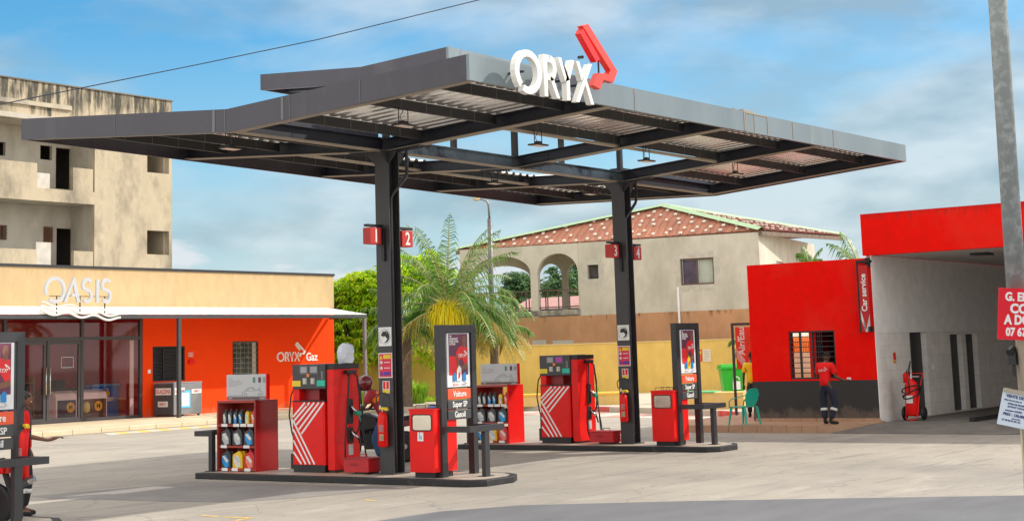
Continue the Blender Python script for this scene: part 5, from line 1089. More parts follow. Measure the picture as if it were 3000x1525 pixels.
# ---- safety frames with poster
SKP = mat('poster_skin', (.20, .085, .055), .5); PRD2 = mat('poster_red', (.72, .015, .02), .45); PPU = mat('poster_dark_purple', (.13, .03, .07), .45, var=.3, scale=1.5)
PBK = mat('poster_black', (.025, .02, .03), .45); PWH = mat('poster_white', (.74, .75, .77), .4); PBL = mat('poster_blue', (.01, .22, .55), .4)
FRS = mat('frame_grey_steel', (.034, .034, .038), .35, var=.12, metal=.1)
def stand(k, midbottle):
    X, Y = ORGX[k]; lab = f'dark steel poster frame with fuel name boards on the {NE[k]} pump island'
    t = thing('poster_frame', lab, 'sign frame', (X, Y-1.5, HZ), group='poster frames on the islands'); y0, y1 = Y-1.46, Y-1.34; zt = 2.565
    MB().box(X-.47, X-.33, y0, y1, HZ, zt).build('post', FRS, t); MB().box(X+.38, X+.50, y0, y1, HZ, zt).build('post', FRS, t); MB().box(X-.33, X+.38, y0+.002, y1-.002, zt-.13, zt-.002).build('top_beam', FRS, t)
    for s in (-.42, .40): MB().box(X+s-.045, X+s+.045, Y-1.93, y0-.002, .83, .925).build('rail', FRS, t)
    MB().box(X-.47, X+.47, Y-2.03, Y-1.932, .83, .925).build('rail', FRS, t); MB().box(X-.06, X+.06, Y-2.02, Y-1.94, HZ, .828).build('leg', FRS, t)
    MB().box(X-.12, X+.12, Y-2.06, Y-1.89, HZ, HZ+.01).build('foot_plate', FRS, t)
    ys = Y-1.44; H = (X-.27, X+.34)
    pb = MB().box(H[0], H[1], ys, ys+.03, 1.545, 2.425).build('poster', PWH, t)
    MB().box(H[0]-.012, H[1]+.012, ys+.031, ys+.045, 1.53, 2.435).build('poster_back', mat('poster_back_blue', (.015, .07, .25), .5), t)
    y = ys-.003
    a = MB().box(H[0]+.05, H[1]-.05, y, ys, 1.74, 2.415).build('printed_field', PPU, pb)
    MB().box(H[0]+.05, H[0]+.27, y-.003, y-.0005, 1.74, 2.05).build('printed_field', PRD2, pb)
    f = ((1, 0, 0), (0, 0, 1), (0, -1, 0)); o = (X+.10, y-.001, 0)
    MB().prism([(-.12, 1.93), (-.14, 2.10), (-.07, 2.19), (.04, 2.22), (.17, 2.20), (.185, 1.88), (.12, 1.86), (.02, 2.02)], o, (1, 0, 0), (0, 0, 1), (0, -.003, 0)).build('shirt_print', PRD2, pb)
    mb = MB(); mb.prism(arc(.095, 2.31, .055, .085, 0, 345, 16), o, (1, 0, 0), (0, 0, 1), (0, -.004, 0)); mb.prism([(.05, 2.19), (.14, 2.19), (.13, 2.26), (.06, 2.26)], o, (1, 0, 0), (0, 0, 1), (0, -.0035, 0)); mb.prism([(-.14, 2.06), (-.10, 1.86), (-.05, 1.86), (-.08, 2.06)], (X+.10, y-.0045, 0), (1, 0, 0), (0, 0, 1), (0, -.003, 0)); mb.build('figure_print', SKP, pb); mb = MB(); mb.prism([(-.10, 1.855), (-.06, 1.80), (.185, 1.85), (.17, 1.94)], (X+.10, y-.0045, 0), (1, 0, 0), (0, 0, 1), (0, -.003, 0)); mb.build('arm_print', SKP, pb)
    mb = MB(); logo_into(mb, (X+.03, y-.005, 2.03), FY, .055, .002)
    for i, s in enumerate(('UN', 'SANS-FAUTE', 'POUR VOTRE', 'MOTEUR')): text_into(mb, s, .050, (H[0]+.065, y-.001, 2.375-.043*i), FY, .002, .012, align='LEFT', lift=.002, sx=.8)
    mb.build('lettering', WHITE, pb)
    for (cx, w_, h, c) in ((-.12, .08, .15, PBL), (.0, .12, .26, {'white': WHITE, 'yellow': YEL}[midbottle]), (.14, .09, .15, PBL)):
        mb = MB(); mb.prism([(cx-w_/2, 1.64), (cx+w_/2, 1.64), (cx+w_/2, 1.64+h*.8), (cx, 1.64+h), (cx-w_/2, 1.64+h*.7)], (X+.03, y-.009, 0), (1, 0, 0), (0, 0, 1), (0, -.003, 0)); mb.build('bottle_print', c, pb)
    mb = MB(); mb.prism([(-.03, 1.67), (.02, 1.70), (.04, 1.80), (-.02, 1.77)], (X+.03, y-.0125, 0), (1, 0, 0), (0, 0, 1), (0, -.002, 0)); mb.build('bottle_print', PRD2, pb)
    mb = MB(); mb.lathe([(.022, 0), (.022, .002)], (X-.10, y-.003, 1.585), 12, 'y'); mb.box(X-.06, X+.03, y-.004, y-.001, 1.575, 1.595); mb.build('small_print', mat('pale_red_print', (.75, .35, .33), .5), pb)
    mb = MB(); logo_into(mb, (X+.10, y, 1.565), FY, .032, .002); mb.build('small_print', mat('pale_grey_print', (.5, .5, .52), .5), pb)
    for i, (s, z0, z1, m_, sz) in enumerate((('Voiture', 1.345, 1.515, mat('orange_board', (.80, .10, .035), .45), .135), ('Super SP', 1.185, 1.335, GREY, .128), ('Gasoil', 1.02, 1.17, GREY, .135))):
        b = MB().box(H[0]-.005, H[1]+.005, ys-.005, ys+.02, z0, z1).build('name_board', m_, t, bevel=.008)
        mb = MB(); text_into(mb, s, sz, ((H[0]+H[1])/2, ys-.006, (z0+z1)/2), FY, .003, .016, lift=.004, sx=.86); mb.build('lettering', WHITE, b)
    if k: MB().box(X-.26, X-.02, ys+.05, ys+.2, .93, 1.0).build('red_holder', RED, t, bevel=.02); MB().box(X-.22, X-.05, ys+.06, ys+.19, 1.002, 1.02).build('red_holder', RED, t, bevel=.005)
    return t
stand(0, 'white'); stand(1, 'white'); stand(2, 'yellow')
# ---- litter bins
def bin_(k):
    X, Y = ORGX[k]; t = thing('litter_bin', f'red metal litter bin with rounded square opening, on the {NE[k]} pump island', 'bin', (X-.35, Y-1.15, HZ), group='litter bins on the islands')
    x0, x1, ya, yb = X-.62, X-.02, Y-1.41, Y-.90
    hole = (.06, .45, .87, 1.12)
    for xx in (x0, x1-.02): mb = MB(); wall(mb, (xx, yb, 0), (0, -1, 0), (0, 0, 1), yb-ya, 1.19, [hole], (.02, 0, 0), u0=0, v0=.20); mb.build('bin_shell', RED, t); MB().box(xx+.004, xx+.016, yb-.448, yb-.062, .872, 1.118).build('steel_flap', mat('polished_steel_flap', (.78, .72, .62), .22, metal=.9, var=.05), t)
    MB().box(x0+.022, x1-.022, ya, ya+.02, .20, 1.19).box(x0+.022, x1-.022, yb-.02, yb, .20, 1.19).build('bin_shell', RED, t)
    MB().box(x0+.022, x1-.022, ya+.022, yb-.022, .20, .86).build('bin_body', RED, t); MB().box(x0-.012, x1+.012, ya-.012, yb+.012, 1.192, 1.215).build('bin_lid', RED, t)
    MB().box(x0+.06, x1-.06, ya+.05, yb-.05, HZ, .198).build('bin_foot', BLK, t)
    mb = MB(); c = lambda q: (x0-.004, q[0], q[1]); r = [(yb-.05, .87), (yb-.46, .87), (yb-.46, 1.12), (yb-.05, 1.12)]
    mb.tube([c((yb-.085, .868)), c((yb-.43, .868)), c((yb-.462, .90)), c((yb-.462, 1.09)), c((yb-.43, 1.122)), c((yb-.085, 1.122)), c((yb-.05, 1.09)), c((yb-.05, .90)), c((yb-.085, .868))], .009, 6); mb.build('opening_trim', BLK, t)
    mb = MB()
    for s in (0, .27):
        a, b = yb-.02-s, yb-.22-s; mb.tube([(x0+.15, a, 1.215), (x0+.15, a, 1.27), (x0+.15, b, 1.27), (x0+.15, b, 1.215)], .006, 6); mb.tube([(x0+.4, a, 1.215), (x0+.4, a, 1.27), (x0+.4, b, 1.27), (x0+.4, b, 1.215)], .006, 6)
    mb.build('wire_rack', BLK, t)
    if k == 1:
        s = MB().box(x0-.008, x0-.003, yb-.29, yb-.17, .70, .84).build('bin_sticker', PAPER, t); mb = MB(); mb.tube([(x0-.012, yb-.25, .73), (x0-.012, yb-.25, .78)], .006, 6); mb.tube([(x0-.012, yb-.22, .73), (x0-.012, yb-.22, .81)], .006, 6); mb.ball((x0-.012, yb-.22, .825), .009, 8); mb.build('pictogram', PBL, s)
    return t
for k in (0, 1, 2): bin_(k)
t = thing('paper_roll', 'blue and white paper pack lying on the nearer red litter bin', 'paper pack', (-.3, -1.25, 1.22)); MB().box(-.42, -.15, -1.36, -1.16, 1.218, 1.262).build('pack', mat('pale_blue_pack', (.12, .28, .65), .5), t, bevel=.01); MB().box(-.43, -.14, -1.31, -1.26, 1.264, 1.27).build('pack_band', PAPER, t)
# ---- sand boxes
for k in (1, 2):
    X = ORGX[k][0]; dx = -.28 if k == 1 else -.27; t = thing('sand_box', f'red metal sand box with lid and handle beside the {NE[k]} canopy column', 'box', (X, .5, HZ), group='red sand boxes')
    x0, x1, ya, yb = X+dx, X+dx+.42, .30 if k == 1 else .27, .86
    BXR = mat('box_red_paint', (.50, .014, .02), .5, var=.1)
    MB().box(x0, x1, ya, yb, .145, .36).build('box_body', BXR, t, bevel=.006); MB().box(x0-.008, x1+.008, ya-.008, yb+.008, .362, .378).build('lid', mat('box_lid_red', (.42, .03, .03), .6), t)
    MB().box(x0+.05, x1-.05, ya+.08, yb-.2, HZ, .143).build('skid', BLK, t); mb = MB(); mb.tube([(x0+.2, ya+.2, .378), (x0+.2, ya+.2, .43), (x0+.2, ya+.36, .43), (x0+.2, ya+.36, .378)], .008, 6)
    mb.build('handle', BXR if k == 1 else BLK, t)
    mb = MB(); text_into(mb, 'SABLE', .07, (x0-.001, (ya+yb)/2+.05, .27), FX, .002, .005); mb.build('lettering', mat('dark_red_letters', (.25, .01, .02), .5), t)
    if k == 2: mb = MB(); text_into(mb, 'S', .16, (x1-.1, ya-.001, .25), FY, .002, .01); mb.build('lettering', PAPER, t)
# ---- column signs, extinguishers, number boxes
def column_kit(k):
    X = ORGX[k][0]; xf = X-.1405
    t = thing('column_sign', f'white square sign with black horned head emblem on the {NE[k]} column', 'sign', (xf, 0, 2.4), group='round emblem signs'); MB().box(xf-.006, xf, -.15, .135, 2.255, 2.575).build('sign_plate', PAPER, t)
    mb = MB(); c0, z0 = -.005, 2.415; o, i = ring(0, 0, .105, .062, 1, -100, 90, 20)
    half = len(o); mb.strip([(xf-.007, c0-p[0], z0+p[1]) for p in o], [(xf-.007, c0-(p[0]*(1-.0)-(0)), z0+p[1]+.018*math.sin(j/half*PI)) for j, p in enumerate([(q[0]*(.62+.38*(1-math.sin(PI*n_/half))), q[1]*(.62+.38*(1-math.sin(PI*n_/half)))) for n_, q in enumerate(o)])], (-.003, 0, 0))
    mb.prism([(.085, .02), (.04, .09), (-.03, .085), (-.06, .04), (-.075, -.02), (-.045, -.03), (-.01, .01), (.03, .0)], (xf-.0075, c0, z0), (0, 1, 0), (0, 0, 1), (-.003, 0, 0)); mb.build('emblem', BLK, t)
    o, i = ring(0, 0, .128, .122, 1, 0, 360, 30); mb = MB(); mb.strip([(xf-.007, c0-p[0], z0+p[1]) for p in o], [(xf-.007, c0-p[0], z0+p[1]) for p in i], (-.002, 0, 0)); mb.build('emblem_ring', mat('grey_ring', (.3, .3, .3), .5), t)
    t = thing('safety_sign', f'red warning sign with white border and pictogram rows on the {NE[k]} column', 'sign', (xf, 0, 1.9), group='red warning signs on the columns')
    MB().box(xf-.006, xf, -.155, .145, 1.72, 2.14).build('sign_plate', PAPER, t); MB().box(xf-.009, xf-.0065, -.14, .13, 1.735, 2.125).build('red_field', mat('sign_red', (.66, .02, .06), .5), t); MB().box(xf-.012, xf-.0095, -.13, .035, 2.04, 2.11).build('yellow_band', YEL, t)
    mb = MB(); mb.prism([(.05, 2.035), (.12, 2.035), (.085, 2.105)], (xf-.0095, 0, 0), (0, 1, 0), (0, 0, 1), (-.003, 0, 0)); mb.build('warning_triangle', YEL, t)
    mb = MB()
    for z in (1.98, 1.885): mb.lathe([(.03, 0), (.03, .003)], (xf-.0125, .08, z), 12, 'x'); mb.box(xf-.012, xf-.0095, -.11, .02, z-.008, z+.008)
    mb.build('pictogram', mat('pink_white', (.75, .6, .6), .5), t)
    mb = MB(); mb.lathe([(.03, 0), (.03, .003)], (xf-.0125, .08, 1.79), 12, 'x'); mb.box(xf-.012, xf-.0095, -.12, .03, 1.765, 1.82); mb.build('blue_notice', mat('sign_blue', (.06, .04, .35), .5), t)
    t = thing('extinguisher_sign', f'small red and yellow extinguisher sign on the {NE[k]} column', 'sign', (xf, 0, 1.5), group='extinguisher signs'); MB().box(xf-.006, xf, -.09, .065, 1.46, 1.665).build('sign_plate', PAPER, t); MB().box(xf-.009, xf-.0065, -.085, .06, 1.463, 1.52).build('yellow_band', YEL, t)
    mb = MB(); mb.box(xf-.009, xf-.0065, .0, .05, 1.53, 1.655); mb.box(xf-.009, xf-.0065, -.075, -.02, 1.53, 1.655); mb.build('pictogram', RED, t)
    ext(k, (X-.235, 0, .57), f'red fire extinguisher with yellow handle hanging on the {NE[k]} canopy column')
def ext(k, p, label, h=.6, rz=0):
    x, y, z = p; t = thing('fire_extinguisher', label, 'fire extinguisher', p, group='fire extinguishers'); r = .088
    mb = MB(); mb.lathe([(0, 0), (r*.8, .0), (r, .025), (r, h*.80), (r*.85, h*.90), (r*.35, h*.97), (.02, h)], p, 20); mb.build('cylinder', RED, t, smooth=True)
    mb = MB(); mb.box(x-.03, x+.03, y-.10, y+.05, z+h+.02, z+h+.06); mb.box(x-.03, x+.03, y-.12, y-.06, z+h, z+h+.04); mb.build('handle', YEL, t, bevel=.012)
    mb = MB(); mb.cyl((x, y, z+h-.01), (x, y, z+h+.05), .02, 8); mb.box(x-.01, x+.01, y+.03, y+.07, z+h+.02, z+h+.09); mb.build('valve', CHR, t)
    mb = MB(); mb.tube([(x, y+.04, z+h+.03), (x, y+.13, z+h+.12), (x, y+.14, z+h+.22), (x, y+.06, z+h+.30), (x, y-.06, z+h+.30), (x, y-.16, z+h+.20), (x, y-.17, z+h), (x, y-.12, z+.25)], .010, 8); mb.build('hose', RUB, t, smooth=True)
    n = Vector((-1, -.35, 0)).normalized(); a = math.atan2(n.y, n.x); o_ = MB(); i_ = MB()
    for mbx, z0, z1, da in ((o_, .18*h, .36*h, .45), (i_, .42*h, .62*h, .5)):
        L1 = [(x+(r+.003)*math.cos(a+da*q/4), y+(r+.003)*math.sin(a+da*q/4), z+z0) for q in range(-4, 5)]; L2 = [(q[0], q[1], z+z1) for q in L1]; mbx.strip(L1, L2, (0, 0, .0005))
    o_.build('label', mat('cream_label', (.72, .62, .42), .5, var=.3, scale=30), t); i_.build('label', mat('pale_print_label', (.75, .35, .33), .5, var=.3, scale=40), t)
    return t
for k in (1, 2): column_kit(k)
def numbox(n, x0, x1, y, z0, z1, lab):
    t = thing('number_box', lab, 'number sign', ((x0+x1)/2, y, z0), group='red numbered boxes on the columns')
    MB().box(x0, x1, y, y+.17, z0, z1).build('box', mat('number_box_red', (.55, .025, .02), .45, var=.08), t, bevel=.006)
    mb = MB(); text_into(mb, str(n), .31, ((x0+x1)/2, y, (z0+z1)/2-.01), FY, .003, .020, lift=.004, sx=.85); mb.build('number', WHITE, t)
    s = 1 if n % 2 == 0 else -1; X = 0 if n < 3 else 7.75
    mb = MB(); mb.box(min(X+s*.145, X+s*.52), max(X+s*.145, X+s*.52), y+.03, y+.12, z1+.02, z1+.06); mb.box((x0+x1)/2-.03, (x0+x1)/2+.03, y+.06, y+.10, z1, z1+.02); mb.build('bracket', BLK, t)
for X, a in ((0, 1), (7.75, 3)):
    numbox(a, X-.49, X-.20, -.02, 3.99, 4.27, f'red box numbered {a} on the left of the {"nearer" if a < 3 else "farther"} column'); numbox(a+1, X+.19, X+.48, -.16, 3.955, 4.235, f'red box numbered {a+1} on the right of the {"nearer" if a < 3 else "farther"} column')
ext(0, (-7.30, .30, .62), 'red fire extinguisher with black hose loop hanging on the foreground poster frame', h=.66)
# ================================================================== VEGETATION
BARK = mat('tree_bark', (.16, .12, .085), .9, var=.3, scale=6, bump=.6, bscale=20)
MG = leafmat('mango_leaves', [(.06, .17, .004), (.14, .32, .005), (.26, .48, .006), (.40, .58, .01), (.48, .58, .02), (.22, .44, .008), (.62, .42, .06)], .5)
MG2 = leafmat('lime_leaves', [(.10, .26, .006), (.24, .46, .01), (.42, .60, .012), (.55, .64, .03), (.34, .54, .01)], .5)
FARG = leafmat('far_leaves', [(.05, .11, .05), (.08, .17, .06), (.13, .23, .08)], .3)
def leaf(mb, p, d, L_, w_, n=None, droop=.35):
    d = d.normalized(); s = d.cross(Vector((random.uniform(-.3, .3), random.uniform(-.3, .3), 1))); s = s.normalized() if s.length > .01 else Vector((1, 0, 0))
    m = p+d*L_*.5; e = p+d*L_*.95+Vector((0, 0, -droop*L_)); v = [mb.bm.verts.new(q) for q in (p, m-s*w_/2+Vector((0, 0, -droop*L_*.15)), e, m+s*w_/2+Vector((0, 0, -droop*L_*.15)))]
    mb._f(v)
def crown(center, rad, clumps, per, L_, w_, seed, leaves=7, clump_r=.55, flat=.75, bias=None):
    rnd = random.Random(seed); random.seed(seed); mb = MB(); C = Vector(center)
    for c in range(clumps):
        while 1:
            v = Vector((rnd.gauss(0, 1), rnd.gauss(0, 1), rnd.gauss(0, 1)))
            if v.length > .1: break
        v.normalize(); 
        if v.z < -.75: v.z *= -1
        rr = rnd.uniform(.62, 1.0); cc = C+Vector((v.x*rad[0], v.y*rad[1], v.z*rad[2]))*rr; cr_ = clump_r*rnd.uniform(.7, 1.3)
        for i in range(per):
            u = Vector((rnd.gauss(0, 1), rnd.gauss(0, 1), rnd.gauss(0, 1))).normalized()
            if u.z < -.3 and rnd.random() < .6: u.z *= -1
            p = cc+Vector((u.x, u.y, u.z*flat))*cr_*rnd.uniform(.55, 1)
            a0 = rnd.uniform(0, 2*PI)
            for k in range(leaves):
                a = a0+2*PI*k/leaves+rnd.uniform(-.3, .3); d = Vector((math.cos(a), math.sin(a), rnd.uniform(-.9, .15)))+u*.35
                leaf(mb, p, d, L_*rnd.uniform(.7, 1.2), w_*rnd.uniform(.8, 1.2))
    return mb
def limbs(mb, base, top, r, center, rad, n, seed):
    rnd = random.Random(seed); base, top = Vector(base), Vector(top); mid = base.lerp(top, .5)+Vector((rnd.uniform(-.1, .1), rnd.uniform(-.1, .1), 0))
    mb.tube([base, mid, top], [r, r*.8, r*.6], 9)
    for i in range(n):
        a = 2*PI*i/n+rnd.uniform(-.3, .3); e = Vector(center)+Vector((math.cos(a)*rad[0]*.7, math.sin(a)*rad[1]*.7, rnd.uniform(-.2, .7)*rad[2])); m_ = top.lerp(e, .5)+Vector((0, 0, .15))
        mb.tube([top-Vector((0, 0, .1)), m_, e], [r*.5, r*.32, r*.12], 6)
    return mb
def tree(name, label, cat, pos, zc, rad, clumps, per, L_, w_, seed, lm, group=None, cr_=.55, tr=.14, leaves=7):
    x, y, z = pos; t = thing(name, label, cat, pos, group); c = (x, y, zc)
    crown(c, rad, clumps, per, L_, w_, seed, clump_r=cr_, leaves=leaves).build('crown', lm, t)
    limbs(MB(), (x, y, z-.1), (x, y, zc-rad[2]*.45), tr, c, rad, 6, seed).build('trunk', BARK, t, smooth=True); return t
p = PD(1040, 1170, 67.0); tree('mango_tree', 'dense lime green mango tree with orange tinged new leaves right behind the shop corner', 'tree', (p.x, p.y, .15), 3.15, (2.05, 2.05, 2.55), 120, 24, .30, .08, 11, MG, 'mango trees', cr_=.55)
p = PD(1222, 1170, 67.0); tree('mango_tree', 'bright yellow green mango tree between the nearer column and the palm', 'tree', (p.x, p.y, .15), 3.6, (2.3, 2.3, 2.75), 140, 24, .29, .078, 12, MG2, 'mango trees', cr_=.55)
p = PD(915, 1168, 70); tree('mango_tree', 'mango tree mostly hidden behind the right end of the shop', 'tree', (p.x, p.y, .15), 3.0, (1.9, 1.9, 1.9), 40, 20, .30, .08, 13, MG, 'mango trees', cr_=.6)
for (u, v, D, r, sd, lb) in ((1690, 858, 150, (4.0, 4.0, 2.6), 21, 'rounded green tree far off, seen through the right veranda arch'), (1742, 870, 160, (2.6, 2.6, 1.8), 24, 'low green tree far off beside the rounded tree, seen through the narrow veranda arch'), (1524, 850, 170, (1.8, 1.8, 1.5), 22, 'small green tree far off, seen through the wide veranda arch')):
    p = PD(u, v, D); tree('far_tree', lb, 'tree', (p.x, p.y, 0), p.z, r, 44, 20, .5, .24, sd, FARG, 'far trees', cr_=1.0, tr=.3, leaves=5)
p = PD(1640, 905, 140); t = thing('far_house', 'small far house with pinkish roof seen through the veranda arch', 'house', (p.x, p.y, 0)); MB().box(p.x-3, p.x+3, p.y-3, p.y+3, 0, p.z).build('wall', mat('far_house_wall', (.45, .46, .48), .9), t)
mb = MB(); mb.prism([(-3.4, 0), (3.4, 0), (0, 1.1)], (p.x, p.y-3.3, p.z), (1, 0, 0), (0, 0, 1), (0, 6.6, 0)); mb.build('roof', mat('far_pink_roof', (.45, .24, .22), .8), t)
# palms
PALM = leafmat('palm_leaflets', [(.025, .08, .012), (.05, .15, .02), (.09, .22, .03), (.20, .32, .08), (.06, .17, .02)], .3, .4)
PALMY = leafmat('yellowing_leaflets', [(.20, .24, .06), (.38, .34, .08), (.50, .36, .07), (.30, .28, .08)], .3)
def frond(mb, c, az, el, L_, sag, seed, n=34, ll=.55, rib=None):
    rnd = random.Random(seed); d = Vector((math.cos(az)*math.cos(el), math.sin(az)*math.cos(el), math.sin(el))); p = Vector(c); pts = [p.copy()]
    st = L_/n
    for i in range(n):
        d = (d+Vector((0, 0, -sag*(.3+i/n)/n*3))).normalized(); p = p+d*st; pts.append(p.copy())
        if i < n*.12: continue
        s = d.cross(Vector((0, 0, 1))).normalized(); t = i/n; l = ll*math.sin(PI*min(1, .18+t*.86))**.6*rnd.uniform(.8, 1.1)+.04
        for sg_ in (-1, 1):
            ld = (s*sg_*1.0+d*.75+Vector((0, 0, rnd.uniform(-.25, .35)))).normalized(); dr = rnd.uniform(.45, 1.0)
            q = p+ld*l*.5+Vector((0, 0, -dr*l*.12)); e = p+ld*l*.85+Vector((0, 0, -dr*l)); wv = d*.018
            v = [mb.bm.verts.new(x) for x in (p-wv, q-wv*1.1, e, q+wv*1.1, p+wv)]; mb._f(v)
    if rib is not None: rib.tube(pts[:: max(1, n//8)]+[pts[-1]], [.035*(1-i/(len(pts[:: max(1, n//8)])+1))+.004 for i in range(len(pts[:: max(1, n//8)])+1)], 5)
def palm(label, pos, zc, L_, n, seed, trunk_r=.16, yellow=4, flowers=False, els=(-.35, 1.35), ll=.55, azs=None):
    rnd = random.Random(seed); x, y, z = pos; t = thing('palm_tree', label, 'palm', pos, 'palms'); c = (x, y, zc); A, Bm, rib = MB(), MB(), MB()
    for i in range(n):
        az = (azs[i % len(azs)] if azs else i*2.399)+rnd.uniform(-.2, .2); k = (i/(n-1)) if n > 1 else 1; el = els[0]+(els[1]-els[0])*k
        if flowers and el < .55 and math.cos(az-R(215)) > .35: az += PI*.55
        frond(Bm if i < yellow else A, c, az, el, L_*rnd.uniform(.85, 1.1)*(1 if el > .2 else .9), .55 if el > .8 else .8, seed*50+i, ll=ll, rib=rib)
    A.build('crown', PALM, t)
    if yellow: Bm.build('yellow_fronds', PALMY, t)
    rib.build('frond_ribs', mat('frond_rib', (.38, .34, .14), .6), t)
    mb = MB(); N_ = 9; mb.tube([(x, y, z-.1+(zc-z+.1)*i/N_) for i in range(N_+1)], [trunk_r*(1.25 if i == 0 else 1.0+.10*(i % 2)) for i in range(N_+1)], 10); mb.build('trunk', BARK, t)
    if flowers:
        mb = MB()
        for i in range(520):
            a = rnd.uniform(0, 2*PI); r = rnd.uniform(.10, .80); p0 = Vector((x+math.cos(a)*r*.45, y+math.sin(a)*r*.45, zc+.05+rnd.uniform(-.1, .25))); p1 = Vector((x+math.cos(a)*r, y+math.sin(a)*r, zc-.05+rnd.uniform(-.45, .2))); p2 = p1+Vector((math.cos(a)*.1, math.sin(a)*.1, -rnd.uniform(.25, .95))); s = Vector((-math.sin(a), math.cos(a), 0))*.022
            v = [mb.bm.verts.new(q) for q in (p0-s, p1-s, p2, p1+s, p0+s)]; mb._f(v)
        mb.build('flower_cluster', leafmat('yellow_palm_flowers', [(.50, .50, .01), (.72, .66, .02), (.82, .74, .03), (.42, .48, .02)], .4), t)
    return t
p = PD(1318, 1172, 57); palm('tall feathery palm with drooping yellow flower clusters in front of the arched house', (p.x, p.y, .15), 3.75, 3.4, 42, 5, flowers=True, yellow=5, ll=.72, els=(-.12, 1.35))
p = PD(1196, 1172, 59); palm('low dark palm between the nearer column and the flowering palm', (p.x, p.y, .15), 3.05, 2.3, 20, 25, yellow=1, els=(-.05, 1.2), ll=.55)
p = PD(1452, 1172, 59.5); palm('low palm with orange tipped fronds behind the street lamp', (p.x, p.y, .15), 2.75, 2.1, 18, 27, yellow=6, els=(-.1, 1.15), ll=.55)
p = PD(2530, 840, 52); palm('palm with bright green fronds rising behind the red car wash bay', (p.x, p.y, 0), p.z+.2, 1.9, 12, 9, yellow=0, els=(-.1, 1.3), ll=.5)
p = PD(2372, 790, 56); palm('small palm whose frond tips show above the red office wall', (p.x, p.y, 0), p.z-.05, 1.0, 12, 15, yellow=2, els=(.0, 1.4), ll=.35)
p = PD(2195, 1015, 66); palm('young palm leaning over the yellow wall behind the sign post', (p.x, p.y, 0), p.z+.1, 1.15, 9, 19, yellow=1, trunk_r=.08, els=(-.2, 1.0), ll=.4)
# dry frond hanging over the wall
p = PD(1262, 995, 58); t = thing('dry_frond', 'long dry brown palm frond drooping in front of the yellow wall beside the nearer column', 'palm frond', p); mb, rb = MB(), MB()
q = [PD(1262, 995, 58), PD(1225, 1005, 57.8), PD(1195, 1035, 57.6), PD(1180, 1066, 57.5)]; rb.tube(q, [.03, .025, .015, .006], 6); rb.build('frond_rib', mat('dry_rib', (.34, .24, .14), .8), t)
for i in range(60):
    k = random.random(); j = min(2, int(k*3)); a = q[j].lerp(q[j+1], k*3-j); e = a+Vector((random.uniform(-.12, .12), random.uniform(-.12, .12), -random.uniform(.15, .5))); s = Vector((.015, 0, 0)); mb._f([mb.bm.verts.new(x) for x in (a-s, e, a+s)])
mb.build('leaflets', leafmat('dry_leaflets', [(.30, .20, .11), (.42, .30, .18)], .2), t)
SHR = leafmat('shrub_blades', [(.10, .24, .02), (.22, .40, .03), (.34, .50, .05)], .5)
def shrub(label, u, v, D, h, n, spread, seed):
    p = PD(u, v, D); p.z = .15; t = thing('shrub', label, 'shrub', p, 'shrubs along the yellow wall'); rnd = random.Random(seed); mb = MB()
    for i in range(n):
        a = rnd.uniform(0, 2*PI); r = rnd.uniform(0, spread*.35); b = p+Vector((math.cos(a)*r, math.sin(a)*r, 0)); a += rnd.uniform(-.6, .6); L_ = h*rnd.uniform(.5, 1.1); o_ = rnd.uniform(.15, .9)
        m_ = b+Vector((math.cos(a)*L_*.3*o_, math.sin(a)*L_*.3*o_, L_*.6)); e = b+Vector((math.cos(a)*L_*.8*o_, math.sin(a)*L_*.8*o_, L_*(.95-.5*o_))); s = Vector((-math.sin(a), math.cos(a), 0))*.028
        mb._f([mb.bm.verts.new(x) for x in (b-s*.6, m_-s, e, m_+s, b+s*.6)])
    mb.build('foliage', SHR, t)
    mb = MB()
    for i in range(6): a = rnd.uniform(0, 2*PI); mb.tube([p+Vector((0, 0, -.02)), p+Vector((math.cos(a)*.12, math.sin(a)*.12, h*.5))], [.012, .006], 5)
    mb.build('stem', BARK, t)
shrub('tall bright green leafy shrub by the wall left of the nearer column', 1052, 1168, 62, 1.05, 260, .9, 1); shrub('bushy light green shrub by the wall right of the nearer column', 1222, 1164, 62.5, 1.15, 260, 1.0, 2); shrub('lower green shrub by the wall next to the column, right side', 1170, 1166, 62.5, .8, 160, .7, 3); shrub('thin wispy shrub in the planter behind the farther dispenser', 1735, 1160, 57.5, .8, 40, .7, 4)
# ================================================================== STREET FURNITURE
t0 = PD(1449, 1170, 60); q = lambda u, v: PD(u, v, 60)
t = thing('street_lamp', 'tall thin grey street lamp with curved arm in front of the arched house', 'street lamp', (t0.x, t0.y, .15)); bx_, by_ = t0.x, t0.y
a, b, c = q(1434, 640), q(1431, 600), q(1402, 583)
MB().tube([(bx_, by_, .1), (bx_+(a.x-bx_)*.5, by_+(a.y-by_)*.5, a.z*.5), tuple(a)], [.125, .10, .085], 12).build('pole', mat('lamp_pole_grey', (.16, .14, .15), .4, metal=.3), t, smooth=True)
MB().tube([a, b, q(1427, 590), q(1416, 583+2), c], [.045, .04, .038, .035, .03], 8).build('arm', mat('lamp_arm_steel', (.22, .22, .22), .4, metal=.4), t, smooth=True)
mb = MB(); d = (q(1388, 580)-c); mb.tube([c-d*.2, c+d*.4, c+d*1.2], [.05, .11, .07], 8); mb.build('lamp_head', mat('lamp_head_cream', (.62, .50, .32), .5), t)
def pole_pt(z): k = (z-1.01)/(4.66-1.01); a = Vector((-8.50, -13.53)); b = Vector((-8.965, -13.72)); return a+(b-a)*k
t = thing('utility_pole', 'thick galvanised utility pole leaning at the right edge of the picture', 'pole', (*pole_pt(0), 0))
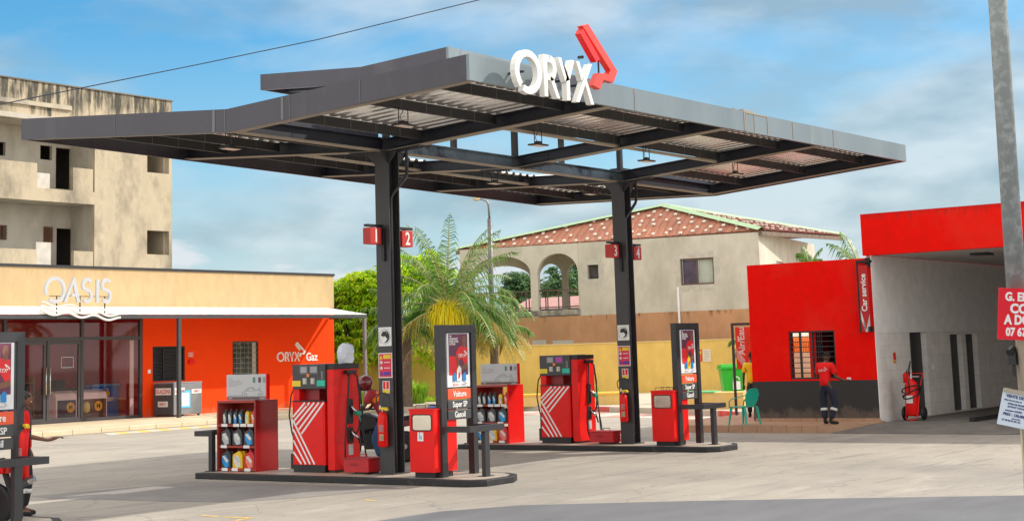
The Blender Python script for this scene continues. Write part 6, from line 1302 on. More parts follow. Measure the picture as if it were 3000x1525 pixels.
mb = MB(); mb.tube([(*pole_pt(z), z) for z in (2.3, 5, 8)], [.075, .070, .066], 12); mb.build('pole', mat('spangled_galvanised', (.40, .43, .42), .55, metal=.15, var=.3, scale=9, dirt=(.31, .335, .325), dscale=16, dlo=.46, dhi=.54), t, smooth=True)
mb = MB(); mb.tube([(*(pole_pt(z)+Vector((.012, -.06))), z) for z in (0, 1.2, 2.36)], [.105, .098, .090], 9); mb.build('wooden_stub', mat('weathered_wood', (.36, .30, .22), .85, var=.3, scale=5, stretch=(5, 5, .4), bump=.4), t)
mb = MB(); z = 1.93; pp = pole_pt(z)+Vector((-.07, .04)); mb.box(pp.x-.02, pp.x+.05, pp.y-.03, pp.y+.03, z-.05, z+.05); mb.cyl((pp.x-.03, pp.y+.01, z+.04), (pp.x+.03, pp.y, z+.07), .03, 8); mb.box(pp.x, pp.x+.02, pp.y-.01, pp.y+.01, z-.14, z-.05); mb.build('clamp', BLK, t)
def board(label, name, tl, bl, w_, tilt, m_, D, lines, tm, nf=None):
    TL_, BL_ = PD(*tl, D), PD(*bl, D); up = (TL_-BL_).normalized(); rt = (R2*math.cos(tilt)-up*math.sin(tilt)).normalized(); h = (TL_-BL_).length; nrm = rt.cross(up).normalized()
    t = thing(name, label, 'sign', BL_); MB().prism([(0, 0), (w_, 0), (w_, h), (0, h)], BL_, rt, up, -nrm*.006).build('board', m_, t)
    face = (rt, up, nrm)
    for i, (s, x, y, sz, bd, sxx) in enumerate(lines):
        mb = MB(); text_into(mb, s, sz, BL_+rt*x+up*y+nrm*.0005, face, .0015, bd, align='LEFT', lift=.0015, sx=sxx); mb.build('lettering', tm, t)
    return t, BL_, rt, up, nrm, h
board('red board with white hand painted words and phone number on the leaning pole', 'sign_board', (2926, 842), (2922, 993), .52, .04, mat('gloss_red_board', (.72, .008, .025), .35, var=.08, dirt=(.55, .05, .05), dlo=.6, dhi=.8), 11.86,
      [('G. EF', .05, .325, .088, .042, .85), ('CO', .09, .235, .098, .045, .92), ('A DO', .05, .15, .098, .045, .80), ('07 67', .062, .058, .085, .040, .8)], WHITE)
t, BL_, rt, up, nrm, h = board('pale blue land sale notice tilted on the leaning pole', 'sign_board', (2940, 1138), (2921, 1240), .42, .20, mat('pale_notice_blue', (.62, .70, .80), .5, var=.05), 11.82,
      [('VENTE DE', .03, .225, .030, .03, 1.0), ('situé dans la zone de', .02, .195, .016, .02, 1), ('TITRE DE PROPRIETE', .05, .168, .018, .02, 1), ('EXTRAIT TOPOGRAPHIQUE', .055, .146, .017, .02, 1), ('compteur SODECI', .04, .118, .017, .02, 1), ('PRIX : 130.000', .03, .088, .028, .03, 1.0), ('visite possible', .10, .062, .012, .02, 1), ('07 48 50 87 09 / 01', .03, .042, .018, .02, 1)], mat('navy_print', (.03, .05, .16), .5))
MB().prism([(0, h-.02), (.42, h-.02), (.42, h+.012), (0, h+.012)], BL_, rt, up, nrm*.006).build('board_edge', mat('cardboard', (.42, .36, .28), .8), t)
mb = MB(); k = [PD(2990, 1240, 11.9), PD(2996, 1330, 11.9), PD(3003, 1420, 11.9)]; mb.tube(k, .008, 6); w_ = thing('rope', 'frayed pale rope hanging below the tilted sale notice', 'rope', k[0]); mb.build('cord', mat('pale_rope', (.60, .52, .34), .9), w_)
# overhead cable
cb_pts = [(-60, 318), (0, 306), (233, 259), (582, 189), (932, 116), (1404, 0), (1900, -135)]
t = thing('overhead_cable', 'thin dark overhead cable crossing the sky above the canopy', 'cable', PD(0, 306, 24)); mb = MB(); mb.tube([PD(u, v, 24+i*.5) for i, (u, v) in enumerate(cb_pts)], .0085, 6); mb.build('wire', mat('cable_blue_black', (.02, .035, .06), .6), t)
# green plastic chair
def plate(mb, pts, th):
    for i in range(len(pts)-1): pass
GP = mat('green_chair_plastic', (.0, .42, .30), .35, var=.05)
def chair(pos, rz):
    t = thing('plastic_chair', 'green plastic armchair standing on the tiled step by the office corner', 'chair', pos, local=True, rz=rz)
    mb = MB(); mb.prism([(-.22, -.20), (.22, -.20), (.25, .22), (-.25, .22)], (0, 0, .42), (1, 0, 0), (0, 1, 0), (0, 0, .025)); mb.build('seat', GP, t, bevel=.01)
    Ls = [(-.17, -.20, .45), (-.235, -.235, .60), (-.25, -.26, .72), (-.19, -.29, .83), (-.08, -.31, .87)]; Rs = [(-x, y, z) for x, y, z in Ls]; mb = MB(); mb.strip(Ls, Rs, (0, -.02, .004)); mb.build('backrest', GP, t, bevel=.006)
    for s in (-1, 1):
        mb = MB(); pts = [(s*.25, -.27, .73), (s*.285, -.08, .68), (s*.29, .12, .64), (s*.285, .22, .58), (s*.26, .24, .44)]; Lz = [(x-.022*s, y, z) for x, y, z in pts]; Rz = [(x+.022*s, y, z-.006) for x, y, z in pts]; mb.strip(Lz, Rz, (0, .0, -.022)); mb.build('armrest', GP, t, bevel=.005)
    for sx_, sy_ in ((-1, -1), (1, -1), (-1, 1), (1, 1)):
        mb = MB(); mb.tube([(sx_*.22, sy_*.21, .43), (sx_*.27, sy_*.27, 0)], [.035, .02], 6); mb.build('leg', GP, t)
    return t
chair((13.72, .42, .166), R(-12))
# wheelie bin
wb_ = PX(2147, 1149, 'z', .15); wb_ = PD(2147, 1149, 57.5); zb0 = wb_.z
t = thing('wheelie_bin', 'bright green wheeled bin with white padlock print against the yellow wall', 'bin', (0, 0, 0), local=True); t.location = wb_; t.rotation_euler = (0, 0, math.atan2(wd.y, wd.x))
GB = mat('green_bin_plastic', (.02, .42, .02), .4, var=.05)
mb = MB(); v = [mb.bm.verts.new(p) for p in ((-.36, -.3, .0), (.36, -.3, 0), (.36, .3, 0), (-.36, .3, 0), (-.44, -.36, .86), (.44, -.36, .86), (.44, .36, .86), (-.44, .36, .86))]
for a in ((0, 1, 2, 3), (4, 7, 6, 5), (0, 4, 5, 1), (1, 5, 6, 2), (2, 6, 7, 3), (3, 7, 4, 0)): mb._f([v[i] for i in a])
body = mb.build('bin_body', GB, t, bevel=.02); MB().box(-.50, .50, -.42, .40, .862, .93).build('rim', GB, t, bevel=.015); mb = MB(); mb.prism([(-.40, 0), (.42, 0), (.40, .07), (-.30, .12)], (-.47, 0, .932), (0, 1, 0), (0, 0, 1), (.94, 0, 0)); mb.build('lid', GB, t, bevel=.02)
mb = MB(); mb.box(-.06, .22, -.405, -.39, .12, .42); o_, i_ = ring(.08, .47, .13, .09, 1, 0, 180, 12); mb.strip([(a, -.40, b) for a, b in o_], [(a, -.40, b) for a, b in i_], (0, -.008, 0)); mb.build('padlock_print', PAPER, t)
for s in (-.3, .3): mb = MB(); mb.lathe([(.09, -.025), (.09, .025)], (s, .30, .05), 14, 'x'); mb.build('wheel', RUB, t)
# Air/Eau sign on its frame
an = PD(2156, 1190, 43.2)
t = thing('air_water_sign', 'orange red hanging banner reading Air/Eau in a grey square frame beside the office', 'sign', (an.x, an.y, .15)); rx = R2.copy(); rx.z = 0; rx.normalize(); ztop = PD(2156, 945, 43.2).z; nf = Vector((rx.y, -rx.x, 0)); nf = nf if nf.dot(CP-an) > 0 else -nf
o = Vector((an.x, an.y, 0)); MB().prism([(-.035, .15), (.035, .15), (.035, ztop), (-.035, ztop)], o, rx, (0, 0, 1), nf*.07).build('frame_post', GREY, t); MB().prism([(.036, ztop-.07), (.75, ztop-.07), (.75, ztop), (.036, ztop)], o, rx, (0, 0, 1), nf*.07).build('frame_beam', GREY, t); MB().prism([(.68, .15), (.75, .15), (.75, ztop-.071), (.68, ztop-.071)], o, rx, (0, 0, 1), nf*.07).build('frame_post', GREY, t)
zb1 = PD(2170, 1080, 43.2).z; ob = o+nf*.02; MB().prism([(.08, zb1), (.62, zb1), (.62, ztop-.12), (.08, ztop-.12)], ob, rx, (0, 0, 1), nf*.03).build('banner', mat('banner_orange_red', (.80, .05, .02), .5), t)
mb = MB(); text_into(mb, 'Air/Eau', .26, ob+rx*.24+Vector((0, 0, ztop-.50)), (rx, (0, 0, 1), nf), .003, .02, lift=.036, rot=PI/2); mb.build('lettering', WHITE, t)
mb = MB(); H_ = zb1
for i in range(5): mb.prism([(.085, H_+.30+i*.06), (.085, H_+.325+i*.06), (.33-i*.0, H_+.02+i*.05), (.30, H_+.02+i*.05)], ob+nf*.031, rx, (0, 0, 1), nf*.003); mb.prism([(.30, H_+.0+i*.01), (.33+i*.05, H_+.0), (.56, H_+.40-i*.06), (.56, H_+.43-i*.06)], ob+nf*.033, rx, (0, 0, 1), nf*.003)
mb.build('stripe', mat('banner_stripe', (.75, .65, .62), .5), t)
# Car service sign
t = thing('car_service_sign', 'narrow vertical red sign reading Car service on black brackets beside the service bay', 'sign', (15.1, -2.25, 2.3)); x = 15.1
MB().box(x-.01, x+.03, -2.135, -2.10, 2.28, 3.98).build('sign_frame', BLK, t); MB().box(x-.02, KX-.035, -2.44, -2.10, 3.96, 4.02).box(KX-.12, KX-.032, -2.40, -2.30, 3.86, 4.08).build('bracket', BLK, t); MB().box(x-.02, KX-.035, -2.38, -2.32, 2.30, 2.42).build('bracket', BLK, t)
MB().box(x, x+.04, -2.38, -2.14, 2.30, 3.90).build('sign_panel', mat('deep_red_sign', (.48, .006, .01), .45), t)
mb = MB(); text_into(mb, 'Car service', .195, (x-.001, -2.26, 3.24), FX, .003, .022, lift=.004, rot=PI/2, sx=1.0); mb.build('lettering', WHITE, t)
mb = MB()
for i in range(5): mb.prism([(-2.145, 2.62+i*.05), (-2.145, 2.645+i*.05), (-2.255, 2.34+i*.02), (-2.245, 2.31+i*.02)], (x-.001, 0, 0), (0, 1, 0), (0, 0, 1), (-.003, 0, 0)); mb.prism([(-2.25-i*.018, 2.30), (-2.262-i*.018, 2.30), (-2.375, 2.68-i*.05), (-2.375, 2.71-i*.05)], (x-.0045, 0, 0), (0, 1, 0), (0, 0, 1), (-.003, 0, 0))
mb.build('stripe', PAPER, t)
# wheeled extinguisher
fx, fy = 15.9, -2.98; fz = .15
t = thing('wheeled_extinguisher', 'large red wheeled fire extinguisher with black hose standing in the service bay', 'fire extinguisher', (fx, fy, fz))
mb = MB(); mb.lathe([(0, .10), (.13, .11), (.16, .16), (.16, .82), (.13, .92), (.05, .97), (.04, 1.0)], (fx, fy, fz), 20); mb.build('cylinder', RED, t, smooth=True)
mb = MB(); mb.lathe([(.11, .9), (.11, 1.10), (.06, 1.16)], (fx+.05, fy+.10, fz), 14); mb.build('gas_bottle', RED, t, smooth=True)
for s in (-1, 1): mb = MB(); mb.lathe([(.15, -.03), (.17, 0), (.15, .03)], (fx+.10, fy+s*.24, fz+.17), 18, 'y'); mb.build('wheel', RUB, t, smooth=True)
mb = MB(); mb.tube([(fx-.1, fy-.14, fz+.05), (fx-.14, fy, fz+.01), (fx-.1, fy+.14, fz+.05), (fx+.05, fy+.17, fz+.6), (fx+.1, fy+.17, fz+1.12), (fx+.1, fy-.28, fz+1.12), (fx+.05, fy-.2, fz+.8)], .014, 7); mb.tube([(fx-.1, fy-.14, fz+.05), (fx+.05, fy-.17, fz+.6)], .014, 7); mb.build('trolley_frame', RED, t)
mb = MB()
for k in range(3): mb.tube([(fx+.19*math.cos(a)*1.05+.0, fy+(.20+.015*k)*math.sin(a), fz+.62+.06*k+.10*math.cos(a*1+.4+k)) for a in [i*PI/8 for i in range(17)]], .016, 7)
mb.tube([(fx-.12, fy+.05, fz+1.2), (fx-.15, fy+.0, fz+.95), (fx-.17, fy-.02, fz+.7)], .014, 7); mb.tube([(fx, fy, fz+1.0), (fx-.03, fy+.03, fz+1.18), (fx, fy-.02, fz+1.42)], [.02, .025, .015], 7); mb.build('hose', RUB, t, smooth=True)
MB().box(fx-.166, fx-.155, fy-.08, fy+.08, fz+.42, fz+.60).build('label', PAPER, t); mb = MB(); mb.cyl((fx, fy, fz+.98), (fx, fy, fz+1.12), .03, 8); mb.box(fx-.02, fx+.02, fy-.22, fy-.05, fz+1.03, fz+1.06); mb.build('valve', CHR, t)
# plank lying in the bay
t = thing('timber_beam', 'long dark timber beam lying on the floor at the back of the bay', 'beam', (19, -3.0, .15)); a, b = PX(2855, 1228, 'z', .2), PX(2960, 1212, 'z', .2); mb = MB(); d = (b-a).normalized(); mb.prism([(0, 0), ((b-a).length, 0), ((b-a).length, .1), (0, .1)], (a.x, a.y, .151), d, (0, 0, 1), Vector((-d.y, d.x, 0))*.12); mb.build('timber', BLK, t)
# bag on the nearer dispenser
t = thing('plastic_bag', 'crumpled white plastic bag covering the top of the nearer dispenser', 'bag', (.3, 1.3, 1.98)); mb = MB(); mb.lathe([(.0, 0), (.125, .0), (.15, .08), (.15, .20), (.12, .30), (.06, .345), (0, .35)], (.30, 1.30, 1.98), 9)
for v in mb.bm.verts: v.co += Vector((random.uniform(-.028, .028), random.uniform(-.028, .028), random.uniform(-.012, .012)))
mb.build('bag_skin', mat('white_crumpled_plastic', (.70, .74, .82), .35, bump=.8, bscale=9, var=.1), t)
t = thing('stone', 'small grey stone block at the left end of the tiled step', 'stone', (13.5, 2.5, 0)); mb = MB(); mb.ball((13.5, 2.55, .07), .13, 8, (1, 1.1, .8)); mb.build('rock', mat('grey_stone', (.22, .19, .16), .9, bump=.6), t)

# ================================================================== PEOPLE AND MOTORCYCLES
def skin_mesh(verts, edges, radii, sub=1, root=0):
    me = bpy.data.meshes.new('tmp'); bm = bmesh.new(); ly = bm.verts.layers.skin.verify(); vs = [bm.verts.new(v) for v in verts]; bm.verts.ensure_lookup_table()
    for a, b in edges: bm.edges.new((vs[a], vs[b]))
    for i, v in enumerate(vs): v[ly].radius = radii[i] if isinstance(radii[i], tuple) else (radii[i], radii[i]); v[ly].use_root = (i == root)
    bm.to_mesh(me); bm.free(); o = bpy.data.objects.new('tmp', me); COL.objects.link(o); s = o.modifiers.new('s', 'SKIN'); s.use_smooth_shade = True
    q = o.modifiers.new('u', 'SUBSURF'); q.levels = sub; q.render_levels = sub
    dg = bpy.context.evaluated_depsgraph_get(); r = bpy.data.meshes.new_from_object(o.evaluated_get(dg)); bpy.data.objects.remove(o); bpy.data.meshes.remove(me); return r
def mesh_part(name, me, m, parent):
    me.name = name; me.materials.clear(); me.materials.append(m)
    for p in me.polygons: p.use_smooth = True; p.material_index = 0
    o = bpy.data.objects.new(name, me); COL.objects.link(o); o.parent = parent; return o
class Sk:
    def __init__(s): s.v = []; s.e = []; s.r = []
    def add(s, p, r, prev=None):
        s.v.append(Vector(p)); s.r.append(r)
        if prev is not None: s.e.append((prev, len(s.v)-1))
        return len(s.v)-1
    def mesh(s, sub=1): return skin_mesh(s.v, s.e, s.r, sub)
def person(label, pos, rz, J, shirt, trousers, skin, shoes=BLKC, hair='short', helmet=None, sleeve=.55, scale=1, vest=None, bands=True):
    t = thing('person', label, 'person', pos, local=True, rz=rz); t.scale = (scale,)*3
    D = dict(pelvis=(0, 0, .94), spine=(0, 0, 1.14), chest=(0, 0, 1.36), neck=(0, .0, 1.50), head=(0, .02, 1.63),
             sL=(-.185, 0, 1.42), eL=(-.24, .0, 1.14), wL=(-.25, .08, .90), hL=(-.25, .10, .84), sR=(.185, 0, 1.42), eR=(.24, .0, 1.14), wR=(.25, .08, .90), hR=(.25, .10, .84),
             pL=(-.095, 0, .90), kL=(-.11, .02, .50), aL=(-.12, 0, .10), tL=(-.13, .16, .045), pR=(.095, 0, .90), kR=(.11, .02, .50), aR=(.12, 0, .10), tR=(.13, .16, .045))
    D.update(J); D = {k: Vector(v) for k, v in D.items()}
    b = Sk(); pe = b.add(D['pelvis'], (.125, .095)); sp = b.add(D['spine'], (.115, .085), pe); ch = b.add(D['chest'], (.13, .095), sp); nk = b.add(D['neck'], .052, ch); b.add(D['neck'].lerp(D['head'], .6), .05, nk)
    for s in 'LR':
        sh = b.add(D['s'+s], .056, ch); m_ = b.add(D['s'+s].lerp(D['e'+s], .5), .046, sh); el = b.add(D['e'+s], .038, m_); fm = b.add(D['e'+s].lerp(D['w'+s], .4), .036, el); wr = b.add(D['w'+s], .025, fm); pa = b.add(D['h'+s], (.036, .018), wr)
        hd = (D['h'+s]-D['w'+s]).normalized(); sd = hd.cross(Vector((0, 0, 1))); sd = sd.normalized() if sd.length > .2 else Vector((0, 1, 0)); dn = hd.cross(sd).normalized(); dn = dn if dn.z < 0 else -dn
        for i, ln in enumerate((.060, .070, .065, .050)):
            r0 = D['h'+s]+hd*.03+sd*(.027-.018*i); k1 = b.add(r0, .0095, pa); k2 = b.add(r0+hd*ln*.6+dn*.010, .0085, k1); b.add(r0+hd*ln*.9+dn*.035, .0075, k2)
        r0 = D['h'+s]-hd*.01+sd*.035; k1 = b.add(r0, .011, pa); b.add(r0+sd*.025+hd*.035+dn*.01, .009, k1)
        hp = b.add(D['p'+s], .082, pe); th = b.add(D['p'+s].lerp(D['k'+s], .5), .075, hp); kn = b.add(D['k'+s], .054, th); cf = b.add(D['k'+s].lerp(D['a'+s], .35), .054, kn); an_ = b.add(D['a'+s], .036, cf); b.add(D['t'+s], (.036, .026), an_)
    me = b.mesh(); bm = bmesh.new(); bm.from_mesh(me)
    hd_ = (D['head']-D['neck']).normalized(); fw_ = Vector((0, 1, 0)); fw_ = (fw_-hd_*fw_.dot(hd_)).normalized(); yaw_ = J.get('_look', 0) if False else 0
    rt_ = fw_.cross(hd_); Mh = Matrix((rt_, fw_, hd_)).transposed().to_4x4()
    tmp = MB(); tmp.bm.free(); tmp.bm = bm
    tmp.ball(D['head']+hd_*.03, .1, 16, (.76, .96, 1.16), Mh); tmp.ball(D['head']+fw_*.095+hd_*.0, .016, 8, (.8, 1, 1.5), Mh); tmp.ball(D['head']+fw_*.035-hd_*.065, .05, 10, (1, 1, .8), Mh); tmp.ball(D['head']+fw_*.083-hd_*.042, .02, 8, (1.2, .5, .45), Mh)
    for s in (-1, 1): tmp.ball(D['head']+rt_*s*.078+hd_*.01, .022, 8, (.4, .8, 1.3), Mh)
    bm.to_mesh(me); bm.free(); mesh_part('body', me, skin, t)
    for s in (-1, 1): mb = MB(); mb.ball(D['head']+rt_*s*.03+fw_*.082+hd_*.028, .011, 8); mb.build('eye', mat('eye_white', (.6, .58, .55), .3), t)
    if helmet:
        mb = MB(); mb.ball(D['head']+hd_*.045-fw_*.005, .158, 18, (.94, 1.08, 1.0), Mh); h_ = mb.build('helmet', helmet, t, smooth=True); mb = MB(); mb.ball(D['head']+hd_*.015+fw_*.052, .134, 14, (.98, 1, .62), Mh); mb.build('visor', mat('dark_visor', (.02, .012, .015), .12), h_, smooth=True)
    elif hair == 'short': mb = MB(); mb.ball(D['head']+hd_*.048-fw_*.012, .099, 14, (.80, .95, 1.04), Mh); mb.build('hair', mat('black_hair', (.010, .009, .009), .9, bump=.6, bscale=90), t, smooth=True)
    else:
        mb = MB(); mb.ball(D['head']+hd_*.045-fw_*.014, .100, 14, (.80, .97, 1.05), Mh)
        for i in range(7): a = (i-3)*.17; mb.tube([D['head']+Mh.to_3x3() @ Vector((.075*math.sin(a*1.6), .055, .115-abs(a)*.05)), D['head']+Mh.to_3x3() @ Vector((.078*math.sin(a*1.6), -.04, .145-abs(a)*.05)), D['head']+Mh.to_3x3() @ Vector((.05*math.sin(a*1.6), -.11, .06))], .011, 6)
        mb.ball(D['head']+hd_*.03-fw_*.11, .035, 8); mb.build('hair', mat('braided_hair', (.022, .016, .014), .7, bump=.5, bscale=60, dirt=(.10, .08, .07), dscale=25, dlo=.55, dhi=.6), t, smooth=True)
        mb = MB(); mb.ball(D['head']+rt_*.088-hd_*.025, .012, 8); mb.build('earring', CHR, t)
    s_ = Sk(); hem = D['pelvis'].lerp(D['spine'], -.25); a0 = s_.add(hem, (.182, .150)); a1 = s_.add(D['pelvis'].lerp(D['spine'], .5), (.170, .140), a0); a2 = s_.add(D['spine'].lerp(D['chest'], .35), (.165, .130), a1); a3 = s_.add(D['chest'], (.175, .128), a2); s_.add(D['chest'].lerp(D['neck'], .82), (.066, .062), a3)
    for q in 'LR':
        c1 = s_.add(D['s'+q], .084, a3); c2 = s_.add(D['s'+q].lerp(D['e'+q], .45), .080, c1); s_.add(D['s'+q].lerp(D['e'+q], sleeve+.25), .078, c2)
    mesh_part('shirt', s_.mesh(), shirt, t)
    s_ = Sk(); a0 = s_.add(D['pelvis']+Vector((0, 0, .06)), (.150, .120)); a1 = s_.add(D['pelvis']-Vector((0, 0, .02)), (.150, .125), a0)
    for q in 'LR':
        c0 = s_.add(D['p'+q], .108, a1); c1 = s_.add(D['p'+q].lerp(D['k'+q], .5), .100, c0); c2 = s_.add(D['k'+q], .084, c1); c3 = s_.add(D['k'+q].lerp(D['a'+q], .5), .078, c2); s_.add(D['a'+q]+Vector((0, 0, .03)), .072, c3)
    tr_ = mesh_part('trousers', s_.mesh(), trousers, t)
    for q in 'LR':
        s_ = Sk(); f = (D['t'+q]-D['a'+q]); f.z = 0; f.normalize(); c0 = s_.add(D['a'+q]+Vector((0, 0, .06)), .047); c1 = s_.add(D['a'+q]-Vector((0, 0, .045))-f*.02, (.047, .05), c0); s_.add(D['t'+q]+f*.02, (.047, .036), c1); mesh_part('shoe', s_.mesh(), shoes, t)
        if bands:
            k_, a_ = D['k'+q], D['a'+q]; c = k_.lerp(a_, .35); d_ = (a_-k_).normalized(); mb = MB(); mb.tube([c-d_*.03, c+d_*.03], [.087, .085], 16); mb.build('reflective_band', mat('reflective_band', (.66, .66, .62), .4), tr_, smooth=True)
    if vest:
        s_ = Sk(); a1 = s_.add(D['spine'].lerp(D['chest'], .0), (.185, .155)); a3 = s_.add(D['chest'].lerp(D['neck'], .1), (.19, .145), a1); s_.add(D['chest'].lerp(D['neck'], .72), (.10, .09), a3)
        for q in 'LR': s_.add(D['s'+q]*.96+D['chest']*.04, .095, a3)
        mesh_part('vest', s_.mesh(), vest, t)
    return t, D, Mh
# attendant at the office window, seen from behind
sc_ = .985
pa, D, Mh = person('person in red polo and navy trousers with reflective bands standing at the barred office window', (13.78, -1.74, .166), R(-90-4), dict(pelvis=(-.02, 0, .94), spine=(-.03, .0, 1.14), chest=(-.03, .06, 1.34), neck=(-.04, .11, 1.47), head=(-.04, .17, 1.58), sL=(-.215, .05, 1.39), sR=(.155, .06, 1.38), eL=(-.28, .10, 1.13), wL=(-.24, .30, 1.02), hL=(-.22, .37, 1.02), eR=(.23, .04, 1.12), wR=(.43, .12, 1.03), hR=(.50, .14, 1.04), pL=(-.11, 0, .90), kL=(-.115, .03, .50), aL=(-.07, -.02, .10), tL=(-.10, .13, .05), pR=(.08, 0, .90), kR=(.17, .07, .50), aR=(.10, -.05, .10), tR=(.26, -.0, .05)), REDC, NAVY, SKIN, scale=sc_)
mb = MB(); logo_into(mb, (-.13, -.12, 1.25), ((1, 0, 0), (0, 0, 1), (0, -1, 0)), .055, .006); mb.build('shirt_logo', mat('shirt_print', (.72, .55, .55), .7), pa); mb = MB(); mb.box(.47, .58, .15, .155, 1.05, 1.10); mb.build('paper', PAPER, pa)
# woman behind the foreground frame
wp = PD(66, 1300, 22.2); wz = math.atan2(-.74, .67)
pw, D, Mh = person('person with braided hair in red polo and black trousers holding out a banknote', (wp.x, wp.y, 0), wz-PI/2, dict(head=(0, .03, 1.60), eL=(-.24, -.02, 1.14), wL=(-.24, .06, .90), hL=(-.24, .09, .83), eR=(.22, .06, 1.14), wR=(.18, .38, 1.06), hR=(.17, .50, 1.09), kL=(-.11, .06, .50), kR=(.11, -.02, .50)), REDC, BLKC, SKIN2, hair='braids', scale=1.0)
mb = MB(); mb.box(.14, .20, .56, .66, 1.10, 1.105); mb.build('banknote', mat('banknote_green', (.35, .45, .42), .6), pw)
# bystander in the yellow vest
bp_ = PX(2211, 1222, 'z', .15)
person('person in yellow vest and dark trousers half hidden by the office corner', (bp_.x, bp_.y, .15), R(-60), {}, mat('yellow_cloth', (.80, .55, .01), .8), BLKC, SKIN, scale=.98, bands=False)
# motorcycle
MRD = mat('maroon_plastic', (.16, .012, .018), .3, coat=.3)
def motorcycle(label, pos, rz, red=MRD):
    t = thing('motorcycle', label, 'motorcycle', pos, local=True, rz=rz, group='motorcycles')
    for y in (.66, -.60):
        w_ = MB(); w_.lathe([(.235, -.04), (.29, -.045), (.305, 0), (.29, .045), (.235, .04)], (0, y, .305), 26, 'x'); W_ = w_.build('wheel', RUB, t, smooth=True)
        mb = MB(); mb.lathe([(.225, -.02), (.24, -.02), (.24, .02), (.225, .02)], (0, y, .305), 24, 'x'); mb.lathe([(.05, -.05), (.05, .05)], (0, y, .305), 12, 'x')
        for k in range(6): a = k*PI/3; mb.tube([(0, y+.04*math.cos(a), .305+.04*math.sin(a)), (0, y+.23*math.cos(a), .305+.23*math.sin(a))], .01, 5)
        mb.build('rim', CHR, W_)
    mb = MB(); a = [(.66+.33*math.cos(R(q)), .305+.33*math.sin(R(q))) for q in range(20, 150, 13)]; mb.strip([(-.06, y, z) for y, z in a], [(.06, y, z) for y, z in a], (0, 0, .012)); mb.build('front_mudguard', red, t)
    for s in (-.085, .085): MB().tube([(s, .66, .305), (s, .47, .88)], .02, 8).build('fork', CHR, t, smooth=True)
    mb = MB(); mb.ball((0, .50, .90), .11, 14, (1.0, .7, 1.0)); mb.build('headlight_shell', BLK, t, smooth=True); mb = MB(); mb.ball((0, .55, .90), .09, 14, (1, .5, 1)); mb.build('headlight', mat('headlight_glass', (.65, .68, .72), .1), t, smooth=True)
    mb = MB(); mb.prism([(.34, .72), (.55, .98), (.46, 1.06), (.30, .95)], (-.11, 0, 0), (0, 1, 0), (0, 0, 1), (.22, 0, 0)); mb.build('fairing', mat('white_fairing', (.55, .56, .6), .3), t, bevel=.02)
    mb = MB(); mb.prism([(.22, .42), (.40, .30), (.52, .60), (.58, .92), (.44, 1.12), (.34, 1.10), (.40, .80)], (-.19, 0, 0), (0, 1, 0), (0, 0, 1), (.38, 0, 0)); mb.build('leg_shield', BLK, t, bevel=.04)
    mb = MB(); mb.tube([(-.34, .26, 1.03), (-.22, .38, 1.02), (0, .42, .98), (.22, .38, 1.02), (.34, .26, 1.03)], .014, 8); mb.build('handlebar', BLK, t, smooth=True)
    for s in (-1, 1):
        MB().tube([(s*.34, .26, 1.03), (s*.40, .20, 1.035)], .02, 8).build('grip', RUB, t); m_ = MB(); m_.tube([(s*.24, .37, 1.03), (s*.27, .38, 1.14), (s*.29, .36, 1.22)], .006, 6); M_ = m_.build('mirror_stalk', BLK, t); mb = MB(); mb.ball((s*.31, .36, 1.28), .06, 12, (1, .25, 1.15)); mb.build('mirror', mat('mirror_glass', (.75, .78, .8), .1, metal=.8), M_, smooth=True)
    mb = MB(); mb.prism([(-.10, .66), (.36, .60), (.44, .80), (.26, .98), (-.02, .88)], (-.14, 0, 0), (0, 1, 0), (0, 0, 1), (.28, 0, 0)); mb.build('tank', BLK, t, bevel=.04)
    mb = MB(); mb.prism([(-.74, .80), (-.10, .76), (.0, .82), (-.30, .86), (-.74, .92)], (-.12, 0, 0), (0, 1, 0), (0, 0, 1), (.24, 0, 0)); mb.build('saddle', BLKC, t, bevel=.03)
    mb = MB(); mb.box(-.13, .13, -.16, .22, .26, .56); mb.lathe([(.08, .0), (.08, .20)], (0, .12, .50), 12); mb.prism([(.2, .3), (.44, .82), (.38, .84), (-.5, .68), (-.6, .30), (-.52, .3), (-.2, .62), (.1, .3)], (-.03, 0, 0), (0, 1, 0), (0, 0, 1), (.06, 0, 0)); mb.build('engine_frame', BLK, t)
    mb = MB(); mb.prism([(-.80, .72), (-.40, .66), (-.25, .76), (-.80, .84)], (-.13, 0, 0), (0, 1, 0), (0, 0, 1), (.26, 0, 0)); mb.build('side_panel', red, t, bevel=.02)
    mb = MB(); mb.tube([(.14, .15, .40), (.16, .0, .24), (.17, -.3, .26), (.18, -.45, .34)], .022, 8); mb.tube([(.18, -.45, .34), (.19, -1.02, .60)], [.045, .05], 10); mb.build('exhaust', GREY, t, smooth=True); mb = MB(); mb.tube([(.19, -1.02, .60), (.192, -1.10, .636)], [.055, .046], 10); mb.build('exhaust_tip', CHR, t)
    mb = MB(); mb.box(-.07, .07, -.86, -.80, .72, .80); mb.build('tail_lamp', mat('tail_lamp_red', (.5, .01, .01), .2), t); mb = MB(); mb.prism([(-.95, .30), (-.80, .72), (-.76, .72), (-.92, .28)], (-.06, 0, 0), (0, 1, 0), (0, 0, 1), (.12, 0, 0)); mb.build('rear_mudguard', BLK, t)
    mb = MB(); mb.box(-.14, .14, -1.0, -.72, .86, .90); mb.build('luggage_rack', BLK, t)
    return t
mp_ = PD(1108, 1367, 31.0); motorcycle('maroon and black motorcycle with white fairing behind the nearer canopy column', (mp_.x, mp_.y, 0), R(18))
rp_ = PD(1110, 1367, 31.0)
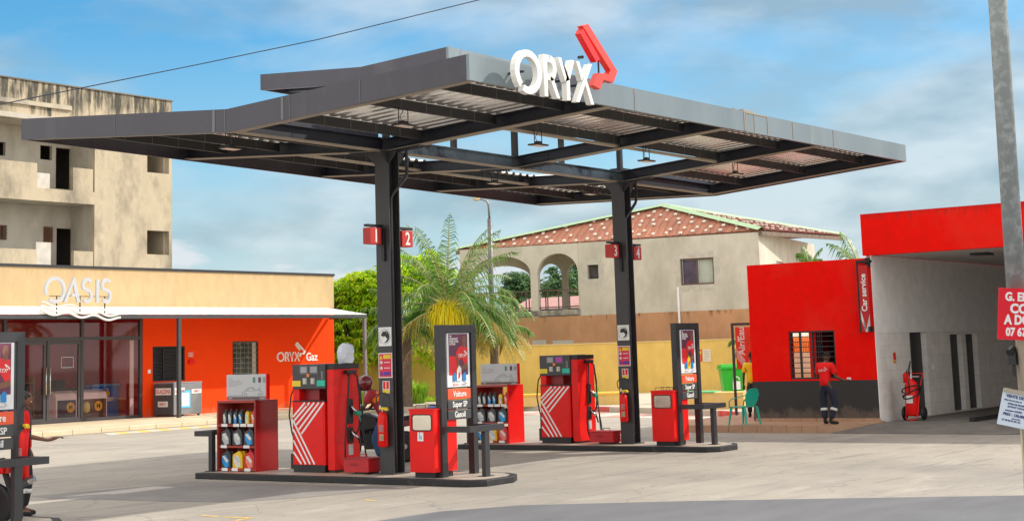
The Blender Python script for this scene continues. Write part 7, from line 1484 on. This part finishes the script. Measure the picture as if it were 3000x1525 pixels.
rd, D, Mh = person('person in dark red helmet and orange vest leaning over a motorcycle by the nearer column', (rp_.x, rp_.y, 0), R(24), dict(pelvis=(0, -.16, .90), spine=(0, -.06, 1.10), chest=(0, .08, 1.30), neck=(0, .17, 1.42), head=(0, .24, 1.52), sL=(-.19, .09, 1.35), sR=(.19, .09, 1.35), eL=(-.28, .20, 1.10), wL=(-.30, .32, 1.02), hL=(-.33, .38, 1.04), eR=(.28, .20, 1.10), wR=(.31, .30, 1.03), hR=(.34, .34, 1.04), pL=(-.12, -.16, .86), pR=(.12, -.16, .86), kL=(-.24, .0, .48), kR=(.24, .0, .48), aL=(-.27, -.12, .10), aR=(.27, -.12, .10), tL=(-.29, .04, .05), tR=(.29, .04, .05)), mat('faded_red_shirt', (.40, .02, .03), .8), mat('blue_jeans', (.03, .07, .16), .9), SKIN, helmet=mat('dark_red_helmet', (.17, .012, .02), .18, coat=.6), vest=mat('orange_vest', (.95, .24, .01), .7), bands=False)
mb = MB(); mb.ball((0, -.14, 1.22), .16, 12, (.9, .55, 1.2)); mb.build('backpack', BLKC, rd, smooth=True)
m2 = PD(-150, 1500, 20.6); motorcycle('red motorcycle mostly hidden behind the foreground frame, its silver exhaust tip showing', (m2.x, m2.y, 0), R(28), RED)
# ================================================================== split meshes that hold several separate pieces
def split(o):
    bm = bmesh.new(); bm.from_mesh(o.data); bm.verts.ensure_lookup_table(); seen = set(); isl = []
    for v in bm.verts:
        if v.index in seen: continue
        st = [v]; seen.add(v.index); g = []
        while st:
            q = st.pop(); g.append(q.index)
            for e in q.link_edges:
                w = e.other_vert(q)
                if w.index not in seen: seen.add(w.index); st.append(w)
        isl.append(g)
    if len(isl) < 2 or len(isl) > 400: bm.free(); return
    bb = []
    for g in isl:
        cs = [bm.verts[i].co for i in g]; bb.append([min(c[k] for c in cs)-.015 for k in range(3)]+[max(c[k] for c in cs)+.015 for k in range(3)])
    par = list(range(len(isl)))
    def fnd(i):
        while par[i] != i: i = par[i]
        return i
    for i in range(len(isl)):
        for j in range(i+1, len(isl)):
            a, b = bb[i], bb[j]
            if all(a[k] <= b[k+3] and b[k] <= a[k+3] for k in range(3)): par[fnd(i)] = fnd(j)
    gr = {}
    for i, g in enumerate(isl): gr.setdefault(fnd(i), []).extend(g)
    if len(gr) < 2 or len(gr) > 60: bm.free(); return
    bm.free(); base = o.name.split('.')[0]
    for n_, g in enumerate(gr.values()):
        gs = set(g); b2 = bmesh.new(); b2.from_mesh(o.data); bmesh.ops.delete(b2, geom=[v for v in b2.verts if v.index not in gs], context='VERTS')
        me = bpy.data.meshes.new(base); b2.to_mesh(me); b2.free()
        for q in o.data.materials: me.materials.append(q)
        c = o.copy(); c.data = me; c.name = base; COL.objects.link(c); c.parent = o.parent
        for ch in (list(o.children) if n_ == 0 else []): ch.parent = c
    bpy.data.objects.remove(o)
SPLIT = {'loggia_parapet', 'white_block_infill', 'cement_patch', 'post', 'price_tag', 'sign_bracket', 'gusset', 'floor_slab', 'side_wall', 'inner_wall', 'joint_strip', 'rust_run', 'sticker', 'pictogram', 'door_sticker', 'loggia_side', 'room_wall', 'base_plate', 'bracket', 'roof_debris', 'gutter', 'opening_edge', 'notice_line', 'window_grille', 'bin_shell', 'office_side_wall', 'bay_back_wall', 'foot', 'hanger', 'wire_rack', 'packets', 'clip', 'small_print', 'bay_parapet', 'sign_bar', 'header_foot', 'handle', 'bin_sticker', 'stripe', 'eaves_board', 'louvre', 'printed_lines', 'vent_slot', 'grip', 'planter_body', 'hose'}
for o in list(bpy.data.objects):
    if o.type == 'MESH' and o.parent is not None and o.name.split('.')[0] in SPLIT and o.data.users == 1: split(o)
